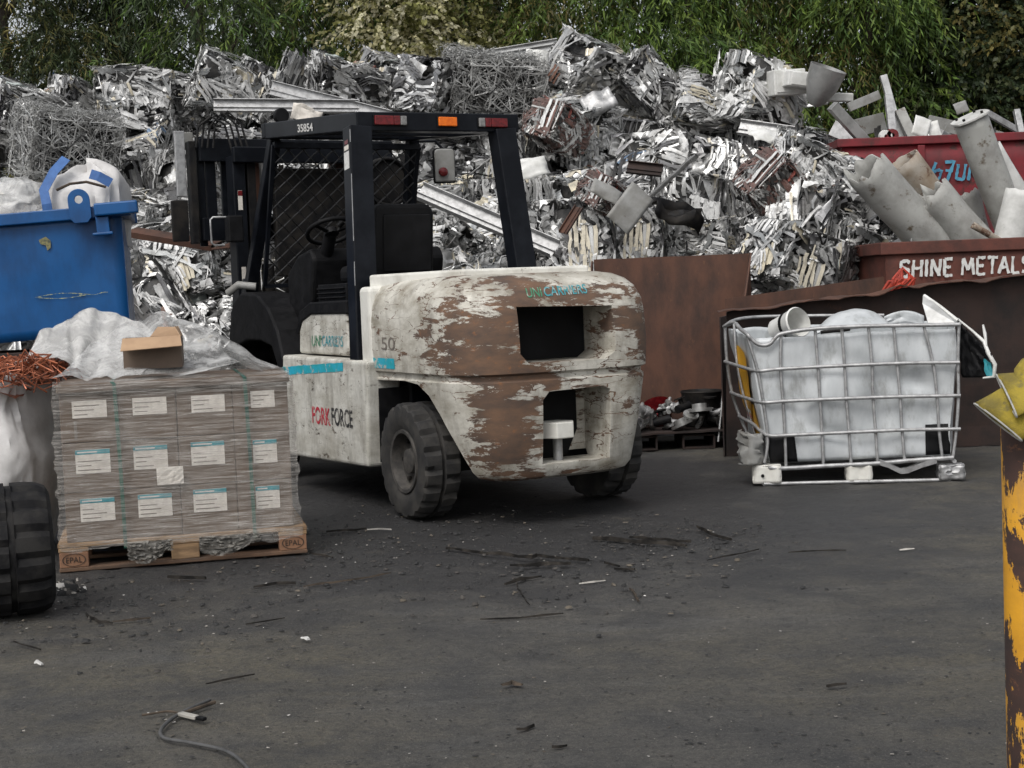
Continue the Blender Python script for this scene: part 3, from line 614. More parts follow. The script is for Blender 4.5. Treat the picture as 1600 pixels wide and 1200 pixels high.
special(545, 135, 15.8, 9, 'silver bale on the crest with a red-brown strip leaning on it', (0.3, 0.2, 0.5), 0.9)
special(1215, 300, 12.9, 7, 'red and brown crushed bale sagging above the rusty hopper', (0.5, 0.7, 0.6), 0.82)
special(1260, 270, 13.3, 3, 'white bale with a greenish cast beside the red and brown one', (0.2, 0.5, 0.2), 0.85)
for k_, (px_, py_, Y_, i_, lab_, rot_, s_) in enumerate([
    (138, 182, 16.3, 9, 'pale bale filling the dip beside the square white crest bale', (0.2, 0.4, 0.8), 0.95), (288, 160, 16.3, 0, 'silver bale between the square white bale and the pointed one', (0.3, 0.2, 0.3), 0.95), (425, 160, 16.2, 1, 'grey bale on the crest just past the tall pointed one', (0.4, 0.3, 1.0), 0.95), (485, 145, 16.3, 2, 'layered silver bale on the crest above the sloping channel', (0.2, 0.3, 0.5), 0.95), (620, 135, 16.3, 0, 'silver bale on the crest under the long gutter end', (0.5, 0.2, 0.6), 0.95), (1060, 165, 16.2, 1, 'grey crushed bale filling the dip past the peak', (0.3, 0.5, 0.2), 0.9), (10, 185, 16.2, 3, 'white bale at the outer end of the crest', (0.3, 0.2, 0.9), 0.9),
    (1300, 345, 13.0, 0, 'silver bale low on the flank below the red skip corner', (0.2, 0.3, 0.4), 0.95), (1352, 352, 13.1, 9, 'pale bale leaning against the red skip front', (0.4, 0.2, 1.1), 0.9), (1345, 420, 12.7, 3, 'white-painted bale next to the lettered skip end', (0.2, 0.6, 0.2), 0.95),
    (1285, 425, 12.5, 1, 'grey bale above the torn bin rim', (0.3, 0.1, 0.9), 0.95), (1400, 395, 13.1, 10, 'whitish bale squeezed behind the lettered skip corner', (0.6, 0.2, 0.3), 0.85), (1235, 420, 12.6, 4, 'layered white bale above the rusty hopper corner', (0.1, 0.5, 0.7), 0.9),
    (1250, 360, 12.9, 2, 'layered silver bale under the red and brown one', (0.2, 0.2, 1.3), 0.95), (1330, 290, 13.6, 3, 'white bale at the red skip corner', (0.7, 0.2, 0.4), 0.7)]):
    special(px_, py_, Y_, i_, lab_, rot_, s_)
special(945, 305, 13.6, 7, 'small bronze-brown bale beside flat grey sheets over the counterweight', (0.5, 0.3, 0.9), 0.55)

# long sections and loose pieces lying on the heap
def channel(px0, py0, Y0, px1, py1, Y1, wd, ht, label, mat='alu', name='aluminium_channel', roll=0.0):
    a = at_y(px0, py0, Y0); bb = at_y(px1, py1, Y1); m = MB(); d = bb - a; L = d.length
    t = 0.006; m.lim(0, L, -wd / 2, wd / 2, 0, t); m.lim(0, L, -wd / 2, -wd / 2 + t, t, ht); m.lim(0, L, wd / 2 - t, wd / 2, t, ht); m.lim(0, L, -wd * 0.12, -wd * 0.06, t, ht * 0.5)
    d.normalize(); yv = Vector((0, 0, 1)).cross(d).normalized(); zv = d.cross(yv); R = Matrix((d, yv, zv)).transposed() @ Matrix.Rotation(roll, 3, 'X')
    o = m.build(name, MAT[mat]); o.matrix_world = Matrix.Translation(a) @ R.to_4x4()
    return tag(o, label, 'metal section')
channel(334, 166, 14.3, 560, 168, 14.5, 0.13, 0.05, 'long flat grey channel lying level above the forklift mast', 'galv', roll=1.3)
channel(424, 138, 15.0, 612, 186, 14.3, 0.15, 0.05, 'long grey channel sloping down onto the forklift roof line', 'galv', roll=1.3)
channel(600, 116, 16.2, 872, 70, 16.6, 0.13, 0.04, 'long pale gutter reaching up along the crest, upper of two', 'alu', roll=1.2)
channel(690, 108, 16.0, 890, 74, 16.4, 0.12, 0.04, 'pale gutter tucked under the longer one on the crest', 'alu', roll=1.2)
channel(655, 300, 13.2, 868, 392, 12.6, 0.17, 0.06, 'grooved aluminium channel sloping behind the forklift seat', 'galv', roll=0.9)
channel(590, 112, 16.0, 560, 140, 15.8, 0.16, 0.02, 'red-brown flat strip leaning on a crest bale', 'rust_skip', roll=1.2)
channel(980, 262, 13.6, 1035, 268, 13.5, 0.12, 0.04, 'dark rusty angle piece in the middle of the heap', 'rust_dark', roll=1.2)
channel(1155, 200, 14.6, 1240, 212, 14.4, 0.16, 0.05, 'flat grey section below the white panels', 'galv', roll=1.1)
channel(880, 365, 12.4, 905, 325, 12.6, 0.08, 0.03, 'brown strip standing up behind the counterweight', 'rust', roll=0.4)
channel(205, 358, 12.2, 338, 380, 11.9, 0.16, 0.05, 'rusty steel bar jutting out between mast and blue skip', 'rust', 'steel_bar', roll=3.4)
def sheet(px, py, Y, w, h, rot, label, mat='alu', bend=0.06, name='metal_sheet'):
    p = at_y(px, py, Y); m = MB(); s = px * 0.13
    m.grid(lambda u, v: (u * w, bend * (fbm(u * 2.3 + s, v * 2 + s, s) + 0.6 * abs(u) ** 1.5), v * h), 8, 6, (-.5, .5), (-.5, .5))
    o = m.build(name, MAT[mat], thick=0.004, smooth=50); o.location = p; o.rotation_euler = rot
    return tag(o, label, 'metal sheet')
sheet(985, 325, 12.9, 0.26, 0.44, (-0.3, 0.75, 0.2), 'flat pale grey sheet angled beside the small bronze-brown bale', 'grey_paint', 0.02)
sheet(948, 300, 13.1, 0.3, 0.16, (-0.4, 0.5, 0.2), 'flat grey panel corner over the bronze-brown bale', 'grey_paint', 0.02)
sheet(1205, 212, 14.0, 0.4, 0.24, (-0.9, 0.1, 0.2), 'bright flat sheet lying below the bulky white crest bale', 'white_solid')
sheet(935, 160, 15.2, 0.35, 0.25, (-0.5, -0.4, 0.1), 'bent bright sheet just under the peak', 'galv')
sheet(840, 92, 16.0, 0.26, 0.22, (-0.3, 0.1, 0.1), 'small pale square sheet on the crest by the gutters', 'white_solid')
sheet(1060, 330, 13.2, 0.5, 0.25, (-0.6, 0.3, 0.3), 'dark curved sheet lying across the heap above the hopper', 'dark_steel', 0.15)
sheet(820, 265, 13.6, 0.45, 0.2, (-0.5, -0.2, 0.2), 'white bent sheet beside the forklift rear post', 'white_solid')
sheet(480, 178, 13.2, 0.28, 0.16, (-0.4, 0.3, 0.3), 'crumpled cream sheet just above the forklift roof', 'paper')
# white cabinet panels on the crest
for k, (px, py, w_, d_, h_, rot, lab) in enumerate([
    (1225, 130, 0.36, 0.3, 0.26, (0.05, -0.05, 0.25), 'small square white cabinet on the crest, boxy with sharp edges'),
    (1262, 128, 0.55, 0.3, 0.16, (0.05, 0.12, 0.2), 'long white cabinet panel lying on the crest'),
    (1300, 152, 0.42, 0.12, 0.09, (0.1, 0.05, 0.1), 'flat white rounded panel poking out past the cabinets')]):
    m = MB(); m.box((0, 0, 0), (w_, d_, h_)); o = m.build('white_cabinet', MAT['white_solid'], bevel=0.012); o.location = at_y(px, py, 15.2 - 0.12 * k); o.rotation_euler = rot
    f2 = MB(); f2.box((0, -d_ / 2 - 0.006, 0), (w_ * 0.86, 0.012, h_ * 0.8)); f2.build('door_panel', MAT['white_solid'], o, bevel=0.004)
    tag(o, lab, 'cabinet')
m = MB(); m.lathe([(0, 0.05), (0.05, 0.10), (0.22, 0.17), (0.40, 0.19), (0.40, 0.182), (0.22, 0.16), (0.05, 0.09), (0.01, 0.04)], 'z', n=20, closed=True)
o = m.build('dented_funnel', MAT['alu'], smooth=40); o.location = at_y(1272, 165, 14.8); o.rotation_euler = (0.3, 0.35, 0); tag(o, 'dented translucent grey funnel standing among the white cabinets', 'funnel')
# ================================================================== SKIPS AND HOPPER
def stroke_letters(text_strokes, mat, parent, org, ex, ez, size, wd, name='lettering', seed=1, gap=0.25):
    """hand-painted letters: flat brush strokes, each letter an object"""
    rng = random.Random(seed); ex = Vector(ex).normalized(); ez = Vector(ez).normalized(); n = ex.cross(ez); x0 = 0.0
    for strokes, adv in text_strokes:
        m = MB(); lay = 0
        for st in strokes:
            pts = [Vector((p[0], p[1])) for p in st]; fine = []
            for a, c in zip(pts, pts[1:]):
                for k in range(5): fine.append(a.lerp(c, k / 5))
            fine.append(pts[-1]); V = []; lay += 1
            for i, p in enumerate(fine):
                t = (fine[min(i + 1, len(fine) - 1)] - fine[max(i - 1, 0)]).normalized(); nn = Vector((-t.y, t.x)); h = wd * rng.uniform(0.38, 0.6)
                for sgn in (-1, 1):
                    q = p + nn * sgn * h / size + Vector((rng.gauss(0, .012), rng.gauss(0, .012)))
                    V.append(Vector(org) + ex * (x0 + q.x * size) + ez * q.y * size + n * (0.002 + 0.0012 * lay))
            m.add(V, [(2 * i, 2 * i + 2, 2 * i + 3, 2 * i + 1) for i in range(len(fine) - 1)])
        m.build(name, mat, parent); x0 += (adv + gap) * size
LET = {'S': ([[(.6, .85), (.4, 1), (.1, .9), (.08, .65), (.5, .45), (.6, .2), (.4, 0), (.05, .1)]], .6), 'H': ([[(.05, 0), (.1, 1)], [(.55, 0), (.58, 1)], [(.08, .5), (.55, .52)]], .6),
       'I': ([[(.1, 0), (.12, 1)]], .2), 'N': ([[(.05, 0), (.08, 1)], [(.08, 1), (.52, .02)], [(.52, 0), (.58, 1)]], .6), 'E': ([[(.08, 0), (.08, 1)], [(.08, 1), (.55, 1)], [(.08, .52), (.45, .52)], [(.08, 0), (.55, .02)]], .52),
       'M': ([[(.02, 0), (.1, 1)], [(.1, 1), (.36, .3)], [(.36, .3), (.62, 1)], [(.62, 1), (.7, 0)]], .7), 'T': ([[(.3, 0), (.32, 1)], [(.0, 1), (.62, .98)]], .55), 'A': ([[(.0, 0), (.3, 1)], [(.3, 1), (.6, 0)], [(.12, .38), (.5, .38)]], .58),
       'L': ([[(.08, 1), (.08, 0)], [(.08, 0), (.5, .02)]], .45), ' ': ([], .28)}

def skip(name, label, loc, rz, L, W, Ht, taper, mat, rim=0.07, rimh=0.09, wall=0.012, tilt=0, cat='skip'):
    """open steel skip: origin at its front bottom corner, x along the front, y back; walls flare outwards by taper"""
    root = thing(name, label, cat, loc, 0, rot=(0, math.radians(-tilt), math.radians(rz)))
    def wallp(a, b2, c, d): 
        m = MB(); m.add([a, b2, c, d], [(0, 1, 2, 3)]); return m
    t = taper
    m = MB(); m.grid(lambda u, v: (t * (1 - v) + (L - 2 * t * (1 - v)) * u, t * (1 - v) + .012 * fbm(u * 3 + L, v * 2, Ht, 3) * math.sin(math.pi * v), Ht * v), 24, 12); m.build('front_wall', mat, root, smooth=50, thick=wall)
    wallp((t, W - t, 0), (L - t, W - t, 0), (L, W, Ht), (0, W, Ht)).build('rear_wall', mat, root, thick=wall)
    wallp((t, t, 0), (t, W - t, 0), (0, W, Ht), (0, 0, Ht)).build('side_wall', mat, root, thick=wall)
    wallp((L - t, t, 0), (L - t, W - t, 0), (L, W, Ht), (L, 0, Ht)).build('side_wall', mat, root, thick=wall)
    m = MB(); m.lim(t, L - t, t, W - t, 0.0, 0.012); m.build('floor_plate', mat, root)
    if rim:
        h = rim
        for nm, c, d in (('front', (L / 2, -h / 2 + 0.012, Ht), (L + 2 * h, h, rimh)), ('rear', (L / 2, W + h / 2 - 0.012, Ht), (L + 2 * h, h, rimh)), ('a', (-h / 2 + 0.012, W / 2, Ht + 0.003), (h, W - 0.03, rimh)), ('b', (L + h / 2 - 0.012, W / 2, Ht + 0.003), (h, W - 0.03, rimh))):
            m = MB(); m.box(c, d); m.build('rim', mat, root, bevel=0.008)
    return root

# --- blue skip on top of a rusty one
p = at_y(206, 516, 10.4)
BLZ = p.z
blue_o = Vector((p.x - 1.95 * math.cos(math.radians(12)), 10.4 - 1.95 * math.sin(math.radians(12)), BLZ - 0.115))
bs = skip('blue_skip', 'bright blue painted steel skip standing on a rusty bin', blue_o, 12, 1.97, 0.95, 0.86, 0.035, MAT['blue_paint'], 0.075, 0.085, tilt=3.4)
m = MB(); ring = []
for k in range(25):
    a = math.pi * k / 24; ring.append((0.075 * math.cos(a), 0.055 + 0.075 * math.sin(a)))
poly = ring + [(-0.075, -0.11), (0.075, -0.11)]
V = []; hole = [(0.028 * math.cos(2 * math.pi * k / 24), 0.055 + 0.028 * math.sin(2 * math.pi * k / 24)) for k in range(24)]
outer = []
for k in range(24):
    a = 2 * math.pi * k / 24; dx, dy = math.cos(a), math.sin(a); t = 9
    if dy >= 0: t = 0.075
    else: t = min(0.165 / -dy, 0.075 / abs(dx) if abs(dx) > 1e-6 else 9)
    outer.append((dx * t, 0.055 + dy * t))
for yy in (0, 0.024):
    V += [(q[0], yy, q[1]) for q in outer] + [(q[0], yy, q[1]) for q in hole]
F = []
for k in range(24):
    k2 = (k + 1) % 24; F += [(k, k2, 24 + k2, 24 + k), (48 + k, 72 + k, 72 + k2, 48 + k2), (k, 48 + k, 48 + k2, k2), (24 + k, 24 + k2, 72 + k2, 72 + k)]
lug = MB(); lug.add(V, F); lug.build('lifting_lug', MAT['blue_paint'], bs, bevel=0.003, loc=(1.70, -0.10, 0.90))
m = MB(); m.lim(1.80, 1.89, -0.12, -0.06, 0.70, 0.82); m.lim(1.77, 1.91, -0.14, -0.05, 0.69, 0.71); m.build('trunnion', MAT['blue_paint'], bs, bevel=0.006)
m = MB(); m.lim(1.80, 2.10, -0.16, -0.06, 0.825, 0.915); m.build('rim_cap', MAT['blue_paint'], bs, bevel=0.012)
# chip and scratch marks
m = MB(); m.add([(1.59, 0, .70), (1.64, 0, .72), (1.67, 0, .69), (1.665, 0, .64), (1.64, 0, .62), (1.635, 0, .66), (1.60, 0, .67)], [tuple(range(7))]); m.build('paint_chip', pm('chip', (0.24, 0.22, 0.10), (0.07, 0.08, 0.06), 40, rough=.8), bs, loc=(-0.2, -0.012, 0))
def scratch(pts, y0, par, mat, w=0.004):
    rng = random.Random(3); m = MB(); V = []
    for x, z in pts: h = w * rng.uniform(.3, 1); V += [(x, y0, z - h), (x, y0, z + h)]
    m.add(V, [(2 * i, 2 * i + 2, 2 * i + 3, 2 * i + 1) for i in range(len(pts) - 1)]); m.build('scratch', mat, par)
MAT['scratch'] = pm('scratch', (0.30, 0.32, 0.20), (0.05, 0.10, 0.16), 60, lo=.45, hi=.55, rough=.7, bump=0)
for s_ in (1, -1): scratch([(1.32 + 0.36 * k / 14, 0.30 + s_ * 0.018 * math.sin(math.pi * k / 14) - 0.001 * k) for k in range(15)], 0.006, bs, MAT['scratch'])
scratch([(1.62 + 0.2 * k / 9, 0.285 + 0.006 * math.sin(k)) for k in range(10)], 0.0055, bs, MAT['scratch'])
rb = skip('rusty_bin', 'dark rusty steel bin underneath the blue skip', (blue_o.x - 0.1, blue_o.y + 0.05, 0), 12, 1.80, 0.85, BLZ - 0.150, 0.02, MAT['rust_dark'], 0.05, 0.05)
# white bulk bag in the blue skip
def lumpy_bag(c, rx, ry, h, seed, fold=0.05, nu=64, nv=26, top=0.55):
    def fn(u, v):
        a = 2 * math.pi * u; ca, sa = math.cos(a), math.sin(a); n = 0.55
        sx = math.copysign(abs(ca) ** n, ca); sy = math.copysign(abs(sa) ** n, sa)
        r = (1.0 if v < top else math.cos((v - top) / (1 - top) * math.pi / 2) ** 0.7)
        z = h * (v / top * 0.62 if v < top else 0.62 + 0.38 * math.sin((v - top) / (1 - top) * math.pi / 2))
        k = fbm(ca * 1.2 + seed, sa * 1.2, v * 2 + seed, 2); k2 = abs(fbm(ca * 2.4 + seed, sa * 2.4, v * 2.2, 2)); 
        d = 1 + fold * 2.2 * k - fold * 2.4 * k2
        return (c[0] + rx * sx * r * d, c[1] + ry * sy * r * d, c[2] + z * (1 + 0.25 * k) + fold * 0.5 * k2)
    m = MB(); m.grid(fn, nu, nv, closed=True); return m
bw = at_y(120, 262, 10.7)
bag = thing('bulk_bag', 'white woven bulk bag with blue straps heaped in the blue skip', 'bulk bag', (bw.x - 0.0, 10.85, 1.75))
lumpy_bag((0.03, 0, 0), 0.27, 0.27, 0.56, 3.3, 0.07).build('bag_body', MAT['fabric_white'], bag, 60)
lumpy_bag((-0.48, 0.0, 0), 0.40, 0.3, 0.30, 9.1, 0.09).build('bag_fold', MAT['fabric_white'], bag, 60)
for pts in ([(-0.16, -0.36, 0.15), (-0.165, -0.38, 0.32), (-0.19, -0.35, 0.42), (-0.13, -0.28, 0.56), (-0.06, -0.2, 0.66)], [(0.14, -0.30, 0.53), (0.20, -0.30, 0.51), (0.28, -0.28, 0.46)]):
    m = MB(); V = []
    for i, q in enumerate(pts):
        q = Vector(q); t = Vector(pts[min(i + 1, len(pts) - 1)]) - Vector(pts[max(0, i - 1)]); sd = t.cross(Vector((0, -1, 0.2))).normalized() * 0.035; V += [q - sd, q + sd]
    m.add(V, [(2 * i, 2 * i + 2, 2 * i + 3, 2 * i + 1) for i in range(len(pts) - 1)]); m.build('strap', MAT['strap_blue'], bag, thick=0.006)
m = MB(); m.tube([(-0.10, -0.34, 0.42), (0.0, -0.345, 0.46), (0.12, -0.34, 0.47), (0.25, -0.30, 0.43)], 0.010, 6); m.build('tie_cord', MAT['debris_wood'], bag)
clear = NG('clear_film')
def film_mat(name, base, lo, hi, sc=(1, 1, 8), rough=0.25):
    """clear stretch film: see-through with milky streaks and wet-looking highlights"""
    g = NG(name); v = g.map(sc)
    s1 = g.noise(5, 10, 0.72, v, 0.6); s2 = g.noise(2.0, 6, 0.6, g.map((1, 1, 1.5), (4, 4, 1)))
    f = g.math('ADD', g.rng(s1, 0.42, 0.70, lo, hi), g.rng(s2, 0.45, 0.75, 0, 0.14), True)
    g.fin(base, g.rng(s1, 0.4, 0.6, rough, rough + 0.15)); g.bump(s1, 0.6, 0.02)
    t = g.n('ShaderNodeBsdfTransparent'); mx = g.n('ShaderNodeMixShader'); g.l(f, mx.inputs[0]); g.l(t.outputs[0], mx.inputs[1]); g.l(g.b.outputs[0], mx.inputs[2]); g.l(mx.outputs[0], g.out.inputs[0])
    return g.m
MAT['film'] = film_mat('stretch_film', (0.60, 0.57, 0.53), 0.03, 0.60, (1.0, 1.0, 22), 0.08)
MAT['film_milky'] = film_mat('milky_film', (0.62, 0.62, 0.61), 0.18, 0.85, (1.2, 1.2, 0.8), 0.22)
m = lumpy_bag((0, 0, 0), 0.33, 0.25, 0.27, 5.5, 0.10); o = m.build('clear_bag', MAT['film_milky'], smooth=60); o.location = at_y(15, 318, 10.75) + Vector((-0.05, 0, -0.12)); tag(o, 'clear plastic bag of shavings beside the white bulk bag', 'plastic bag')

# --- rusty open-fronted hopper behind the forklift
hp = thing('steel_hopper', 'rusty brown open-fronted steel hopper behind the forklift', 'hopper', (0.72, 12.2, 0))
m = MB(); m.grid(lambda u, v: (0.0 + u * 1.32 + 0.012 * v, -0.10 * (1 - v) + 0.006 * fbm(u * 3, v * 3), 0.12 + v * 1.43 + 0.006 * nz(u * 7, v)), 10, 10); m.build('back_plate', MAT['rust'], hp, thick=0.012)
m = MB(); m.add([(1.33, 0.02, 0.06), (1.33, 0.02, 1.56), (1.315, -0.16, 1.55), (1.17, -0.52, 1.05), (1.02, -0.62, 0.55), (1.0, -0.72, 0.12), (1.06, -0.74, 0.04)], [tuple(range(7))]); m.build('side_plate', MAT['rust'], hp, thick=0.012)
m = MB(); m.add([(0.0, 0.02, 0.06), (0.0, 0.02, 1.54), (-0.02, -0.16, 1.50), (-0.06, -0.52, 1.0), (-0.06, -0.72, 0.12)], [tuple(range(5))]); m.build('side_plate', MAT['rust'], hp, thick=0.012)
m = MB(); m.grid(lambda u, v: (0.0 + u * 1.06, -0.82 + v * 0.82, 0.125 + 0.02 * u + (0.014 * nz(u * 6, 1) if v < .2 else 0)), 10, 6); m.build('floor_plate', MAT['rust_dark'], hp, thick=0.014)
for x0 in (0.16, 0.62):
    m = MB(); m.lim(x0, x0 + 0.26, -0.78, -0.2, 0.0, 0.012); m.lim(x0, x0 + .014, -0.78, -0.2, 0.012, 0.10); m.lim(x0 + .246, x0 + .26, -0.78, -0.2, 0.012, 0.10); m.lim(x0, x0 + .26, -0.78, -0.2, 0.1, 0.112); m.build('fork_pocket', MAT['rust_dark'], hp)
# scrap fittings on its floor
rngH = random.Random(8)
kinds = ['flange', 'pipe_elbow', 'valve_body', 'tap_fitting']
HL = ['polished round flange', 'bent pipe elbow', 'blackened valve body', 'shiny tap fitting']
hm = []
m = MB(); m.lathe([(0, .02), (0, .075), (.02, .075), (.02, .045), (.05, .045), (.05, .02)], 'z', n=24, closed=True); hm.append(m.mesh('flange', MAT['alu'], 40))
m = MB(); m.tube([(0, 0, .03), (.05, 0, .03), (.085, .02, .035), (.10, .055, .04), (.10, .11, .04)], .024, 12); m.lathe([(-.015, .02), (-.015, .036), (0.005, .036), (.005, .02)], 'x', (0, 0, .03), 16, True); hm.append(m.mesh('pipe_elbow', MAT['galv'], 40))
m = MB(); m.cyl((-.07, 0, .04), (.07, 0, .04), .035, 14); m.cyl((0, 0, .04), (0, 0, .12), .02, 12); m.lathe([(.115, .0), (.115, .05), (.127, .05), (.127, 0)], 'z', n=14, closed=True); hm.append(m.mesh('valve_body', MAT['dark_steel'], 40))
m = MB(); m.tube([(-.06, 0, .02), (0, 0, .03), (.03, 0, .07), (.07, 0, .10), (.11, 0, .08)], [.018, .022, .018, .014, .014], 10); m.cyl((0, 0, .03), (0, 0, .09), .014, 10); m.lathe([(.085, 0), (.085, .028), (.10, .028), (.10, 0)], 'z', n=12, closed=True); hm.append(m.mesh('tap_fitting', MAT['alu'], 40))
PLACE = ['by the red tub', 'in front of the black pot', 'at the tray lip', 'in the middle of the tray', 'against the hopper side plate', 'half under the other fittings']
for k in range(44):
    i = k % 4; o = link(kinds[i], hm[i]); o.location = (0.72 + rngH.uniform(0.05, 1.0), 11.42 + rngH.uniform(0.05, 0.42), 0.155 + rngH.uniform(0, 0.07) + (0.07 if k >= 24 else 0)); o.rotation_euler = (rngH.uniform(-.5, .5), rngH.uniform(-.5, .5), rngH.uniform(0, 6.28)); s = rngH.uniform(.8, 1.35); o.scale = (s, s, s)
    tag(o, '%s %s in the hopper tray' % (HL[i], PLACE[(k // 4) % 6] + (' uppermost' if k >= 24 else '')), 'fitting', 'metal fittings in the hopper tray')
o = thing('black_pot', 'round black pot open at the top in the hopper tray', 'pot', (1.55, 11.78, 0.155))
m = MB(); m.lathe([(0, 0), (0, .15), (.26, .165), (.275, .175), (.285, .165), (.27, .155), (.02, .14), (.02, 0)], 'z', n=36); m.build('pot_body', MAT['dark_steel'], o, 40)
m = MB(); m.tube([(.17, -.05, .21), (.215, -.04, .21), (.215, .04, .21), (.17, .05, .21)], .008, 8); m.build('handle', MAT['dark_steel'], o)
m = MB(); m.lathe([(0, .0), (0, .10), (.13, .13), (.14, .13), (.02, .10), (.02, 0)], 'z', n=24); o = m.build('red_tub', MAT['lens_red'], smooth=40); o.location = (1.22, 11.95, 0.2); o.rotation_euler = (0.5, -0.3, 0); tag(o, 'red tub lying tipped among the metal fittings', 'tub')
m = MB(); m.tube([(1.62, 11.40, 0.05), (1.66, 11.44, 0.3), (1.70, 11.5, 0.6), (1.78, 11.56, 0.95)], 0.008, 6); tag(m.build('steel_rod', MAT['galv']), 'thin bent steel rod leaning on the hopper side plate', 'rod')

# --- torn rusty bin behind the liquid container
tb_ = thing('torn_bin', 'dark rusty steel bin with torn rim behind the caged tank', 'skip', (1.55, 10.62, 0), 0)
def rimz(x): return 1.09 + 0.085 * x + 0.02 * fbm(x * 4, 0.3)
m = MB(); m.grid(lambda u, v: (u * 2.5 + 0.05, 0.22 * (1 - v) + 0.02 * nz(u * 8, v * 3), v * rimz(u * 2.5)), 40, 8); m.build('front_wall', MAT['rust_dark'], tb_, thick=0.01)
m = MB(); m.grid(lambda u, v: (u * 2.5 - 0.02 + 0.02 * nz(u * 20), -0.10 * v + 0.02 * nz(u * 14, 4), rimz(u * 2.5) + 0.008 + 0.028 * nz(u * 16, 7) * v - 0.01 * v), 60, 3); m.build('torn_rim', MAT['rust'], tb_, thick=0.006)
m = MB(); m.grid(lambda u, v: (0.2 + u * 2.3, 1.05, v * (1.18 + 0.10 * u * 2.3)), 8, 4); m.build('rear_wall', MAT['rust'], tb_, thick=0.01)
m = MB(); m.grid(lambda u, v: (0.03 + 0.2 * u, 0.2 + u * 0.85, v * 1.05), 6, 4); m.build('side_wall', MAT['rust_dark'], tb_, thick=0.01)
m = MB(); m.grid(lambda u, v: (0.3 + u * 2.2, 0.1 + v * 0.9, 0.80 + 0.14 * u + 0.12 * fbm(u * 6, v * 4)), 30, 14); o = m.build('scrap_fill', MAT['rust_dark']); o.location = (1.55, 10.64, 0); tag(o, 'dark rubbish filling the torn bin to just under its rim', 'scrap', kind='stuff')
# orange netting
rngN = random.Random(4)
on = thing('orange_netting', 'scrap of frayed orange netting caught on the torn rim', 'netting', at_y(1420, 455, 10.66))
for k in range(16):
    m = MB(); x = rngN.uniform(-.22, .04); m.tube([(x, 0, 0.0), (x * .6 + rngN.gauss(0, .03), -0.02, 0.05 + rngN.uniform(0, .05)), (x * 0.2 + rngN.gauss(0, .02), 0.02, 0.06 + rngN.uniform(0.0, .12))], [0.012, 0.014, 0.006], 5); m.build('net_strand', MAT['orange_net'], on)
# cut off bits on the bin foot
m = MB(); m.lim(-.16, .16, -.05, .05, 0, .06); o = m.build('steel_offcut', MAT['dark_steel'], bevel=.01); o.location = at_z(1520, 672, 0) + Vector((0, 0, 0)); o.rotation_euler = (0, 0, .3); tag(o, 'black steel offcut on the ground under the torn bin', 'steel offcut')

# --- lettered rust skip and red skip
ss = skip('rusty_skip', 'rust red skip with white hand-painted lettering holding cut lamp posts', (3.04, 11.6, 0), 2, 2.6, 1.5, 1.53, 0.06, MAT['rust_skip'], 0.05, 0.10)
stroke_letters([LET[c] for c in 'SHINE METALS'], MAT['text_white'], ss, (0.10, -0.014, 1.295), (1, 0, 0.0), (0.05, 0, 1), 0.135, 0.024, seed=5, gap=0.16)
rs = skip('red_skip', 'tall red skip with blue graffiti behind the cut lamp posts', (3.30, 14.1, 0), 0, 3.6, 2.0, 2.62, 0.05, MAT['red_paint'], 0.06, 0.08)
for x0 in (0.72, 2.1, 3.3):
    m = MB(); m.lim(x0, x0 + 0.07, -0.05, 0.03, 0.3, 2.57); m.build('side_rib', MAT['red_paint'], rs, bevel=.006)
MAT['graffiti'] = pm('graffiti', (0.07, 0.26, 0.38), (0.03, 0.12, 0.2), 12, rough=.6, bump=0)
GR = [([[(.0, .2), (.25, .55), (.5, .5), (.4, .1), (.1, 0), (0, .3), (.2, .9)]], .5), ([[(.05, .9), (.5, .95), (.2, 0)], [(.1, .5), (.45, .5)]], .5), ([[(.1, .8), (.05, .1), (.4, .05), (.45, .8)]], .5), ([[(.05, 0), (.1, .7), (.3, .3), (.5, .7), (.5, 0)]], .5)]
stroke_letters(GR, MAT['graffiti'], rs, (0.84, -0.022, 2.22), (1, 0, -.02), (0.1, 0, 1), 0.2, 0.028, name='graffiti_mark', seed=3, gap=0.1)
stroke_letters([([[(.1, 0), (.1, 1), (.3, .5), (.5, 1)]], .5), ([[(.0, .0), (.3, .9), (.5, 0)]], .4)], MAT['scratch'], rs, (0.38, -0.022, 1.98), (1, 0, 0.1), (0, 0, 1), 0.16, 0.018, name='graffiti_mark', seed=6)
side_bale = skip('rusty_bin', 'brown steel bin end between the heap and the red skip', (2.95, 13.7, 0), 0, 0.33, 1.0, 2.25, 0.0, MAT['rust_skip'], 0.0)
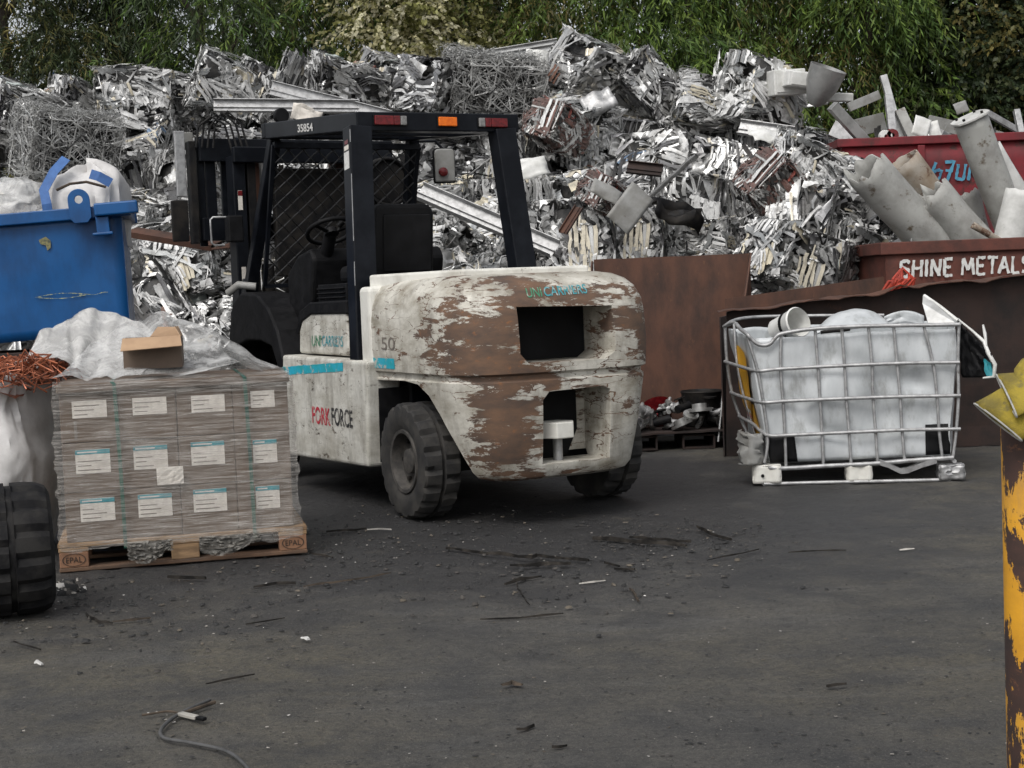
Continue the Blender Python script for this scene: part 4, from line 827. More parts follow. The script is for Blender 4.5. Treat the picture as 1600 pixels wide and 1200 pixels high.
# cut lamp posts
def post(a, b_, r, label, plate=None, mat='post_grey', closed=False):
    t = thing('lamp_post', label, 'lamp post', a, 0, 'cut lamp posts in the rust red skip'); a = Vector(a); b_ = Vector(b_); m = MB()
    ax = b_ - a; dn = ax.normalized(); u0 = dn.orthogonal().normalized(); q0 = dn.cross(u0); torn = .10 if 'split' in label or 'crumpled' in label or 'lying just' in label else .012
    def pf(u, v):
        an = 2 * math.pi * u; rr = r * (1 + .05 * math.cos(2 * an + 1) * v + .10 * fbm(math.cos(an) * .8 + r * 40, math.sin(an) * .8, v * 2.4, 2))
        return ax * v + dn * (torn * fbm(math.cos(an) * 2 + r * 30, math.sin(an) * 2, 5) * max(0, v * 12 - 11)) + (u0 * math.cos(an) + q0 * math.sin(an)) * rr
    m.grid(pf, 36, 14, closed=True); m.build('pole', MAT[mat], t, 40, thick=min(.014, r * .5))
    if plate:
        d = (b_ - a).normalized(); u = d.cross(Vector((0, 1, 0))).normalized(); v = d.cross(u); pm_ = MB(); s = plate; c = b_ - a
        V = []
        for k in range(2):
            for i in range(16):
                an = 2 * math.pi * i / 16 + .2; rr = s / max(abs(math.cos(an)), abs(math.sin(an))) ** .55
                V.append(c + d * (0.02 * k) + u * math.cos(an) * rr + v * math.sin(an) * rr)
        pm_.add(V, [tuple(range(15, -1, -1)), tuple(range(16, 32))] + [(i, (i + 1) % 16, 16 + (i + 1) % 16, 16 + i) for i in range(16)]); pm_.build('base_plate', MAT['post_white'], t, bevel=.004)
        for k in range(4):
            an = math.pi / 4 + k * math.pi / 2; q = c + u * math.cos(an) * s * .75 + v * math.sin(an) * s * .75; bm_ = MB(); bm_.cyl(q + d * .018, q + d * .04, .012, 8); bm_.build('bolt', MAT['dark_steel'], t)
    return t
MAT['post_grey'] = pm('post_grey', (0.34, 0.34, 0.32), (0.24, 0.235, 0.22), 5, rough=0.6, bump=.2, c3=(0.11, 0.085, 0.06), sc3=8, lo3=0.58, hi3=0.66)
MAT['post_white'] = pm('post_white', (0.55, 0.55, 0.53), (0.40, 0.40, 0.38), 5, rough=0.55, bump=.15, c3=(0.10, 0.075, 0.06), sc3=11, lo3=0.66, hi3=0.69)
MAT['post_rust'] = pm('post_rust', (0.30, 0.27, 0.23), (0.22, 0.17, 0.12), 5, rough=0.7, bump=.2, c3=(0.10, 0.05, 0.03), sc3=9, lo3=0.55, hi3=0.62)
post(at_y(1500, 430, 12.3), at_y(1352, 262, 12.0), 0.165, 'wide split grey post leaning over the skip edge towards the heap', mat='post_grey')
post(at_y(1545, 430, 12.6), at_y(1410, 252, 12.4), 0.135, 'open-ended post with a rusty mouth showing inside', mat='post_rust')
post(at_y(1575, 440, 12.2), at_y(1455, 300, 12.1), 0.15, 'thick grey post lying just in front of the rusty-mouthed one', mat='post_grey')
post(at_y(1590, 380, 12.5), at_y(1516, 186, 12.3), 0.13, 'tall grey post topped by a white bolted base plate', plate=0.155)
post(at_y(1660, 420, 12.7), at_y(1545, 232, 12.6), 0.10, 'slim white post behind the one with the base plate', mat='post_white')
post(at_y(1560, 450, 12.0), at_y(1598, 300, 12.0), 0.125, 'white post standing upright at the skip end', mat='post_white')
post(at_y(1530, 420, 12.9), at_y(1500, 305, 12.9), 0.16, 'short crumpled grey post end between the leaning ones', mat='post_grey')
post(at_y(1590, 392, 11.95), at_y(1520, 352, 11.9), 0.022, 'thin rusty rod lying across the grey posts', mat='post_rust')
# pieces standing in the red skip
def bar(px0, py0, px1, py1, Y, wd, dp, label, mat='galv', name='metal_bar'):
    m = MB(); a = at_y(px0, py0, Y); c = at_y(px1, py1, Y + .1); m.beam((0, 0, 0), c - a, wd, dp, (0, 1, 0)); o = m.build(name, MAT[mat], bevel=.004); o.location = a; return tag(o, label, 'metal bar')
bar(1412, 232, 1380, 118, 14.6, .07, .05, 'bright glassy bar leaning out of the red skip', 'alu')
bar(1396, 225, 1388, 148, 14.4, .075, .06, 'dark upright bar in the red skip corner', 'galv')
bar(1430, 225, 1405, 172, 14.5, .10, .08, 'grey tube stub leaning beside the dark upright bar', 'post_grey')
bar(1326, 168, 1374, 148, 14.5, .09, .03, 'flat pale bar sticking out level over the red skip rim', 'grey_paint')
bar(1300, 165, 1352, 222, 14.2, .10, .10, 'shiny square tube sloping from the heap to the red skip', 'alu')
bar(1320, 205, 1380, 190, 14.9, .18, .1, 'wide grey beam end lying on the red skip rim', 'grey_paint')
bar(1450, 200, 1520, 235, 14.7, .08, .08, 'grey tube lying in the red skip beside the white plates', 'galv')
bar(1450, 190, 1600, 225, 15.3, .14, .03, 'long pale sheet edge lying along the red skip', 'grey_paint')
bar(1540, 175, 1610, 215, 15.0, .06, .06, 'thin grey tube sloping down at the far end of the red skip', 'galv')
bar(1597, 215, 1588, 172, 14.6, .06, .06, 'grey stub standing up at the far end of the red skip', 'galv')
bar(1350, 222, 1300, 200, 14.6, .16, .05, 'dull flat section between the shiny tube and the heap', 'galv')
sheet(1440, 198, 14.3, .17, .2, (-.2, .35, .1), 'white perforated plate standing in the red skip', 'white_solid', .01)
sheet(1460, 203, 14.35, .12, .18, (-.2, -.2, .1), 'narrow white plate beside the perforated one in the red skip', 'white_solid', .01)
sheet(1502, 168, 14.8, .14, .12, (-.2, -.3, .1), 'small grey plate above the red skip rim', 'grey_paint', .01)
for k, (px, py) in enumerate([(1395, 211), (1385, 213)]):
    m = MB(); m.lathe([(0, .02), (.0, .06), (.05, .07), (.1, .05), (.1, .02)], 'y', n=18, closed=True); o = m.build('round_cap', MAT['white_solid' if k else 'lens_red'], smooth=40); o.location = at_y(px, py, 14.3); tag(o, ('red', 'white')[k] + ' round cap resting on the red skip rim', 'cap')
rngR = np.random.default_rng(3); V = []; Q = []; C = []; nb = 0
for k in range(260):
    d = rngR.normal(size=3) * np.array([1, .6, .3]); d /= np.linalg.norm(d); n = np.cross(d, rngR.normal(size=3)); n /= np.linalg.norm(n)
    v, q = strip_piece(rngR, (3.4 + rngR.uniform(0, 3.3), 14.25 + rngR.uniform(0, 1.6), 2.48 + rngR.uniform(-.05, .14)), d, n, rngR.uniform(.15, .5), rngR.choice([.02, .05, .1]), 6, .15, PROF[rngR.choice(5)]); V.append(v); Q.append(q + nb); nb += len(v); C.append(np.tile(np.array(pick(rngR, 'dark')), (len(v), 1)))
tag(link('skip_scrap', color_mesh('skip_scrap', np.concatenate(V), np.concatenate(Q), np.concatenate(C), MAT['scrap'])), 'mixed offcuts filling the red skip up to its rim', 'scrap', kind='stuff')
V = []; Q = []; C = []; nb = 0
for k in range(160):
    d = rngR.normal(size=3) * np.array([1, .6, .3]); d /= np.linalg.norm(d); n = np.cross(d, rngR.normal(size=3)); n /= np.linalg.norm(n)
    v, q = strip_piece(rngR, (3.2 + rngR.uniform(0, 2.1), 11.9 + rngR.uniform(0, 1.0), 1.35 + rngR.uniform(-.05, .25)), d, n, rngR.uniform(.15, .5), rngR.choice([.03, .06, .14]), 6, .15, PROF[rngR.choice(5)]); V.append(v); Q.append(q + nb); nb += len(v); C.append(np.tile(np.array(pick(rngR, 'white')), (len(v), 1)))
tag(link('skip_scrap', color_mesh('skip_scrap', np.concatenate(V), np.concatenate(Q), np.concatenate(C), MAT['scrap'])), 'bent pale scrap packed round the lamp posts in the lettered skip', 'scrap', kind='stuff')
# ================================================================== FORKLIFT
FL = thing('forklift', 'worn white and black counterbalance forklift with flaking rusty rear weight', 'forklift', (0, 8.65, 0), 28)
FLM = frame((0, 8.65, 0), 28); FLI = FLM.inverted()
def fl_on(px, py, ax, val):
    c = FLI @ Vector(cam_C); d = FLI.to_3x3() @ Vector(ray(px, py)); return c + d * ((val - c[ax]) / d[ax])
def evaluated(o):
    bpy.context.view_layer.update(); dg = bpy.context.evaluated_depsgraph_get(); return bpy.data.meshes.new_from_object(o.evaluated_get(dg))
def boolean(me, cutters):
    o = link('tmp', me); tmp = []
    for c in cutters:
        k = link('tmpc', c.mesh('tmpc')); tmp.append(k); md = o.modifiers.new('b', 'BOOLEAN'); md.operation = 'DIFFERENCE'; md.object = k; md.solver = 'EXACT'
    r = evaluated(o)
    for k in tmp + [o]: bpy.data.objects.remove(k)
    return r
def fit_text(body, mat, parent, org, ex, ez, width, height, bvh=None, along=None, shear=0.0, bold=0.0, name='lettering', off=0.003):
    o = lettering(body, 1.0, mat, parent, shear=shear, bold=bold, name=name); me = o.data
    co = np.array([v.co[:] for v in me.vertices]); lo = co.min(0); hi = co.max(0)
    M1 = Matrix.Translation((-lo[0], -lo[1], 0)); S = Matrix.Diagonal((width / (hi[0] - lo[0]), height / (hi[1] - lo[1]), 1, 1))
    me.transform(plane_mat(org, ex, ez) @ S @ M1)
    if bvh:
        bm = bmesh.new(); bm.from_mesh(me); bmesh.ops.triangulate(bm, faces=bm.faces)
        for _ in range(4):
            ed = [e for e in bm.edges if e.calc_length() > 0.02]
            if not ed: break
            bmesh.ops.subdivide_edges(bm, edges=ed, cuts=1); bmesh.ops.triangulate(bm, faces=bm.faces)
        for v in bm.verts:
            hit = bvh.ray_cast(v.co - Vector(along) * 0.6, Vector(along))
            if hit[0] is not None: v.co = hit[0] - Vector(along) * off
        bm.to_mesh(me); bm.free()
    return o

MAT['cw_paint'] = painted_rust('counterweight_paint', (0.58, 0.56, 0.50), (0.25, 0.225, 0.175), (0.150, 0.086, 0.052), (0.072, 0.050, 0.039), 0.65, 6.0, blobs=[
    (-0.58, -0.42, 1.06, 0.42, 0.26), (-0.40, -0.74, 1.02, 0.45, 0.30), (-0.50, -0.62, 0.92, 0.32, 0.14), (-0.10, -0.8, 1.27, 0.30, 0.20), (0.12, -0.8, 1.27, 0.30, 0.24), (-0.35, -0.7, 1.30, 0.22, 0.12), (0.42, -0.70, 1.10, 0.30, 0.36), (0.50, -0.6, 0.92, 0.25, 0.2), (0.34, -0.76, 0.62, 0.2, 0.16),
    (-0.40, -0.74, 0.66, 0.32, 0.24), (-0.44, -0.70, 0.42, 0.32, 0.34), (0.05, -0.8, 0.79, 0.22, 0.14), (-0.1, -0.80, 0.80, 0.25, 0.12), (0.52, -0.6, 0.55, 0.3, -0.06), (0.02, -0.8, 0.87, 0.22, -0.12)], cracks=0.045, stretch=(0.6, 0.6, 2.3), soft=0.05)
MAT['panel_paint'] = painted_rust('panel_paint', (0.60, 0.59, 0.54), (0.36, 0.34, 0.29), (0.10, 0.075, 0.05), (0.045, 0.038, 0.03), 0.64, 5.0, blobs=[(-0.7, 1.2, 0.22, 0.45, 0.10)], cracks=0.010, stretch=(0.8, 0.8, 2.0), soft=0.10)

SEC = [(0.255, 0.47, -0.68), (0.275, 0.52, -0.735), (0.31, 0.545, -0.76), (0.55, 0.60, -0.79), (0.78, 0.645, -0.80), (0.808, 0.648, -0.80), (0.818, 0.636, -0.785), (0.842, 0.636, -0.785), (0.855, 0.66, -0.81), (1.00, 0.67, -0.815), (1.16, 0.668, -0.80),
       (1.24, 0.66, -0.78), (1.31, 0.635, -0.735), (1.355, 0.595, -0.675), (1.385, 0.54, -0.60), (1.40, 0.47, -0.50)]
CWX = -0.05
V = []; NP = 44; YF = 0.56; YS = -0.10
for z, hw, rr in SEC:
    hw *= .965
    ring = [(-hw, YF), (-hw, 0.3), (-hw, 0.1)]
    for k in range(NP + 1):
        a = math.pi * k / NP; ca, sa = math.cos(a), math.sin(a); e = 2 / 4.4
        ring.append((-hw * math.copysign(abs(ca) ** e, ca), YS - (YS - rr) * abs(sa) ** e))
    ring += [(hw, 0.1), (hw, 0.3), (hw, YF)]
    V.append([(x + CWX, y, z) for x, y in ring])
n = len(V[0]); cw = MB()
cw.add([p for r in V for p in r], [(i * n + k, i * n + (k + 1) % n, (i + 1) * n + (k + 1) % n, (i + 1) * n + k) for i in range(len(SEC) - 1) for k in range(n)] + [tuple(range(n - 1, -1, -1)), tuple(range((len(SEC) - 1) * n, len(SEC) * n))])
arch = MB(); arch.prism([(0.8, 0.79), (0.06, 0.805), (-0.12, 0.79), (-0.24, 0.73), (-0.33, 0.63), (-0.43, 0.49), (-0.53, 0.33), (-0.58, 0.2), (0.8, 0.2)], 'x', -1, 1)
h1 = MB(); h1.prism([(-0.32, 0.905), (0.17, 0.905), (0.235, 0.95), (0.235, 1.20), (-0.37, 1.215), (-0.37, 0.96)], 'y', -1.0, -0.46)
h2 = MB(); h2.prism([(-0.235, 0.345), (0.20, 0.345), (0.20, 0.735), (0.15, 0.755), (-0.195, 0.745), (-0.235, 0.70)], 'y', -1.0, -0.50)
front = MB(); front.prism([(0.0, 0.1), (0.9, 0.1), (0.9, 0.79), (0.0, 0.79)], 'x', -1, 1)
cwm = boolean(cw.mesh('cw'), [arch, h1, h2]); cwm.materials.clear(); cwm.materials.append(MAT['cw_paint']); cwm.shade_smooth(); cwm.set_sharp_from_angle(angle=math.radians(32)); cwm.name = 'counterweight'
CW = link('counterweight', cwm, FL, bevel=0.010, seg=2)
bm = bmesh.new(); bm.from_mesh(cwm); bvh_cw = BVHTree.FromBMesh(bm); bm.free()
# radiator tunnel behind the upper opening, dark
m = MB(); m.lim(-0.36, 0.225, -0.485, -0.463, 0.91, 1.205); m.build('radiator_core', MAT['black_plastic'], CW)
m = MB(); m.prism([(-0.23, 0.36), (0.07, 0.36), (0.14, 0.50), (0.14, 0.72), (-0.19, 0.74), (-0.23, 0.70)], 'y', -0.512, -0.503); m.build('recess_shade', MAT['black_plastic'], CW)  # added black plate, stands in for the shade deep in the lower opening
# tow pin
m = MB(); m.lathe([(0.475, 0), (0.475, 0.105), (0.565, 0.105), (0.565, 0)], 'z', (-0.075, -0.66, 0), 6); m.build('tow_pin', MAT['white_paint'], CW, bevel=0.006)
m = MB(); m.cyl((-0.065, -0.64, 0.33), (-0.065, -0.64, 0.475), 0.028, 12); m.build('pin_shaft', MAT['galv'], CW, 40)
# hood plate on top of the weight and its side strips
m = MB(); m.prism([(-0.64, 0.62), (-0.45, -0.30), (0.34, -0.38), (0.42, 0.62)], 'z', 1.33, 1.437); m.build('hood_lid', MAT['white_paint'], FL, bevel=0.014)
m = MB(); m.lim(-0.705, -0.55, 0.47, 0.64, 0.86, 1.365); m.build('hood_side', MAT['white_paint'], FL, bevel=0.03, seg=3)
m = MB(); m.lim(0.55, 0.705, 0.47, 0.64, 0.86, 1.365); m.build('hood_side', MAT['white_paint'], FL, bevel=0.03, seg=3)
# lettering on the weight
p0 = fl_on(823, 455, 1, -0.72)
fit_text('UNI', MAT['text_green'], CW, (p0.x - 0.02, -0.9, 1.262), (1, 0, 0.03), (0, 0, 1), 0.10, 0.052, bvh_cw, (0, 1, 0), 0.2, 0.012)
fit_text('CARRIERS', MAT['text_teal'], CW, (p0.x + 0.09, -0.9, 1.265), (1, 0, 0.03), (0, 0, 1), 0.28, 0.052, bvh_cw, (0, 1, 0), 0.2, 0.012)
fit_text('50', MAT['print_grey'], CW, (-0.9, 0.33, 0.985), (0, -1, 0), (0, 0, 1), 0.20, 0.075, bvh_cw, (1, 0, 0), 0, 0.0)
st = MB(); st.grid(lambda u, v: (-0.9, 0.50 - 0.34 * u, 0.872 + 0.062 * v), 10, 2); o = st.build('teal_stripe', MAT['stripe_teal'], CW)
for v in o.data.vertices:
    hit = bvh_cw.ray_cast(v.co, Vector((1, 0, 0)))
    if hit[0]: v.co = hit[0] - Vector((0.0025, 0, 0))

# chassis, axles
m = MB(); m.lim(-0.50, 0.50, 0.40, 2.6, 0.30, 0.92); m.build('chassis', MAT['black_paint'], FL, bevel=0.02)
m = MB(); m.lim(-0.32, 0.32, -0.20, 0.40, 0.42, 0.79); m.lim(-0.52, 0.52, -0.07, 0.13, 0.26, 0.42); m.build('steer_axle', MAT['dark_steel'], FL, bevel=0.015)
m = MB(); m.cyl((-0.5, 2.75, 0.42), (0.5, 2.75, 0.42), 0.12, 16); m.build('drive_axle', MAT['dark_steel'], FL, 40)
# wheels
def tyre_mesh(R, W, rim, lugs, depth, mats, wear=0.0, name='tyre', notch=0.5):
    hw = W / 2
    prof = [(-hw * .80, rim), (-hw * .97, rim + (R - rim) * .25), (-hw * 1.0, rim + (R - rim) * .62), (-hw * .95, R * .955), (-hw * .86, R * .992), (-hw * .5, R), (-hw * .12, R), (-hw * .05, R - depth), (hw * .05, R - depth), (hw * .12, R), (hw * .5, R), (hw * .86, R * .992), (hw * .95, R * .955), (hw * 1.0, rim + (R - rim) * .62), (hw * .97, rim + (R - rim) * .25), (hw * .80, rim)]
    N = lugs * 4; rng = random.Random(2); jit = [[rng.gauss(0, 1) for _ in prof] for _ in range(N)]
    def mod(i, j, h, r):
        side = j < 8; ph = (i + (0 if side else 2)) % 4
        if j in (3, 4, 5, 10, 11, 12) and ph >= 3: r -= depth * (1.0 if j in (4, 5, 10, 11) else notch)
        if r > R * .9: r += jit[i][j] * wear
        return h, r
    m = MB(); m.lathe(prof, 'x', (0, 0, 0), N, mod=mod); return m.mesh(name, mats, 28)
def wheel(name, c, R, W, rim, lugs, depth, parent, side=-1, mat='rubber', wear=0.0015):
    wh = bpy.data.objects.new(name, None); COL.objects.link(wh); wh.parent = parent; wh.location = c
    link('tyre', tyre_mesh(R, W, rim, lugs, depth, MAT[mat], wear), wh)
    m = MB(); hw = W / 2; s = side
    m.lathe([(s * hw * .78, rim * 1.02), (s * hw * .92, rim * 1.0), (s * hw * .90, rim * .90), (s * hw * .35, rim * .84), (s * hw * .25, rim * .55), (s * hw * .30, rim * .42), (s * hw * .62, rim * .38), (s * hw * .68, rim * .30), (s * hw * .68, 0.0)], 'x', n=40); m.build('rim', MAT['rim'], wh, 30)
    for k in range(6):
        a = k * math.pi / 3; q = (s * hw * .25, math.cos(a) * rim * .68, math.sin(a) * rim * .68); bm_ = MB(); bm_.cyl(q, (s * hw * .45, q[1], q[2]), 0.014, 6); bm_.build('lug_nut', MAT['dark_steel'], wh)
    m = MB(); m.lathe([(-s * hw * .78, rim * 1.02), (-s * hw * .5, rim * .8), (-s * hw * .3, 0.0)], 'x', n=24); m.build('rim_back', MAT['dark_steel'], wh, 30)
    return wh
MAT['rim'] = pm('rim_paint', (0.032, 0.03, 0.028), (0.075, 0.068, 0.06), 12, rough=0.75, bump=.3)
MAT['tyre_worn'] = pm('tyre_worn', (0.015, 0.0145, 0.0145), (0.042, 0.039, 0.035), 8, rough=0.8, r2=.92, bump=.4, bs=40, dist=.006)
for sx in (-1, 1):
    wheel('rear_wheel', (sx * 0.615, 0.03, 0.338), 0.338, 0.235, 0.185, 19, 0.026, FL, sx, 'tyre_worn', 0.003)
    wheel('front_wheel', (sx * 0.62, 2.75, 0.415), 0.415, 0.28, 0.21, 20, 0.02, FL, sx)
    # mudflap and liner
    m = MB(); m.add([(sx * 0.50, 0.40, 0.75), (sx * 0.70, 0.40, 0.75), (sx * 0.70, 0.42, 0.30), (sx * 0.50, 0.42, 0.30)], [(0, 1, 2, 3)]); m.build('wheel_liner', MAT['black_plastic'], FL, thick=0.008)
    # side panel
    m = MB(); m.prism([(0.46, 0.915), (2.06, 0.925), (2.08, 0.86), (2.03, 0.25), (1.98, 0.225), (0.52, 0.262)], 'x', sx * 0.52, sx * 0.745); PN = m.build('side_panel', MAT['panel_paint'], FL, bevel=0.022, seg=3)
    if sx < 0:
        PL = PN
    m = MB(); m.prism([(0.98, 0.93), (1.90, 0.935), (1.88, 1.10), (1.80, 1.20), (1.60, 1.245), (0.98, 1.25)], 'x', sx * 0.48, sx * 0.655); FC = m.build('upper_cover', MAT['panel_paint'], FL, bevel=0.02, seg=3)
    m = MB(); m.prism([(0.96, 1.20), (1.62, 1.20), (1.80, 1.155), (1.885, 1.06), (1.93, 1.08), (1.84, 1.225), (1.63, 1.285), (0.96, 1.29)], 'x', sx * 0.46, sx * 0.665); m.build('cover_trim', MAT['black_plastic'], FL, bevel=0.012)
    if sx < 0: FCL = FC
    # front mudguard
    m = MB(); outer_ = [(3.22, 0.72), (3.20, 1.05), (3.08, 1.30), (2.85, 1.38), (2.5, 1.36), (2.26, 1.26), (2.08, 1.10), (1.98, 0.9), (2.06, 0.55)]
    inner = [(2.12, 0.57), (2.10, 0.85), (2.20, 0.98), (2.45, 1.02), (2.75, 1.02), (3.02, 0.97), (3.14, 0.72)]
    m.prism(outer_ + inner, 'x', sx * 0.47, sx * 0.755); m.build('mudguard', MAT['black_plastic'], FL, bevel=0.02, seg=3)
def side_text(body, mat, par, px0, py0, px1, h, x, bold=0.0, shear=0.0, tilt=0.0):
    a = fl_on(px0, py0, 0, x); c = fl_on(px1, py0, 0, x); fit_text(body, mat, par, (x - 0.003, a.y, a.z), (0, -1, tilt), (0, 0, 1), a.y - c.y, h, shear=shear, bold=bold)
side_text('FORK', MAT['text_red'], PL, 489, 661, 517, 0.115, -0.745, 0.02)
side_text('FORCE', MAT['text_black'], PL, 519, 664, 552, 0.115, -0.745, 0.02)
side_text('UNI', MAT['text_green'], FCL, 488, 541, 503, 0.075, -0.655, 0.01, 0.15)
side_text('CARRIERS', MAT['text_teal'], FCL, 504, 541, 537, 0.072, -0.655, 0.01, 0.15)
m = MB(); m.grid(lambda u, v: (-0.7475, 2.0 - 1.15 * u + .012 * nz(u * 9, 2) * (u > .9), 0.785 + .058 * u + .057 * v + .006 * nz(u * 12, v * 3)), 24, 2); m.build('teal_stripe', MAT['stripe_teal'], PL)

# cab floor, engine cover, seat
m = MB(); m.lim(-0.47, 0.47, 0.62, 1.62, 0.90, 1.40); m.build('engine_cover', MAT['black_plastic'], FL, bevel=0.03)
m = MB(); m.lim(-0.50, 0.50, 1.62, 2.62, 0.90, 0.96); m.build('floor_plate', MAT['dark_steel'], FL)
seat = bpy.data.objects.new('seat', None); COL.objects.link(seat); seat.parent = FL; seat.location = (-0.245, 1.02, 0)
def rounded_slab(w_, h_, t_, r_, n=6):
    pts = []
    for cx, cz, a0 in ((w_ / 2 - r_, h_ - r_, 0), (-w_ / 2 + r_, h_ - r_, 90), (-w_ / 2 + r_ * .4, r_ * .4, 180), (w_ / 2 - r_ * .4, r_ * .4, 270)):
        rr = r_ if a0 < 180 else r_ * .4
        for k in range(n + 1): a = math.radians(a0 + 90 * k / n); pts.append((cx + rr * math.cos(a), cz + rr * math.sin(a)))
    m = MB(); m.prism(pts, 'y', -t_ / 2, t_ / 2); return m
rounded_slab(0.43, 0.48, 0.10, 0.07).build('backrest', MAT['black_plastic'], seat, bevel=0.025, seg=3, loc=(0, 0, 1.42), rot=(0.10, 0, 0))
rounded_slab(0.34, 0.37, 0.02, 0.02).build('back_shell', MAT['black_plastic'], seat, bevel=0.008, loc=(0.02, -0.055, 1.46), rot=(0.10, 0, 0))
m = MB(); m.box((0, 0.30, 1.46), (0.44, 0.5, 0.12)); m.build('cushion', MAT['black_plastic'], seat, bevel=0.04, seg=3)
m = MB(); m.box((0.13, -0.074, 1.79), (0.022, 0.003, 0.026)); m.build('sticker', MAT['paper'], seat)
for k in range(2):
    m = MB(); m.cyl((-0.13 + 0.26 * k, -0.045, 1.855), (-0.13 + 0.26 * k, -0.062, 1.853), 0.012, 10); m.build('bolt', MAT['dark_steel'], seat)
m = MB(); m.lim(-0.60, -0.42, 1.10, 1.62, 1.26, 1.40)
for k in range(4): m.lim(-0.62, -0.40, 1.12, 1.6, 1.275 + 0.03 * k, 1.285 + 0.03 * k)
m.build('seat_suspension', MAT['black_plastic'], FL, bevel=0.006)
# dash and steering
m = MB(); m.prism([(2.35, 0.95), (2.05, 0.95), (1.88, 1.30), (1.80, 1.58), (1.86, 1.66), (2.12, 1.62), (2.35, 1.50)], 'x', -0.56, 0.45); m.build('dashboard', MAT['black_plastic'], FL, bevel=0.03, seg=3)
stw = bpy.data.objects.new('steering_wheel', None); COL.objects.link(stw); stw.parent = FL; stw.location = (-0.44, 1.74, 1.77); stw.rotation_euler = (math.radians(-28), 0, 0)
m = MB(); m.lathe([(0.016 * math.cos(2 * math.pi * k / 8), 0.165 + 0.016 * math.sin(2 * math.pi * k / 8)) for k in range(8)], 'z', n=36, closed=True); m.build('wheel_rim', MAT['black_plastic'], stw, 60)
for a in (90, 210, 330):
    m = MB(); c, s = math.cos(math.radians(a)), math.sin(math.radians(a)); m.beam((0, 0, -0.02), (c * 0.155, s * 0.155, 0), 0.03, 0.012); m.build('spoke', MAT['black_plastic'], stw, bevel=.003)
m = MB(); m.lathe([(-0.03, 0), (-0.03, .05), (0.01, .045), (.016, 0)], 'z', n=20); m.build('hub', MAT['black_plastic'], stw, 40)
m = MB(); m.cyl((-0.44, 1.75, 1.75), (-0.44, 2.0, 1.40), 0.045, 14); m.build('steering_column', MAT['black_plastic'], FL, 40)
m = MB(); m.tube([(-0.40, 1.70, 1.80), (-0.37, 1.68, 1.83)], 0.02, 10); m.build('spinner_knob', MAT['black_plastic'], FL, 40)
for k, x in enumerate((-0.05, 0.03, 0.11)):
    m = MB(); m.tube([(x, 1.95, 1.6), (x, 1.88, 1.78)], 0.008, 6); m.tube([(x, 1.885, 1.77), (x, 1.87, 1.81)], [0.02, 0.014], 8); m.build('lever', MAT['black_plastic'], FL)

# overhead guard
G = bpy.data.objects.new('overhead_guard', None); COL.objects.link(G); G.parent = FL
def gbeam(a, b_, wx, wy, name, up=(0, 0, 1), mat='black_paint', bevel=0.008):
    m = MB(); m.beam(a, b_, wx, wy, up); return m.build(name, MAT[mat], G, bevel=bevel)
RP = gbeam((-0.572, 0.86, 2.37), (-0.650, 0.72, 0.90), 0.15, 0.13, 'rear_post', (0, 1, 0))
gbeam((0.455, 0.86, 2.37), (0.515, 0.72, 1.30), 0.15, 0.13, 'rear_post', (0, 1, 0))
FP = gbeam((-0.515, 2.60, 2.50), (-0.605, 3.05, 1.44), 0.085, 0.09, 'front_post', (0, 1, 0))
gbeam((-0.605, 3.05, 1.47), (-0.625, 3.20, 0.98), 0.10, 0.12, 'front_post_foot', (0, 1, 0))
gbeam((0.60, 2.60, 2.52), (0.66, 2.98, 1.44), 0.085, 0.09, 'front_post', (0, 1, 0))
gbeam((0.66, 2.98, 1.47), (0.68, 3.15, 0.98), 0.10, 0.12, 'front_post_foot', (0, 1, 0))
RB = gbeam((-0.59, 0.88, 2.405), (0.565, 0.88, 2.415), 0.12, 0.118, 'roof_rear_beam')
RS = gbeam((-0.53, 0.945, 2.415), (-0.53, 2.62, 2.555), 0.10, 0.115, 'roof_side_beam')
gbeam((0.52, 0.945, 2.42), (0.54, 2.62, 2.555), 0.10, 0.115, 'roof_side_beam')
gbeam((-0.58, 2.66, 2.56), (0.60, 2.66, 2.565), 0.09, 0.11, 'roof_front_beam')
for k in range(6):
    x = -0.40 + 0.155 * k; gbeam((x, 0.94, 2.43), (x, 2.62, 2.57), 0.03, 0.05, 'roof_bar', bevel=.004)
gbeam((-0.5, 1.75, 2.46), (0.5, 1.75, 2.46), 0.05, 0.06, 'roof_cross_bar', bevel=.004)
def lens(x0, x1, z0, z1, mat): m = MB(); m.lim(x0, x1, 0.795, 0.82, z0, z1); m.build('lamp_lens', MAT[mat], LB, bevel=.005)
for grp in ([(-0.475, -0.345, 'lens_red'), (-0.343, -0.30, 'lens_red'), (-0.298, -0.255, 'lens_white')], [(-0.03, 0.10, 'lens_amber')], [(0.262, 0.305, 'lens_white'), (0.307, 0.35, 'lens_red'), (0.352, 0.47, 'lens_red')]):
    m = MB(); m.lim(grp[0][0] - .006, grp[-1][1] + .006, 0.808, 0.825, 2.378, 2.446); LB = m.build('lamp_cluster', MAT['black_plastic'], G, bevel=.003)
    for x0, x1, mt in grp: lens(x0, x1, 2.383, 2.441, mt)
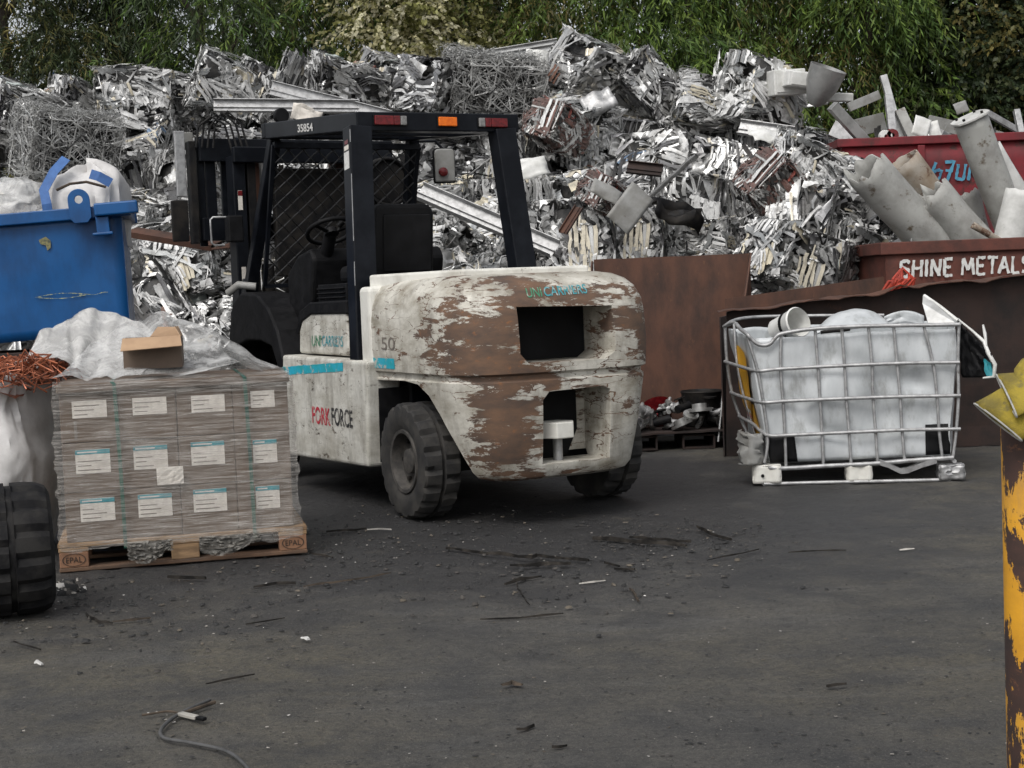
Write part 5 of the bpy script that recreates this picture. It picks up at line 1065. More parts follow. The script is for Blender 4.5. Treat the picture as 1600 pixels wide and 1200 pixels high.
# fleet number, post sticker
a = fl_on(465, 207, 0, -0.584); c = fl_on(489, 205, 0, -0.584)
fit_text('35854', MAT['text_white'], RS, (-0.584, a.y, a.z), (0, -1, -0.085), (0, 0, 1), a.y - c.y, 0.055, bold=0.02)
pd = (Vector((-0.650, 0.72, 0.90)) - Vector((-0.572, 0.86, 2.37))).normalized()
def on_post(t, y_off, h, w_, mat):
    c = Vector((-0.572, 0.86, 2.37)) + pd * t; m = MB(); u = Vector((1, 0, 0)); u = (u - pd * u.dot(pd)).normalized(); nn = pd.cross(u); nn = nn if nn.x * 0 + nn.y < 0 else -nn
    sx_ = Vector((-1, 0, 0)); sx_ = (sx_ - pd * sx_.dot(pd)).normalized(); ty = pd.cross(sx_).normalized(); q = c + sx_ * 0.0772
    m.add([q - ty * w_ / 2 - pd * h / 2, q + ty * w_ / 2 - pd * h / 2, q + ty * w_ / 2 + pd * h / 2, q - ty * w_ / 2 + pd * h / 2], [(0, 1, 2, 3)]); m.build('sticker', MAT[mat], RP)
on_post(0.10, 0, 0.025, 0.06, 'lens_red'); on_post(0.135, 0, 0.03, 0.075, 'paper'); on_post(0.215, 0, 0.11, 0.085, 'text_white')
def post_scratch(t0, t1, x_off):
    m = MB(); c0 = Vector((-0.572, 0.86, 2.37)) + pd * t0; c1 = Vector((-0.572, 0.86, 2.37)) + pd * t1; e = Vector((-0.0755, -0.0655, 0)); m.beam(c0 + e, c1 + e, 0.004, 0.004); m.build('worn_edge', MAT['galv'], RP)
post_scratch(0.3, 0.72, 0); post_scratch(0.85, 1.0, 0); post_scratch(0.02, 0.1, 0)
# work lamp on the roof, mirror
m = MB(); m.lathe([(-.03, 0), (-.03, .055), (.03, .055), (.03, 0)], 'y', (-0.45, 2.62, 2.67), 20); m.lim(-0.47, -0.43, 2.6, 2.64, 2.6, 2.65); m.build('roof_lamp', MAT['black_plastic'], G, bevel=.006)
mr = bpy.data.objects.new('mirror', None); COL.objects.link(mr); mr.parent = FL; mr.location = (0.84, 2.55, 2.20)
rounded_slab(0.155, 0.255, 0.03, 0.03).build('mirror_back', MAT['grey_paint'], mr, bevel=0.01, loc=(0, 0, -0.02), rot=(0, 0, -0.3))
rounded_slab(0.175, 0.275, 0.014, 0.035).build('mirror_frame', MAT['black_plastic'], mr, bevel=0.004, loc=(0.004, 0.022, -0.03), rot=(0, 0, -0.3))
m = MB(); m.lathe([(-.045, 0), (-.045, .014), (-.035, .034), (-.014, .036), (-.014, 0)], 'y', n=20); m.build('knob', MAT['lens_red'], mr, 40, loc=(-0.025, 0, 0.055))
m = MB(); m.tube([(-0.22, 0.1, 0.30), (-0.05, 0.05, 0.30), (0.0, 0.03, 0.24)], 0.012, 8); m.build('mirror_arm', MAT['black_paint'], mr)
# wire screen in front of the driver
SC = bpy.data.objects.new('screen', None); COL.objects.link(SC); SC.parent = FL
def scr(u, v): # u across, v up
    return Vector((-0.56 + 1.16 * u, 2.86 - 0.36 * v, 1.42 + 1.02 * v))
def sb(a, b_, r_): m = MB(); m.beam(a, b_, r_, r_); m.build('screen_frame', MAT['black_paint'], SC, bevel=.003)
sb(scr(0, 0), scr(0, 1), .03); sb(scr(1, 0), scr(1, 1), .03); sb(scr(0, 1), scr(1, 1), .045); sb(scr(0, 0), scr(1, 0), .03)
wm = MB(); NW = 10; W_, H_ = 1.16, 1.08; step = W_ / NW
for fam in (1, -1):
    for k in range(-10, 21):
        x0 = k * step; pts = []
        # line x = x0 + fam * z over the panel, clipped
        za, zb = 0.0, H_
        lo_, hi_ = sorted(((0 - x0) * fam, (W_ - x0) * fam)); za = max(za, lo_); zb = min(zb, hi_)
        if zb - za < 0.03: continue
        N_ = max(2, int((zb - za) / (step / 4)))
        for i in range(N_ + 1):
            z = za + (zb - za) * i / N_; ph = ((z / step * 2) % 2); wv = 0.006 * math.sin(z / step * 2 * math.pi) * fam
            pts.append(scr((x0 + fam * z + wv * 0.5) / W_, z / H_) + Vector((0, wv, 0)))
        wm.tube(pts, 0.0055, 5, False)
o = wm.build('wire_mesh', pm('screen_wire', (0.05, 0.05, 0.052), (0.02, 0.02, 0.02), 9, rough=0.4, metal=0.6, bump=0), SC, 60); o['kind'] = 'stuff'
# grab handle and lamp bracket on the front post
m = MB(); m.lim(-0.80, -0.68, 2.92, 3.02, 1.76, 1.96); m.build('lamp_bracket', MAT['black_plastic'], FL, bevel=.012)
m = MB(); m.tube([(-0.80, 2.97, 1.95), (-0.90, 2.97, 1.95), (-0.92, 2.97, 1.93), (-0.92, 2.97, 1.76), (-0.90, 2.97, 1.74), (-0.82, 2.97, 1.74)], 0.008, 8); m.build('grab_loop', MAT['galv'], FL, 60)
m = MB(); m.tube([(-0.60, 2.95, 1.42), (-0.72, 3.0, 1.44), (-0.78, 3.08, 1.38)], 0.03, 10); m.build('tilt_bracket', MAT['grey_paint'], FL, 50)

# mast
MS = bpy.data.objects.new('mast', None); COL.objects.link(MS); MS.parent = FL
def mb_(x0, x1, y0, y1, z0, z1, name, mat='black_paint', bv=.008): m = MB(); m.lim(x0, x1, y0, y1, z0, z1); return m.build(name, MAT[mat], MS, bevel=bv)
for s in (-1, 1):
    xs = sorted((s * 0.65, s * 0.55)); mb_(xs[0], xs[1], 3.22, 3.40, 0.15, 2.44, 'outer_rail')
    xs = sorted((s * 0.53, s * 0.46)); mb_(xs[0], xs[1], 3.24, 3.38, 0.18, 2.47, 'inner_rail', 'dark_steel')
    m = MB(); m.cyl((s * 0.38, 3.30, 0.2), (s * 0.38, 3.30, 1.6), 0.05, 14); m.build('lift_cylinder', MAT['dark_steel'], MS, 40)
    m = MB(); m.cyl((s * 0.38, 3.30, 1.6), (s * 0.38, 3.30, 2.42), 0.03, 12); m.build('cylinder_rod', MAT['galv'], MS, 40)
    m = MB(); m.beam((s * 0.22, 3.33, 0.6), (s * 0.22, 3.33, 2.38), 0.035, 0.02); m.build('lift_chain', MAT['dark_steel'], MS)
mb_(-0.655, 0.655, 3.16, 3.22, 2.38, 2.50, 'top_cross_member'); mb_(-0.655, 0.655, 3.405, 3.45, 1.1, 1.24, 'mid_cross_member'); mb_(-0.655, 0.655, 3.405, 3.45, 0.3, 0.45, 'low_cross_member')
mb_(-0.30, 0.40, 3.28, 3.36, 1.5, 2.35, 'centre_plate', 'dark_steel')
m = MB(); m.lim(-0.62, -0.585, 3.2165, 3.2185, 2.02, 2.17); m.build('sticker', MAT['paper'], MS); m = MB(); m.lim(-0.62, -0.585, 3.2145, 3.216, 2.13, 2.168); m.build('sticker', MAT['lens_red'], MS)
m = MB(); m.lim(-0.62, -0.585, 3.2165, 3.2185, 1.35, 1.58); m.build('sticker', MAT['paper'], MS)
# hose reel
HR = bpy.data.objects.new('hose_reel', None); COL.objects.link(HR); HR.parent = MS; HR.location = (0.56, 3.08, 2.22)
for k in range(6):
    m = MB(); R_ = 0.185 - 0.012 * (k % 3); m.lathe([(0.016 * math.cos(2 * math.pi * j / 8), R_ + 0.016 * math.sin(2 * math.pi * j / 8)) for j in range(8)], 'y', (0, -0.06 + 0.026 * k, 0), 32, True); m.build('hose_turn', MAT['rubber'], HR, 60)
m = MB(); m.lathe([(-.05, 0), (-.05, .16), (-.04, .165), (.06, .165), (.06, 0)], 'y', n=32); m.build('reel_drum', MAT['dark_steel'], HR, 30)
for k in range(3):
    m = MB(); x = 0.70 + 0.02 * k; m.tube([(x, 3.1, 2.45), (x + 0.05, 3.05, 2.3), (x + 0.04, 3.05, 2.0), (x - 0.02, 3.1, 1.6), (x - .03, 3.12, 1.2)], 0.012, 8); m.build('hose', MAT['rubber'], MS, 60)
for k in range(4):
    m = MB(); x = -0.86 + 0.045 * k; m.tube([(x, 3.45, 2.52), (x + 0.02, 3.44, 2.68 + .02 * (k % 2)), (x + 0.12, 3.42, 2.76 + .015 * k), (x + 0.22, 3.40, 2.70), (x + 0.27, 3.38, 2.46)], 0.009, 8); m.build('hose', MAT['rubber'], MS, 60)
# raised carriage with backrest and forks
CR = bpy.data.objects.new('carriage', None); COL.objects.link(CR); CR.parent = FL; CR.location = (0, 3.50, 0)
def cb(x0, x1, y0, y1, z0, z1, name, mat='black_paint', bv=.006): m = MB(); m.lim(x0, x1, y0, y1, z0, z1); return m.build(name, MAT[mat], CR, bevel=bv)
cb(-0.82, 0.82, 0.0, 0.06, 1.80, 1.98, 'lower_bar'); cb(-0.82, 0.82, 0.0, 0.06, 2.42, 2.60, 'upper_bar')
for x in (-0.83, -0.52, 0.47, 0.78): cb(x, x + 0.06, 0.062, 0.10, 1.76, 2.62, 'upright')
cb(-0.765, -0.68, 0.064, 0.094, 1.95, 2.5, 'upright'); cb(-0.64, -0.53, 0.064, 0.094, 1.95, 2.5, 'upright')
cb(-0.90, -0.845, 0.02, 0.12, 1.78, 2.58, 'edge_plate', 'dark_steel'); cb(-1.0, -0.92, 0.05, 0.08, 2.15, 2.66, 'clamp_plate', 'galv'); cb(-1.05, -0.92, 0.05, 0.085, 1.80, 2.12, 'clamp_plate', 'dark_steel')
cb(-0.915, -0.83, 0.124, 0.14, 2.52, 2.66, 'clamp_plate', 'grey_paint')
for x in (-0.42, 0.30):
    m = MB(); m.prism([(0.10, 2.45), (0.15, 2.45), (0.15, 1.83), (1.20, 1.79), (1.20, 1.775), (0.12, 1.76), (0.10, 1.80)], 'x', x, x + 0.14); m.build('fork', MAT['rust'], CR, bevel=.005)
# ================================================================== WRAPPED PALLET OF CARTONS
MAT['wood_block'] = pm('wood_block', (0.24, 0.125, 0.07), (0.15, 0.08, 0.048), 6, rough=0.85, bump=0.4, bs=30)
_a = at_z(93, 896); _b = at_z(486, 864); PRZ = math.degrees(math.atan2(_b.y - _a.y, _b.x - _a.x)); PM = frame(_a, PRZ); PI_ = PM.inverted(); PLN = 1.22
pal = thing('pallet', 'wooden europallet with stamped corner blocks under the wrapped cartons', 'pallet', _a, PRZ)
def pbox(name, x0, x1, y0, y1, z0, z1, mat, par=pal, bv=.004): m = MB(); m.lim(x0, x1, y0, y1, z0, z1); return m.build(name, MAT[mat], par, bevel=bv)
for y0 in (0, .35, .70): pbox('bottom_board', 0, PLN, y0, y0 + .10, 0.002, .022, 'wood_dark')
blocks = {}
for i, x0 in enumerate((0, PLN / 2 - .0725, PLN - .145)):
    for y0 in (0, .35, .70): blocks[i, y0] = pbox('block', x0 + .003, x0 + .142, y0 + .002, y0 + .098, .0225, .099, 'wood_block' if i != 1 else 'wood')
    pbox('stringer_board', x0, x0 + .145, 0.001, .799, .0995, .121, 'wood')
for k in range(5): pbox('deck_board', -.002, PLN + .002, .16375 * k, .16375 * k + .135 + (.01 if k % 2 == 0 else 0), .1215, .1435, 'wood')
for i in (0, 2):
    x0 = 0 if i == 0 else PLN - .145
    m = MB(); m.lathe([(-.002, .92), (-.002, 1.0)], 'y', n=32); o = m.build('stamp_ring', MAT['stamp_ink'], blocks[i, 0], loc=(x0 + .0725, 0.001, .061)); o.scale = (.056, 1, .032)
    fit_text('EPAL', MAT['stamp_ink'], blocks[i, 0], (x0 + .034, -.0012, .047), (1, 0, 0), (0, 0, 1), .078, .028, name='stamp')
# cartons
CWD, CHT, CDP = .279, .246, .76; Z0 = .145
MAT['carton_tape'] = pm('carton_tape', (0.27, 0.20, 0.14), rough=.4, bump=0)
COLN = ['first', 'second', 'third', 'last']; ROWN2 = ['bottom', 'middle', 'top']
rngC = random.Random(9)
cart_me = MB().lim(-CWD / 2 + .0015, CWD / 2 - .0015, 0, CDP, 0, CHT - .002).mesh('carton', MAT['cardboard'])
for r in range(3):
    for c in range(4):
        dx, dy = rngC.gauss(0, .002), rngC.uniform(0, .008)
        x = .044 + CWD * (c + .5) + dx; w_ = PM @ Vector((x, .018 + dy, Z0 + CHT * r))
        lab = ['carton, %s layer, %s from the copper bag, %s' % (ROWN2[r], COLN[c], 'pale plain label' if r == 2 else 'teal-headed white label')]
        t = thing('carton', 'brown ' + lab[0], 'carton', w_, PRZ, 'cartons on the wrapped pallet')
        link('carton_body', cart_me, t, bevel=.004)
        lx = -.02 + rngC.uniform(-.008, .008); lz = (.125, .115, .14)[r] + rngC.uniform(-.007, .007); lw = .165 if c < 3 else .12; lh = (.115, .118, .085)[r]
        m = MB(); m.lim(lx - lw / 2 + .03, lx + lw / 2 + .03, -.0022, -.0004, lz - .02, lz + lh - .02); L_ = m.build('label', MAT['paper'], t)
        if r < 2:
            m = MB(); m.lim(lx - lw / 2 + .03, lx + lw / 2 + .03, -.0036, -.0023, lz + lh - .043, lz + lh - .021); m.build('label_header', MAT['teal'], L_)
            m = MB(); m.lim(lx - lw / 2 + .04, lx + lw / 2 - .03, -.0042, -.0038, lz + lh - .036, lz + lh - .029); m.build('label_print', MAT['text_white'], L_)
        for k in range(3):
            ww = lw * rngC.uniform(.3, .75); m = MB(); zz = lz - .005 + .022 * k; m.lim(lx - lw / 2 + .04, lx - lw / 2 + .04 + ww, -.0032, -.0024, zz, zz + .004); m.build('label_print', MAT['print_grey'], L_)
        if c == 0 and r == 2:
            m = MB(); m.lim(-.075, -.06, -.002, -.0005, .02, .11); m.build('print_mark', MAT['print_grey'], t)
m = MB(); m.grid(lambda u, v: (u * .13, -.006 - .008 * abs(fbm(u * 5, v * 5, 2)), v * .088), 8, 6); o = m.build('paper_tag', MAT['paper']); o.matrix_world = PM @ Matrix.Translation((.49, -.004, .405)); tag(o, 'small crinkled white tag under a teal-headed label', 'tag')
lidm = MB(); lidm.lim(.032, 1.168, -.005, .80, Z0 + 3 * CHT, Z0 + 3 * CHT + .045); lid = lidm.build('cardboard_lid', MAT['cardboard'], bevel=.008); lid.matrix_world = PM; tag(lid, 'flat cardboard tray covering the top of the carton stack', 'cardboard lid')
ZT = Z0 + 3 * CHT + .047
for k, x in enumerate((.310, .945)):
    m = MB(); V = []
    path = [(x - .01, .80, ZT), (x - .01, -.012, ZT + .002), (x, -.016, ZT - .01), (x + .008, -.014, .55), (x + .012, -.014, .15), (x + .012, -.006, .10)]
    for q in path: V += [(q[0] - .009, q[1], q[2]), (q[0] + .009, q[1], q[2])]
    m.add(V, [(2 * i, 2 * i + 1, 2 * i + 3, 2 * i + 2) for i in range(len(path) - 1)]); o = m.build('strap', MAT['strap_green'], thick=.001); o.name = 'packing_strap'; o.matrix_world = PM; tag(o, 'green packing strap %s round the wrapped cartons' % ('beside the copper bag end' if k == 0 else 'at the forklift end'), 'strap')
# stretch film round the stack
per = [(.018, -.026), (1.182, -.026), (1.182, .81), (.018, .81)]; lens_ = [1.164, .836, 1.164, .836]; tot = sum(lens_)
def filmp(u, v):
    s = (u % 1.0) * tot; k = 0
    while s > lens_[k] and k < 3: s -= lens_[k]; k += 1
    a, c = per[k], per[(k + 1) % 4]; t = s / lens_[k]; x = a[0] + (c[0] - a[0]) * t; y = a[1] + (c[1] - a[1]) * t; nx, ny = [(0, -1), (1, 0), (0, 1), (-1, 0)][k]
    ed = min(t, 1 - t) * lens_[k]; zb = .130 - .045 * max(0, fbm(u * 18, 2.2) - .1); z = zb + v * (ZT + .015 - zb)
    if v < .08: z -= .02 * (1 + 1.2 * fbm(u * 22, .5)) * (1 - v / .08)
    off = .004 * fbm(u * 60, v * 12, 1.0) + .010 * max(0, fbm(u * 14, v * 9, 4.4)) + (.022 * abs(fbm(v * 7, u * 30)) if ed < .05 else 0) + (0.016 * (1 - v / .12) * (0.6 + fbm(u * 16, 3)) if v < .12 else 0)
    if v > .97: off -= .03
    return (x + nx * off, y + ny * off, z)
m = MB(); m.grid(filmp, 150, 44, closed=True); o = m.build('stretch_wrap', MAT['film'], smooth=50); o.matrix_world = PM; tag(o, 'clear streaky stretch film wound around the stacked cartons', 'stretch film')
# hanging film tails at the pallet front
for k, (x0, x1, zb, lab) in enumerate([(.33, .55, .02, 'dark crumpled film tail hanging over the pallet middle gap'), (.68, .98, .03, 'loose film tail hanging over the pallet gap by the forklift')]):
    m = MB(); m.grid(lambda u, v: (x0 + (x1 - x0) * u + .01 * fbm(v * 6, u * 4, k), -.035 - .03 * abs(fbm(u * 9, v * 7, k + 1)), .135 - (.135 - zb) * v * (.5 + .5 * math.sin(math.pi * min(1, u + .15)))), 26, 14)
    o = m.build('film_tail', MAT['film_dark'] if 'film_dark' in MAT else MAT.setdefault('film_dark', film_mat('film_dark', (0.20, 0.19, 0.17), .35, .95, (1.5, 1, 3), .2)), smooth=60); o.matrix_world = PM; tag(o, lab, 'stretch film')
# draped sheets, copper bag
def drape(ridge, frontl, back, name, mat, label, cat, fold=.03, nu=60, nv=26, seed=0, thick=0):
    def interp(L_, u):
        s = u * (len(L_) - 1); i = min(len(L_) - 2, int(s)); t = s - i; t = t * t * (3 - 2 * t) * .5 + t * .5; return L_[i].lerp(L_[i + 1], t)
    def fn(u, v):
        a, r, bk = interp(frontl, u), interp(ridge, u), interp(back, u)
        p = a.lerp(r, (v / .65)) if v < .65 else r.lerp(bk, (v - .65) / .35)
        sag = -.05 * math.sin(math.pi * min(1, v / .65)) 
        k = abs(fbm(u * 4.2 + v * 1.1 + seed, v * .55 + seed, seed, 2)); k2 = fbm(u * 2.1 + seed, v * 1.6 + seed, 2, 2)
        pl = abs(math.sin(u * 13 + 3 * k2 + seed)) ** .55; vv = min(1, v / .65); k = k + .06 * pl
        return p + Vector((fold * k2 * .6, -fold * k * .8, sag * .9 + fold * (k - .2) * 1.5))
    m = MB(); m.grid(fn, nu, nv); o = m.build(name, mat, smooth=70, thick=thick); return tag(o, label, cat)
MAT['flap_sheet'] = film_mat('flap_sheet', (0.58, 0.575, 0.56), 0.42, 1.0, (2.0, 2.0, 0.8), 0.18)
def W(x, y, z): return PM @ Vector((x, y, z))
drape([at_y(148, 535, 7.75), at_y(185, 505, 7.8), at_y(230, 496, 7.85), at_y(265, 489, 7.9), at_y(300, 505, 7.95), at_y(345, 532, 8.0), at_y(390, 556, 8.0), at_y(440, 572, 8.0)],
      [W(.01, .02, ZT + .012), W(.13, .03, ZT + .016), W(.28, .05, ZT + .02), W(.45, .05, ZT + .018), W(.62, .04, ZT + .016), W(.78, .03, ZT + .014), W(.97, .02, ZT + .012), W(1.17, .01, ZT + .01)],
      [W(-.1, 1.15, .7), W(.1, 1.2, .7), W(.3, 1.2, .7), W(.5, 1.2, .7), W(.7, 1.15, .75), W(.9, 1.0, .8), W(1.0, .9, .85), W(1.17, .85, .88)], 'plastic_sheet', MAT['film_milky'], 'milky translucent plastic sheet draped over the carton stack', 'plastic sheet', .045, seed=1.7)
drape([at_y(62, 518, 7.9), at_y(85, 508, 7.95), at_y(118, 492, 8.05), at_y(150, 484, 8.1), at_y(185, 488, 8.1), at_y(215, 502, 8.1), at_y(250, 530, 8.1)],
      [at_y(20, 575, 7.55), at_y(55, 558, 7.55), at_y(90, 560, 7.6), at_y(120, 575, 7.62), at_y(145, 588, 7.68), at_y(175, 592, 7.7), at_y(215, 590, 7.75)],
      [at_y(30, 600, 8.5), at_y(75, 600, 8.5), at_y(110, 600, 8.5), at_y(150, 600, 8.5), at_y(185, 600, 8.5), at_y(215, 600, 8.5), at_y(250, 600, 8.5)], 'bag_flap', MAT['flap_sheet'], 'white woven bag flap thrown up between copper bag and cartons', 'bag flap', .055, seed=5.1, thick=.003)
cb_ = thing('bulk_bag', 'grimy white bulk bag open at the top and full of copper wire', 'bulk bag', (-2.96, 7.72, 0))
def bagw(u, v):
    a = 2 * math.pi * u; ca, sa = math.cos(a), math.sin(a); n = .5; sx = math.copysign(abs(ca) ** n, ca); sy = math.copysign(abs(sa) ** n, sa)
    r = .88 + .16 * math.sin(math.pi * min(1, v * 1.15)) ; k = fbm(ca * 1.4, sa * 1.4, v * 2.6); k2 = abs(fbm(ca * 4 + 2, sa * 4, v * 4))
    z = v * (.98 + .05 * fbm(ca * 2, sa * 2, 7) + (.05 if sa > 0 else -.02)); return (.47 * sx * r * (1 + .10 * k - .10 * k2), .45 * sy * r * (1 + .10 * k - .10 * k2), z)
m = MB(); m.grid(bagw, 72, 30, closed=True); m.build('bag_body', MAT['fabric_white'], cb_, 70, thick=.004)
rngW = random.Random(12)
m = MB(); m.grid(lambda u, v: (.40 * (2 * u - 1), .38 * (2 * v - 1), .87 + .06 * fbm(u * 4, v * 4) + .05 * math.sin(math.pi * u) * math.sin(math.pi * v)), 12, 12); m.build('wire_bed', MAT['copper'], cb_, 40)
for x0 in (-.30, .12):
    m = MB(); V = []
    for q in ((x0, -.47, .55), (x0, -.475, .8), (x0 + .02, -.45, .98), (x0 + .06, -.36, 1.04), (x0 + .12, -.25, 1.0)): V += [(q[0] - .03, q[1], q[2]), (q[0] + .03, q[1], q[2])]
    m.add(V, [(2 * i, 2 * i + 1, 2 * i + 3, 2 * i + 2) for i in range(4)]); m.build('lifting_loop', MAT['fabric_white'], cb_, thick=.004)
cop = thing('copper_wire', 'heap of tangled reddish copper wire in the open bulk bag', 'copper wire', (-2.80, 7.66, .86)); 
wire = MB()
for k in range(300):
    c = Vector((rngW.uniform(-.32, .42), rngW.uniform(-.36, .36), rngW.uniform(.02, .15))); a = rngW.uniform(0, 6.28); pts = []
    for i in range(7): pts.append(c + Vector((math.cos(a), math.sin(a) * .8, 0)) * (i - 3) * .04 + Vector((rngW.gauss(0, .02), rngW.gauss(0, .02), rngW.gauss(0, .02) + .05 * math.sin(math.pi * i / 6)))); a += rngW.gauss(0, .45)
    wire.tube(pts, rngW.choice([.0028, .0035, .005]), 5)
o = wire.build('wire_tangle', MAT['copper'], cop, 60); o['kind'] = 'stuff'
# small open box on top
bx = thing('open_carton', 'small open brown cardboard box standing on the wrapped stack', 'cardboard box', at_y(240, 586, 7.30) + Vector((0, 0, .035)), 10)
m = MB(); bw_, bd_, bh_ = .285, .22, .155
for nm, P in (('box_side', [(-bw_ / 2, 0, 0), (bw_ / 2, 0, 0), (bw_ / 2, 0, bh_), (-bw_ / 2, 0, bh_)]), ('box_side', [(-bw_ / 2, bd_, 0), (bw_ / 2, bd_, 0), (bw_ / 2, bd_, bh_), (-bw_ / 2, bd_, bh_)]), ('box_side', [(-bw_ / 2, 0, 0), (-bw_ / 2, bd_, 0), (-bw_ / 2, bd_, bh_), (-bw_ / 2, 0, bh_)]), ('box_side', [(bw_ / 2, 0, 0), (bw_ / 2, bd_, 0), (bw_ / 2, bd_, bh_), (bw_ / 2, 0, bh_)]), ('box_base', [(-bw_ / 2, 0, 0), (bw_ / 2, 0, 0), (bw_ / 2, bd_, 0), (-bw_ / 2, bd_, 0)]),
              ('front_flap', [(-bw_ / 2, -.002, bh_), (bw_ / 2, -.002, bh_ + .004), (bw_ / 2 + .01, -.105, bh_ - .045), (-bw_ / 2 - .004, -.11, bh_ - .06)]), ('side_flap', [(bw_ / 2, .01, bh_), (bw_ / 2, bd_, bh_), (bw_ / 2 - .02, bd_, bh_ + .05), (bw_ / 2 - .03, .06, bh_ + .05)]), ('rear_flap', [(-bw_ / 2 + .12, bd_, bh_), (bw_ / 2, bd_, bh_), (bw_ / 2 - .02, bd_ + .02, bh_ + .045), (-bw_ / 2 + .16, bd_ + .03, bh_ + .05)])):
    m = MB(); m.add(P, [(0, 1, 2, 3)]); m.build(nm, MAT['cardboard_light' if 'flap' in nm else 'cardboard'], bx, thick=.004)

# ================================================================== TYRE AT THE EDGE
ty = thing('vehicle_wheel', 'big black chunky-treaded tyre standing in front of the copper bag', 'wheel', (at_y(88, 870, 6.1).x - .205, 6.13, .278), 0, rot=(0.02, 0, math.radians(21)))
N = 15
def tmod(i, j, h, r):
    ph = (i + (2 if j > 8 else 0)) % 4
    if 3 <= j <= 6 and ph == 0: r -= .018
    if 10 <= j <= 13 and ph == 0: r -= .018
    return h, r
hw, R = .165, .285
prof = [(-hw * .78, .15), (-hw * 1.0, .19), (-hw * 1.02, .235), (-hw * .92, .265), (-hw * .72, .28), (-hw * .4, R), (-hw * .08, R), (-hw * .07, R - .014), (hw * .07, R - .014), (hw * .08, R), (hw * .12, R), (hw * .4, R), (hw * .72, .28), (hw * .92, .265), (hw * 1.02, .235), (hw * 1.0, .19), (hw * .78, .15)]
m = MB(); m.lathe(prof, 'x', n=N * 4, mod=tmod); m.build('tyre', MAT['rubber'], ty, 24)
m = MB(); m.lathe([(hw * .78, .152), (hw * .8, .14), (hw * .3, .13), (hw * .25, .06), (hw * .5, .05), (hw * .5, 0)], 'x', n=32); m.build('rim', MAT['rim'], ty, 30)
m = MB(); m.lathe([(-hw * .78, .152), (-hw * .8, .14), (-hw * .3, .13), (-hw * .25, .06), (-hw * .5, 0)], 'x', n=32); m.build('rim', MAT['rim'], ty, 30)
# ================================================================== CAGED LIQUID TANK
_a = at_z(1192, 758); _b = at_z(1500, 751); IRZ = math.degrees(math.atan2(_b.y - _a.y, _b.x - _a.x)); IM = frame(_a, IRZ); II = IM.inverted()
ibc = thing('caged_tank', 'crushed white plastic liquid tank in a bent galvanised wire cage', 'tank', _a, IRZ)
def zi(zx, zy, ly):
    """point seen at the given spot of the enlarged view, on the plane ly behind the cage front"""
    px, py = 1100 + zx * .3125, 440 + zy * .3125; c = II @ Vector(cam_C); d = II.to_3x3() @ Vector(ray(px, py)); return c + d * ((ly - c.y) / d.y)
def smooth_path(P, k=3):
    out = []
    for i in range(len(P) - 1):
        p0, p1, p2, p3 = P[max(0, i - 1)], P[i], P[i + 1], P[min(len(P) - 1, i + 2)]
        for j in range(k):
            t = j / k; out.append(.5 * ((2 * p1) + (p2 - p0) * t + (2 * p0 - 5 * p1 + 4 * p2 - p3) * t * t + (3 * p1 - p0 - 3 * p2 + p3) * t ** 3))
    return out + [P[-1]]
def cage(pts, r=.0095, ly=0.0, name='cage_bar'):
    P = [zi(x, y, ly if len(q) == 0 else q[0]) for x, y, *q in pts]; m = MB(); m.tube(smooth_path(P), r, 8); m.build(name, MAT['galv'], ibc, 60)
LB_ = .75   # depth of the rear corner of the pushed-over side
cage([(100, 225, LB_), (150, 205, .6), (180, 235, .3), (215, 262, .02), (235, 285), (275, 315), (325, 315), (362, 275), (400, 258), (560, 235), (830, 222), (1100, 218), (1277, 214)], .013)
cage([(100, 225, LB_), (160, 190, .85), (300, 175, 1.0), (600, 170, 1.0), (900, 168, 1.0)], .012)
cage([(105, 400, LB_), (150, 415, .4), (200, 430, .2), (270, 447, .01), (380, 437), (700, 420), (1000, 408), (1277, 404)], .012)
cage([(135, 555, LB_), (180, 572, .4), (220, 585, .2), (295, 605, .01), (400, 598), (700, 585), (1000, 575), (1282, 570)], .012)
cage([(175, 672, LB_), (210, 692, .4), (250, 715, .2), (315, 768, .01), (420, 768), (700, 755), (1000, 742), (1282, 737)], .012)
cage([(270, 890, .3), (295, 915, .1), (330, 930), (420, 933), (600, 922), (850, 910), (1050, 893), (1247, 880)], .015)
for v in ([(385, 270), (383, 440), (395, 600), (405, 770), (410, 920)], [(555, 238), (570, 430), (580, 590), (590, 760), (597, 912)], [(688, 230), (703, 420), (712, 585), (725, 755), (735, 905)], [(822, 224), (840, 415), (845, 580), (858, 748), (868, 903)], [(948, 220), (965, 410), (980, 575), (990, 742), (1003, 895)], [(1098, 218), (1145, 406), (1165, 572), (1175, 740), (1192, 885)], [(1275, 212), (1270, 404), (1273, 570), (1262, 737), (1245, 878)], [(213, 262), (240, 350), (268, 447), (297, 605), (318, 768), (312, 860), (300, 905)]):
    cage([(x, y, .014) for x, y in v], .010)
cage([(105, 228, LB_), (115, 400, LB_), (140, 555, LB_), (180, 675, LB_), (235, 800, .6)], .011)
cage([(150, 210, .5), (165, 410, .45), (200, 575, .42), (240, 705, .4), (275, 880, .35)], .009)
cage([(1275, 212, 0.0), (1282, 205, .5), (1270, 190, 1.0)], .012)
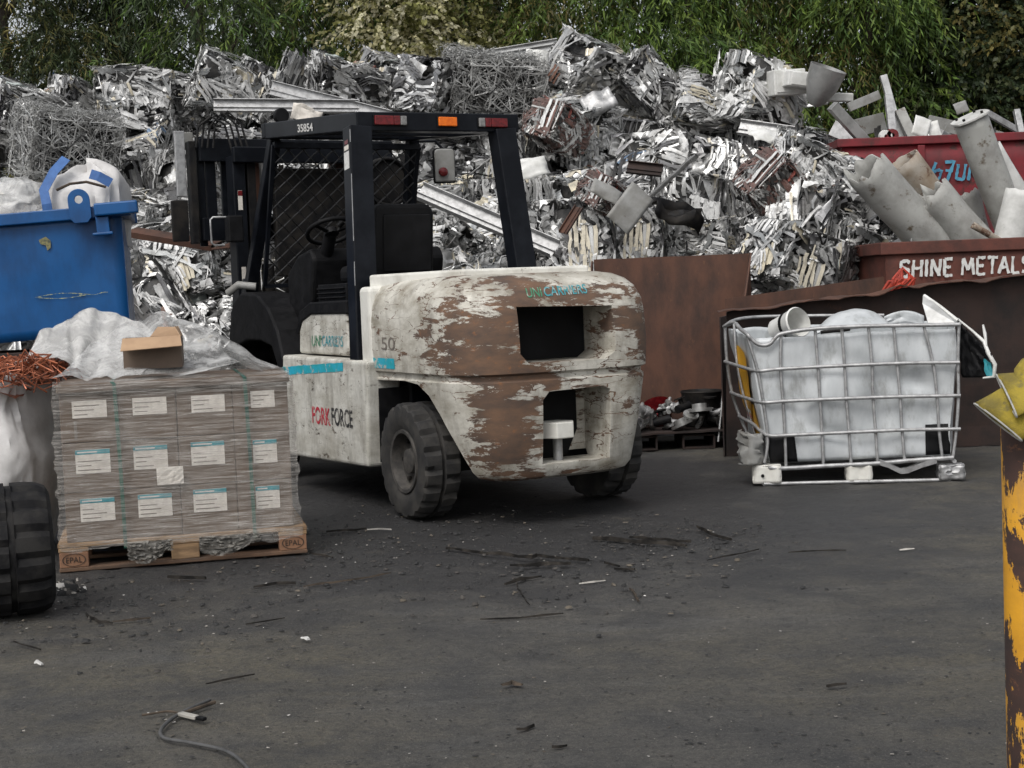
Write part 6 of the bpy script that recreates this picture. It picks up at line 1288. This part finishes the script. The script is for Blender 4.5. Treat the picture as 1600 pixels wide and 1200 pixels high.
# plastic bottle: pushed-over box with bulging sides
FB = {(0, 0, 0): zi(330, 905, .05), (1, 0, 0): zi(1235, 868, .05), (0, 0, 1): zi(225, 285, .05), (1, 0, 1): zi(1255, 232, .05), (0, 1, 0): zi(245, 830, .8), (1, 1, 0): zi(1210, 840, .95), (0, 1, 1): zi(120, 235, .78), (1, 1, 1): zi(1230, 190, .95)}
DENT = [(.80, .60, (.13, .09), .055), (.42, .80, (.10, .12), .04), (.60, .35, (.06, .16), .03), (.22, .45, (.05, .2), .03), (.92, .35, (.05, .1), .03), (.35, .22, (.15, .06), .03)]
def bottle(u, w_, v, off=0.0):
    p = Vector((0, 0, 0))
    for (i, j, k), q in FB.items(): p += q * ((u if i else 1 - u) * (w_ if j else 1 - w_) * (v if k else 1 - v))
    b_ = .035 * (1 - (2 * v - 1) ** 2) ** .5
    rib = .012 * abs(math.sin(v * math.pi * 3.0)) ** .5
    d = .022 * fbm(u * 1.5, v * 1.3, w_ * 1.6 + 3, 2) - .035 * max(0, fbm(u * 2.2 + 4 + v, v * 1.4, w_ * 2, 2)) - .016 * abs(fbm(u * 3.2 - v * 1.8, 9.1 + v * .4, 2, 2))
    for (du, dv, dr, dd) in DENT: d -= dd * math.exp(-(((u - du) / dr[0]) ** 2 + ((v - dv + .5 * (u - du)) / dr[1]) ** 2))
    return p, b_ * .5 + d + off
bt = MB()
def face(fn, nu, nv):
    bt.grid(fn, nu, nv)
def fr(u, v, off=0): p, d = bottle(u, 0, v, off); return p + Vector((0, -min(.03, d), 0))
def lf(w_, v, off=0): p, d = bottle(0, w_, v, off); return p + Vector((-d * 1.2, 0, 0))
def rt(w_, v): p, d = bottle(1, w_, v); return p + Vector((d, 0, 0))
def bk(u, v): p, d = bottle(u, 1, v); return p + Vector((0, d, 0))
def rim_top(u, v):  # drop the rim unevenly; a wide opening was cut in the top
    return v * (1 - .0)
nV = 30
ring = []
NU1, NW1 = 34, 24
loop = [('f', i / NU1) for i in range(NU1)] + [('r', i / NW1) for i in range(NW1)] + [('b', 1 - i / NU1) for i in range(NU1)] + [('l', 1 - i / NW1) for i in range(NW1)]
V = []
for s, t in loop:
    for k in range(nV + 1):
        v = k / nV; q = {'f': fr, 'b': bk}.get(s, rt if s == 'r' else lf)(t, v)
        e = min(t, 1 - t) * (1.0); V.append(Vector(q) + Vector((0, 0, .012 * fbm(t * 6, 3 if s == 'f' else 8) * v)))
n_ = len(loop); bt.add(V, [(i * (nV + 1) + k, ((i + 1) % n_) * (nV + 1) + k, ((i + 1) % n_) * (nV + 1) + k + 1, i * (nV + 1) + k + 1) for i in range(n_) for k in range(nV)])
bt.build('bottle', MAT['hdpe'], ibc, 50, thick=.006)
# inner floor so the opening is not bottomless
m = MB(); m.grid(lambda u, v: bottle(.04 + .92 * u, .05 + .9 * v, .80 + .05 * fbm(u * 4, v * 4))[0], 12, 10); m.build('inner_liner', MAT['hdpe'], ibc, 50)
# label on the pushed-over side
m = MB()
def lab_(u, v):
    a = u * 2 * math.pi; r_ = v; return Vector(lf(.52 + .40 * math.cos(a) * r_, .60 + .30 * math.sin(a) * r_, .016)) 
m.grid(lab_, 24, 5, closed=True); m.build('label', MAT['yellow_label'], ibc, 60)
m = MB(); m.grid(lambda u, v: Vector(lf(.04 + .50 * u, .16 + .30 * v, .010)), 8, 6); m.build('label_lower', MAT['yellow_label'], ibc, 60)
for k in range(5):
    m = MB(); m.grid(lambda u, v: Vector(lf(.30 + .28 * u, .18 + .045 * k + .028 * v, .017)), 5, 2); m.build('label_print', MAT['text_red' if k % 2 else 'text_white'], ibc, 60)
# black corner protectors
for u0, u1, v0, v1 in ((.0, .155, .0, .21), (.86, .995, .01, .25)):
    m = MB(); m.grid(lambda u, v: Vector(fr(u0 + (u1 - u0) * u, v0 + (v1 - v0) * v)) + Vector((0, -.008, 0)), 8, 6); m.build('corner_guard', MAT['black_plastic'], ibc, 60, thick=.003)
# pallet frame
def on0(zx, zy, ly=0.0): return zi(zx, zy, ly)
m = MB(); m.tube([on0(300, 1012, 0.0), on0(600, 1004), on0(900, 998), on0(1225, 990)], .012, 8); m.build('pallet_rail', MAT['galv'], ibc, 60)
m = MB(); m.tube([on0(1225, 990), Vector((1.22, .5, .02)), Vector((1.2, 1.0, .02)), Vector((.05, 1.0, .02)), Vector((-.03, .5, .02)), on0(300, 1012, 0.0)], .012, 8); m.build('pallet_rail', MAT['galv'], ibc)
m = MB(); m.tube([(0.02, .03, .12), (0.0, .5, .12), (0.02, 1.0, .12), (1.18, 1.0, .12), (1.2, .03, .12)], .014, 8); m.build('deck_rail', MAT['galv'], ibc)
def foot(x0, x1, y0, y1, z1, name='pallet_foot', j=.012, mat='white_paint'):
    m = MB(); nn = 5
    m.grid(lambda u, v: (x0 + (x1 - x0) * u + j * fbm(u * 5, v * 5, x0), y0 + j * fbm(u * 6 + 3, v * 6, 1) - .008 * math.sin(u * 9), .012 + (z1 - .012) * v), 8, 6)
    m.grid(lambda u, v: (x0 + (x1 - x0) * u, y0 + (y1 - y0) * v, z1 + j * fbm(u * 5, v * 5, 3)), 6, 4)
    m.grid(lambda u, v: (x0 + j * fbm(u * 5, v * 4), y0 + (y1 - y0) * u, .012 + (z1 - .012) * v), 5, 5); m.grid(lambda u, v: (x1 + j * fbm(u * 5, v * 4), y0 + (y1 - y0) * u, .012 + (z1 - .012) * v), 5, 5)
    m.build(name, MAT[mat], ibc, 40, thick=.006)
foot(-.06, .115, -.01, .12, .125, j=.006); foot(.53, .685, .0, .12, .118, j=.006); foot(1.10, 1.25, -.03, .1, .10, j=.014, mat='galv'); foot(.0, .12, .88, 1.0, .12); foot(1.08, 1.2, .88, 1.0, .12)
m = MB(); m.cyl((.0, -.022, .062), (.0, .02, .062), .011, 10); m.build('bolt_hole', MAT['black_plastic'], ibc)
m = MB(); V = []
for x, y in ((880, 918), (920, 930), (985, 962), (1020, 958), (1090, 930), (1165, 908)): q = on0(x, y, -.01); V += [q, q + Vector((0, -.004, .030)), q + Vector((0, .05, .032))]
m.add(V, [(3 * i + k, 3 * i + 3 + k, 3 * i + 4 + k, 3 * i + 1 + k) for i in range(5) for k in range(2)]); m.build('bent_strip', MAT['galv'], ibc, thick=.004)
# crumpled plastic at its foot
m = MB(); c0 = zi(235, 870, .05); m.grid(lambda u, v: c0 + Vector((.10 * math.cos(u * 6.28) * (.7 + .5 * fbm(u * 5, v * 4, 3)), .10 * math.sin(u * 6.28), (.15 - .20 * v) + .03 * fbm(u * 3, v * 3, 9))), 26, 12, closed=True); o = m.build('crumpled_sleeve', MAT['grey_paint'], smooth=35, thick=.004); o.matrix_world = IM; tag(o, 'torn crumpled white plastic sleeve at the foot of the caged tank', 'plastic scrap')
# ---- things lying in the tank
o = thing('plastic_tub', 'wide rounded white plastic tub lying on its side in the tank top', 'tub', IM @ zi(750, 218, .40), IRZ)
m = MB()
def tubf(u, v):  # upturned round tub: an arched shell seen from its side
    a = math.pi * (1 - u); x = -.27 + .50 * u; hh = .135 * math.sin(a) ** .45 * (.12 + .88 * math.sin(v * math.pi / 2) ** .7); return Vector((x * (1 - .15 * v) + .02 * v, -.13 + .26 * v, hh - .05 + .03 * u + .006 * fbm(u * 4, v * 4)))
m.grid(tubf, 28, 14); m.build('tub_shell', MAT['hdpe'], o, 60, thick=.01)
m = MB(); m.tube([tubf(k / 24, 0) + Vector((0, -.006, 0)) for k in range(2, 12)], .012, 6); m.build('tub_lip', MAT['dark_steel'], o, 60)
o = thing('white_bucket', 'white bucket with a black band tipped over in the tank corner', 'bucket', IM @ zi(365, 245, .28), IRZ, rot=(math.radians(75), 0.2, math.radians(IRZ + 35)))
m = MB(); m.lathe([(0, 0), (0, .075), (.2, .095), (.21, .102), (.22, .095), (.02, .07), (.02, 0)], 'z', n=30); m.build('bucket_body', MAT['white_solid'], o, 40)
m = MB(); m.lathe([(.12, .0885), (.12, .0925), (.145, .095), (.145, .091)], 'z', n=30, closed=True); m.build('band', MAT['black_plastic'], o, 40)
m = MB(); m.grid(lambda u, v: zi(900 + 200 * u, 175 - 30 * math.sin(u * 3) + 60 * v, .7) + Vector((0, .02 * fbm(u * 4, v * 4), 0)), 12, 6); o = m.build('curved_plastic', MAT['hdpe'], smooth=50, thick=.006); o.matrix_world = IM; tag(o, 'dull white curved panel behind the wide tub', 'plastic panel')
m = MB(); P = [zi(1095, 72, .35), zi(1110, 68, .35), zi(1265, 195, .2), zi(1262, 212, .12), zi(1120, 208, .2), zi(1092, 110, .3)]; m.add(P, [tuple(range(6))]); o = m.build('pointed_metal', MAT['alu'], thick=.008); o.matrix_world = IM; tag(o, 'pointed silver panel leaning up out of the tank corner', 'metal panel')
m = MB(); m.tube([zi(1100, 70, .35), zi(1180, 125, .27), zi(1268, 195, .19)], .012, 8); o = m.build('panel_edge_tube', MAT['white_solid'], smooth=60); o.matrix_world = IM; tag(o, 'white edge tube running down the pointed silver panel', 'tube')
# black and white sheet hanging off the far corner
def hang(u, v):
    a = zi(1262, 190, .25).lerp(zi(1425, 350, .1), u); c = zi(1290, 480, .2).lerp(zi(1450, 478, .08), u); p = a.lerp(c, v); return p + Vector((.012 * fbm(u * 6, v * 5), -.04 * abs(fbm(u * 5 + 2, v * 3)), .0))
m = MB(); m.grid(hang, 18, 16); o = m.build('foil_sack', MAT['black_plastic'], smooth=50, thick=.004); o.matrix_world = IM
m = MB(); m.tube([zi(1270, 188, .24), zi(1340, 245, .17), zi(1400, 300, .12), zi(1420, 355, .09), zi(1455, 415, .07), zi(1450, 475, .07), zi(1395, 482, .1)], [.006, .008, .012, .014, .014, .012, .006], 7); m.build('silver_edge', MAT['white_solid'], o, 60)
m = MB(); m.tube([zi(1395, 215, .14), zi(1405, 260, .13), zi(1412, 320, .1)], [.006, .011, .006], 6); m.build('silver_edge', MAT['white_solid'], o, 60)
m = MB(); m.grid(lambda u, v: Vector(hang(.72 + .26 * u, .45 + .5 * v)) + Vector((0, -.012, 0)), 5, 6); m.build('blue_print', MAT['teal'], o, 50)
tag(o, 'black sack with silvery edges hanging off the tank corner', 'sack')

# ================================================================== BOLLARD WITH GLOVES
BX = at_y(1638, 900, 2.8).x; BZ = at_y(1620, 657, 2.8).z
MAT['bollard'] = painted_rust('bollard_paint', (0.62, 0.30, 0.012), (0.45, 0.21, 0.012), (0.055, 0.025, 0.018), (0.025, 0.015, 0.012), 0.55, 7.5, blobs=[(-.08, -.03, BZ - .03, .13, .35), (-.03, -.08, BZ - .28, .10, .14), (-.04, -.08, BZ - .5, .10, .10)], cracks=0.0, stretch=(1.2, 1.2, .55), soft=.015)
bo = thing('bollard', 'steel bollard with flaking yellow paint over rust beside the camera', 'bollard', (BX, 2.8, 0))
m = MB(); m.lathe([(-.02, .084), (BZ - .012, .084), (BZ, .076), (BZ + .001, 0)], 'z', n=48); m.build('post', MAT['bollard'], bo, 40)
m = MB(); m.lathe([(.0, .084), (.0, .15), (.012, .15), (.012, .084)], 'z', n=32); m.build('base_flange', MAT['rust'], bo, 40)
def glove(name, label, M_, mirror=1):
    g = thing(name, label, 'glove', (0, 0, 0), 0, 'work gloves on the bollard'); g.matrix_world = M_
    secs = [(-.095, .074, .014), (-.075, .068, .014), (-.03, .054, .015), (0.0, .045, .018), (.035, .050, .018), (.075, .053, .017), (.10, .050, .014), (.112, .04, .008)]
    m = MB(); N_ = 28; V = []
    for i, (x, a, c) in enumerate(secs):
        for k in range(N_):
            t = 2 * math.pi * k / N_; V.append((x + .006 * fbm(k * .4, i), a * math.cos(t) * (1 + .04 * fbm(k * .3, i * .5, 2)), c * math.sin(t) + .004 * fbm(k * .5, i * .7, 5)))
    m.add(V, [(i * N_ + k, i * N_ + (k + 1) % N_, (i + 1) * N_ + (k + 1) % N_, (i + 1) * N_ + k) for i in range(len(secs) - 1) for k in range(N_)] + [tuple(range((len(secs) - 1) * N_, len(secs) * N_))])
    hand = m.build('cuff_and_palm', MAT['leather_yellow'], g, 60, thick=.003)
    m = MB(); m.tube([(-.096, .0745 * math.cos(t * .25), .0145 * math.sin(t * .25)) for t in range(26)], .0025, 6); m.build('cuff_hem', MAT['cloth_grey'], g, 60)
    for k, (y, L_, an) in enumerate([(.037, .062, .10), (.013, .075, .03), (-.012, .072, -.03), (-.035, .055, -.12)]):
        m = MB(); m.tube([(.09, y, 0), (.115, y + math.sin(an) * .02, .002), (.115 + L_ * .6, y + math.sin(an) * L_ * .6, -.006), (.112 + L_, y + math.sin(an) * L_, -.022)], [.013, .0135, .012, .007], 10); m.build('finger', MAT['leather_yellow'], g, 60)
    m = MB(); m.tube([(.02, .030 * mirror, 0), (.045, .050 * mirror, -.004), (.072, .056 * mirror, -.012), (.095, .050 * mirror, -.022)], [.015, .0145, .013, .008], 10); m.build('thumb', MAT['leather_yellow'], g, 60)
    return g
gp = at_y(1555, 606, 2.76)
glove('work_glove', 'dirty yellow leather glove, lower one, its cuff hanging over the bollard edge', Matrix.Translation((gp.x + .048, 2.74, gp.z - .014)) @ Euler((1.0, -.75, .12)).to_matrix().to_4x4() @ Matrix.Diagonal((.76, .76, .85, 1)))
glove('work_glove', 'dirty yellow leather glove, upper one, its cuff open towards the yard', Matrix.Translation((gp.x + .084, 2.73, gp.z + .006)) @ Euler((.75, -.28, -.15)).to_matrix().to_4x4() @ Matrix.Diagonal((.76, .76, .85, 1)), 1)

# ================================================================== LITTER
def gp_(x, y, z=.004): return at_z(x, y, z)
def stick(name, pts, w_, h_, label, mat='debris_dark', cat='debris', seed=1):
    rng = random.Random(seed); P = [gp_(x, y) for x, y in pts]; fine = []
    for a, c in zip(P, P[1:]):
        k = max(2, int((c - a).length / .06)); fine += [a.lerp(c, i / k) + Vector((rng.gauss(0, .003), rng.gauss(0, .003), 0)) for i in range(k)]
    fine.append(P[-1]); m = MB(); V = []
    for i, p in enumerate(fine):
        t = fine[min(i + 1, len(fine) - 1)] - fine[max(i - 1, 0)]; s = Vector((-t.y, t.x, 0)).normalized(); e = .75 if i in (0, len(fine) - 1) else 1; a = .7 * w_ * rng.uniform(.45, 1.1) * e / 2; c = h_ * rng.uniform(.6, 1.2) * e; lift = max(0, rng.gauss(0, .003))
        c *= .9; V += [p + s * a + Vector((0, 0, lift)), p - s * a + Vector((0, 0, lift)), p - s * a * .7 + Vector((0, 0, c + lift)), p + s * a * .6 + Vector((0, 0, c * .8 + lift))]
    n = len(fine); m.add(V, [(4 * i + k, 4 * i + (k + 1) % 4, 4 * i + 4 + (k + 1) % 4, 4 * i + 4 + k) for i in range(n - 1) for k in range(4)] + [(0, 3, 2, 1), (4 * n - 4, 4 * n - 3, 4 * n - 2, 4 * n - 1)])
    o = m.build(name, MAT[mat]); return tag(o, label, cat)
ST = [('splintered_strip', [(697, 858), (760, 866), (830, 873), (838, 870), (920, 877)], .030, .018, 'long dark splintered strip lying in front of the forklift rear weight', 'debris_dark'),
      ('flat_strip', [(796, 885), (892, 883)], .05, .022, 'thick black flat strip just in front of the long splintered one', 'debris_dark'),
      ('splintered_strip', [(787, 914), (810, 908), (846, 901)], .028, .016, 'short dark strip angled below the thick black flat one', 'debris_dark'),
      ('thin_rod', [(750, 970), (815, 966), (880, 959)], .012, .01, 'thin bare rod lying alone in the open yard', 'debris_dark'),
      ('flat_strip', [(927, 843), (990, 848), (1072, 854)], .038, .024, 'thick black strip with a ragged end nearer the caged tank', 'debris_dark'),
      ('splintered_strip', [(985, 840), (1040, 846), (1080, 848)], .022, .02, 'ragged sliver lying along the thick black strip', 'debris_dark'),
      ('splintered_strip', [(1089, 824), (1112, 836), (1143, 846)], .024, .018, 'dark bent sliver pointing at the caged tank', 'debris_dark'),
      ('thin_rod', [(1105, 876), (1145, 868), (1186, 859)], .010, .008, 'fine straight rod below the bent sliver', 'debris_dark'),
      ('thin_rod', [(1232, 864), (1322, 860)], .010, .008, 'fine dark rod on the open ground before the caged tank', 'debris_dark'),
      ('thin_rod', [(475, 917), (540, 909), (611, 897)], .014, .010, 'thin brown stick lying past the pallet corner', 'debris_wood'),
      ('twig', [(985, 920), (992, 930), (998, 941)], .016, .012, 'short forked twig beside the pale sliver', 'debris_wood'),
      ('flat_strip', [(906, 913), (946, 909)], .018, .008, 'pale flat sliver with a dark underside', 'debris_pale'),
      ('flat_strip', [(264, 903), (322, 907)], .038, .02, 'black flat strip in front of the wrapped pallet', 'debris_dark'),
      ('splintered_strip', [(396, 918), (430, 914), (462, 913)], .024, .016, 'dark ragged strip before the stamped pallet corner', 'debris_dark'),
      ('splintered_strip', [(133, 960), (156, 973), (176, 975)], .018, .012, 'dark bent splinter beside the big tyre', 'debris_dark'),
      ('thin_rod', [(176, 973), (236, 966)], .014, .010, 'pale thin stick crossing the litter beside the big tyre', 'debris_wood'),
      ('thin_rod', [(22, 1004), (64, 1016)], .012, .009, 'short dark rod below the big tyre', 'debris_dark'),
      ('thin_rod', [(386, 976), (445, 966)], .010, .008, 'thin dark rod near the sandy stain', 'debris_dark'),
      ('thin_rod', [(320, 1070), (360, 1062), (398, 1056)], .008, .007, 'fine dark wire above the cable end', 'debris_dark'),
      ('splintered_strip', [(1293, 1073), (1322, 1070)], .03, .012, 'small black scrap alone on the open ground', 'debris_dark'),
      ('splintered_strip', [(806, 1143), (834, 1136)], .026, .012, 'small dark chip at the lower edge of the yard', 'debris_dark'),
      ('splintered_strip', [(861, 1170), (886, 1166)], .022, .012, 'tiny black chip below the other small chip', 'debris_dark'),
      ('curled_leaf', [(783, 1072), (800, 1068), (816, 1072)], .03, .012, 'dry curled brown leaf on the bare asphalt', 'debris_wood'),
      ('splintered_strip', [(508, 832), (545, 830), (572, 827)], .024, .018, 'dark curled strip behind the stamped pallet corner', 'debris_dark'),
      ('thin_rod', [(574, 829), (612, 828)], .014, .01, 'pale stick end beside the dark curled strip', 'debris_pale'),
      ('splintered_strip', [(485, 866), (520, 872)], .018, .012, 'dark splinter touching the pallet corner', 'debris_dark'),
      ('flat_strip', [(960, 890), (992, 892)], .03, .014, 'short black chip beside the thick flat strip', 'debris_dark'),
      ('splintered_strip', [(945, 880), (968, 888)], .02, .016, 'upturned dark chip near the thick flat strip', 'debris_dark'),
      ('flat_strip', [(1405, 860), (1428, 858)], .04, .008, 'pale flat leaf-like scrap before the caged tank', 'debris_pale'),
      ('thin_rod', [(805, 905), (815, 930), (828, 946)], .009, .007, 'thin crooked wire running from the short dark strip', 'debris_dark'),
      ('flat_strip', [(472, 997), (482, 1000)], .028, .010, 'folded white paper scrap on the asphalt', 'text_white'),
      ('flat_strip', [(54, 1037), (66, 1039)], .03, .014, 'crumpled cream scrap near the yard edge', 'text_white')]
for k, (nm, pts, w_, h_, lab, mt) in enumerate(ST): stick(nm, pts, w_, h_, lab, mt, 'scrap strip' if 'strip' in nm else ('leaf' if 'leaf' in nm else 'stick'), k)
def zc(x, y, z=.009): return at_z(x / 3.2, 850 + y / 3.2, z)
cbl = thing('cable', 'grey electric cable snaking out of the picture bottom with a broken connector', 'cable', zc(900, 850, 0))
o_ = Vector(cbl.location)
m = MB(); m.tube(smooth_path([zc(x, y) - o_ for x, y in ((1050, 778), (930, 832), (850, 880), (803, 935), (825, 972), (940, 992), (1080, 1020), (1160, 1050), (1215, 1095), (1260, 1150), (1290, 1230))], 4), .0058, 8); m.build('cable_run', pm('cable_grey', (0.07, 0.07, 0.07), (0.04, 0.04, 0.04), 20, rough=.6), cbl, 60)
m = MB(); m.beam(zc(900, 848, .012) - o_, zc(985, 868, .012) - o_, .022, .012); m.build('connector', MAT['debris_pale'], cbl, bevel=.003)
m = MB(); m.beam(zc(985, 868, .011) - o_, zc(1025, 876, .011) - o_, .018, .011); m.build('connector_tip', MAT['black_plastic'], cbl, bevel=.003)
m = MB(); m.tube(smooth_path([zc(x, y) - o_ for x, y in ((900, 848), (860, 838), (820, 838), (760, 848), (710, 856))], 3), .004, 6); m.build('wire', MAT['debris_wood'], cbl)
m = MB(); m.tube(smooth_path([zc(x, y) - o_ for x, y in ((910, 850), (960, 830), (1030, 805), (1075, 790))], 3), .006, 6); m.build('wire', MAT['debris_wood'], cbl)
# black litter heap by the tyre
rngL = np.random.default_rng(21)
def rubbish(npc, area, size, tones, name, label, dens=None, flat=.5):
    V = []; Q = []; C = []
    for k in range(npc):
        x, y = area(rngL); p = np.array(at_z(x, y, 0.0)); s = size(rngL); ti = rngL.choice(len(tones), p=dens); s = min(s, .006) if ti >= 3 and npc > 100 else s; a = rngL.uniform(0, 6.28); e = rngL.uniform(.15, .9); h = s * flat * rngL.uniform(.2, .8)
        ux = np.array([math.cos(a), math.sin(a), 0]); uy = np.array([-math.sin(a), math.cos(a), 0]) * e
        b0 = len(V); q = [p - ux * s - uy * s * .6, p + ux * s * .8 - uy * s, p + ux * s + uy * s * .7, p - ux * s * .7 + uy * s]
        tz = [h * rngL.uniform(.3, 1.2) for _ in range(4)]
        V += [v + np.array([0, 0, .001]) for v in q] + [p + (v - p) * .8 + np.array([0, 0, t]) for v, t in zip(q, tz)]
        Q += [(b0 + 4, b0 + 5, b0 + 6, b0 + 7)] + [(b0 + i, b0 + (i + 1) % 4, b0 + 4 + (i + 1) % 4, b0 + 4 + i) for i in range(4)]
        c = np.array(tones[ti]) * rngL.uniform(.7, 1.2); C += [np.append(c, 0.0)] * 8
    return tag(link(name, color_mesh(name, np.array(V), np.array(Q), np.array(C), MAT['litter'])), label, 'litter', kind='stuff')
g = NG('litter'); a_ = g.n('ShaderNodeAttribute', attribute_name='Col'); MAT['litter'] = g.fin(a_.outputs['Color'], .8)
TN = [(0.02, .02, .02), (.05, .045, .04), (.10, .085, .065), (.30, .28, .25), (.55, .53, .50)]
def wide(r): return r.uniform(-20, 1620), 720 + 480 * r.random() ** 1.3
def near(r):
    c = [(560, 850, 110, 26), (860, 890, 130, 34), (1010, 850, 90, 22), (240, 960, 160, 34), (120, 930, 60, 22), (760, 810, 160, 14), (420, 905, 110, 20), (1120, 840, 70, 20)]; q = c[r.choice(len(c), p=[.2, .24, .1, .16, .08, .08, .09, .05])]; return q[0] + r.normal() * q[2], q[1] + r.normal() * q[3]
rubbish(5200, wide, lambda r: .0025 + .0065 * r.random() ** 3, TN, 'ground_litter', 'fine chips and grit scattered all over the yard', [.55, .25, .12, .065, .015])
rubbish(3800, near, lambda r: .003 + .015 * r.random() ** 4, TN, 'chip_litter', 'splinters and chips swept into loose patches before the forklift', [.70, .20, .06, .032, .008], 1.0)
rubbish(70, lambda r: (108 + r.normal() * 18, 918 + r.normal() * 6), lambda r: .008 + .022 * r.random() ** 2, TN, 'rubbish_heap', 'small heap of black and silver rubbish between tyre and pallet', [.5, .15, .05, .2, .1], 1.4)
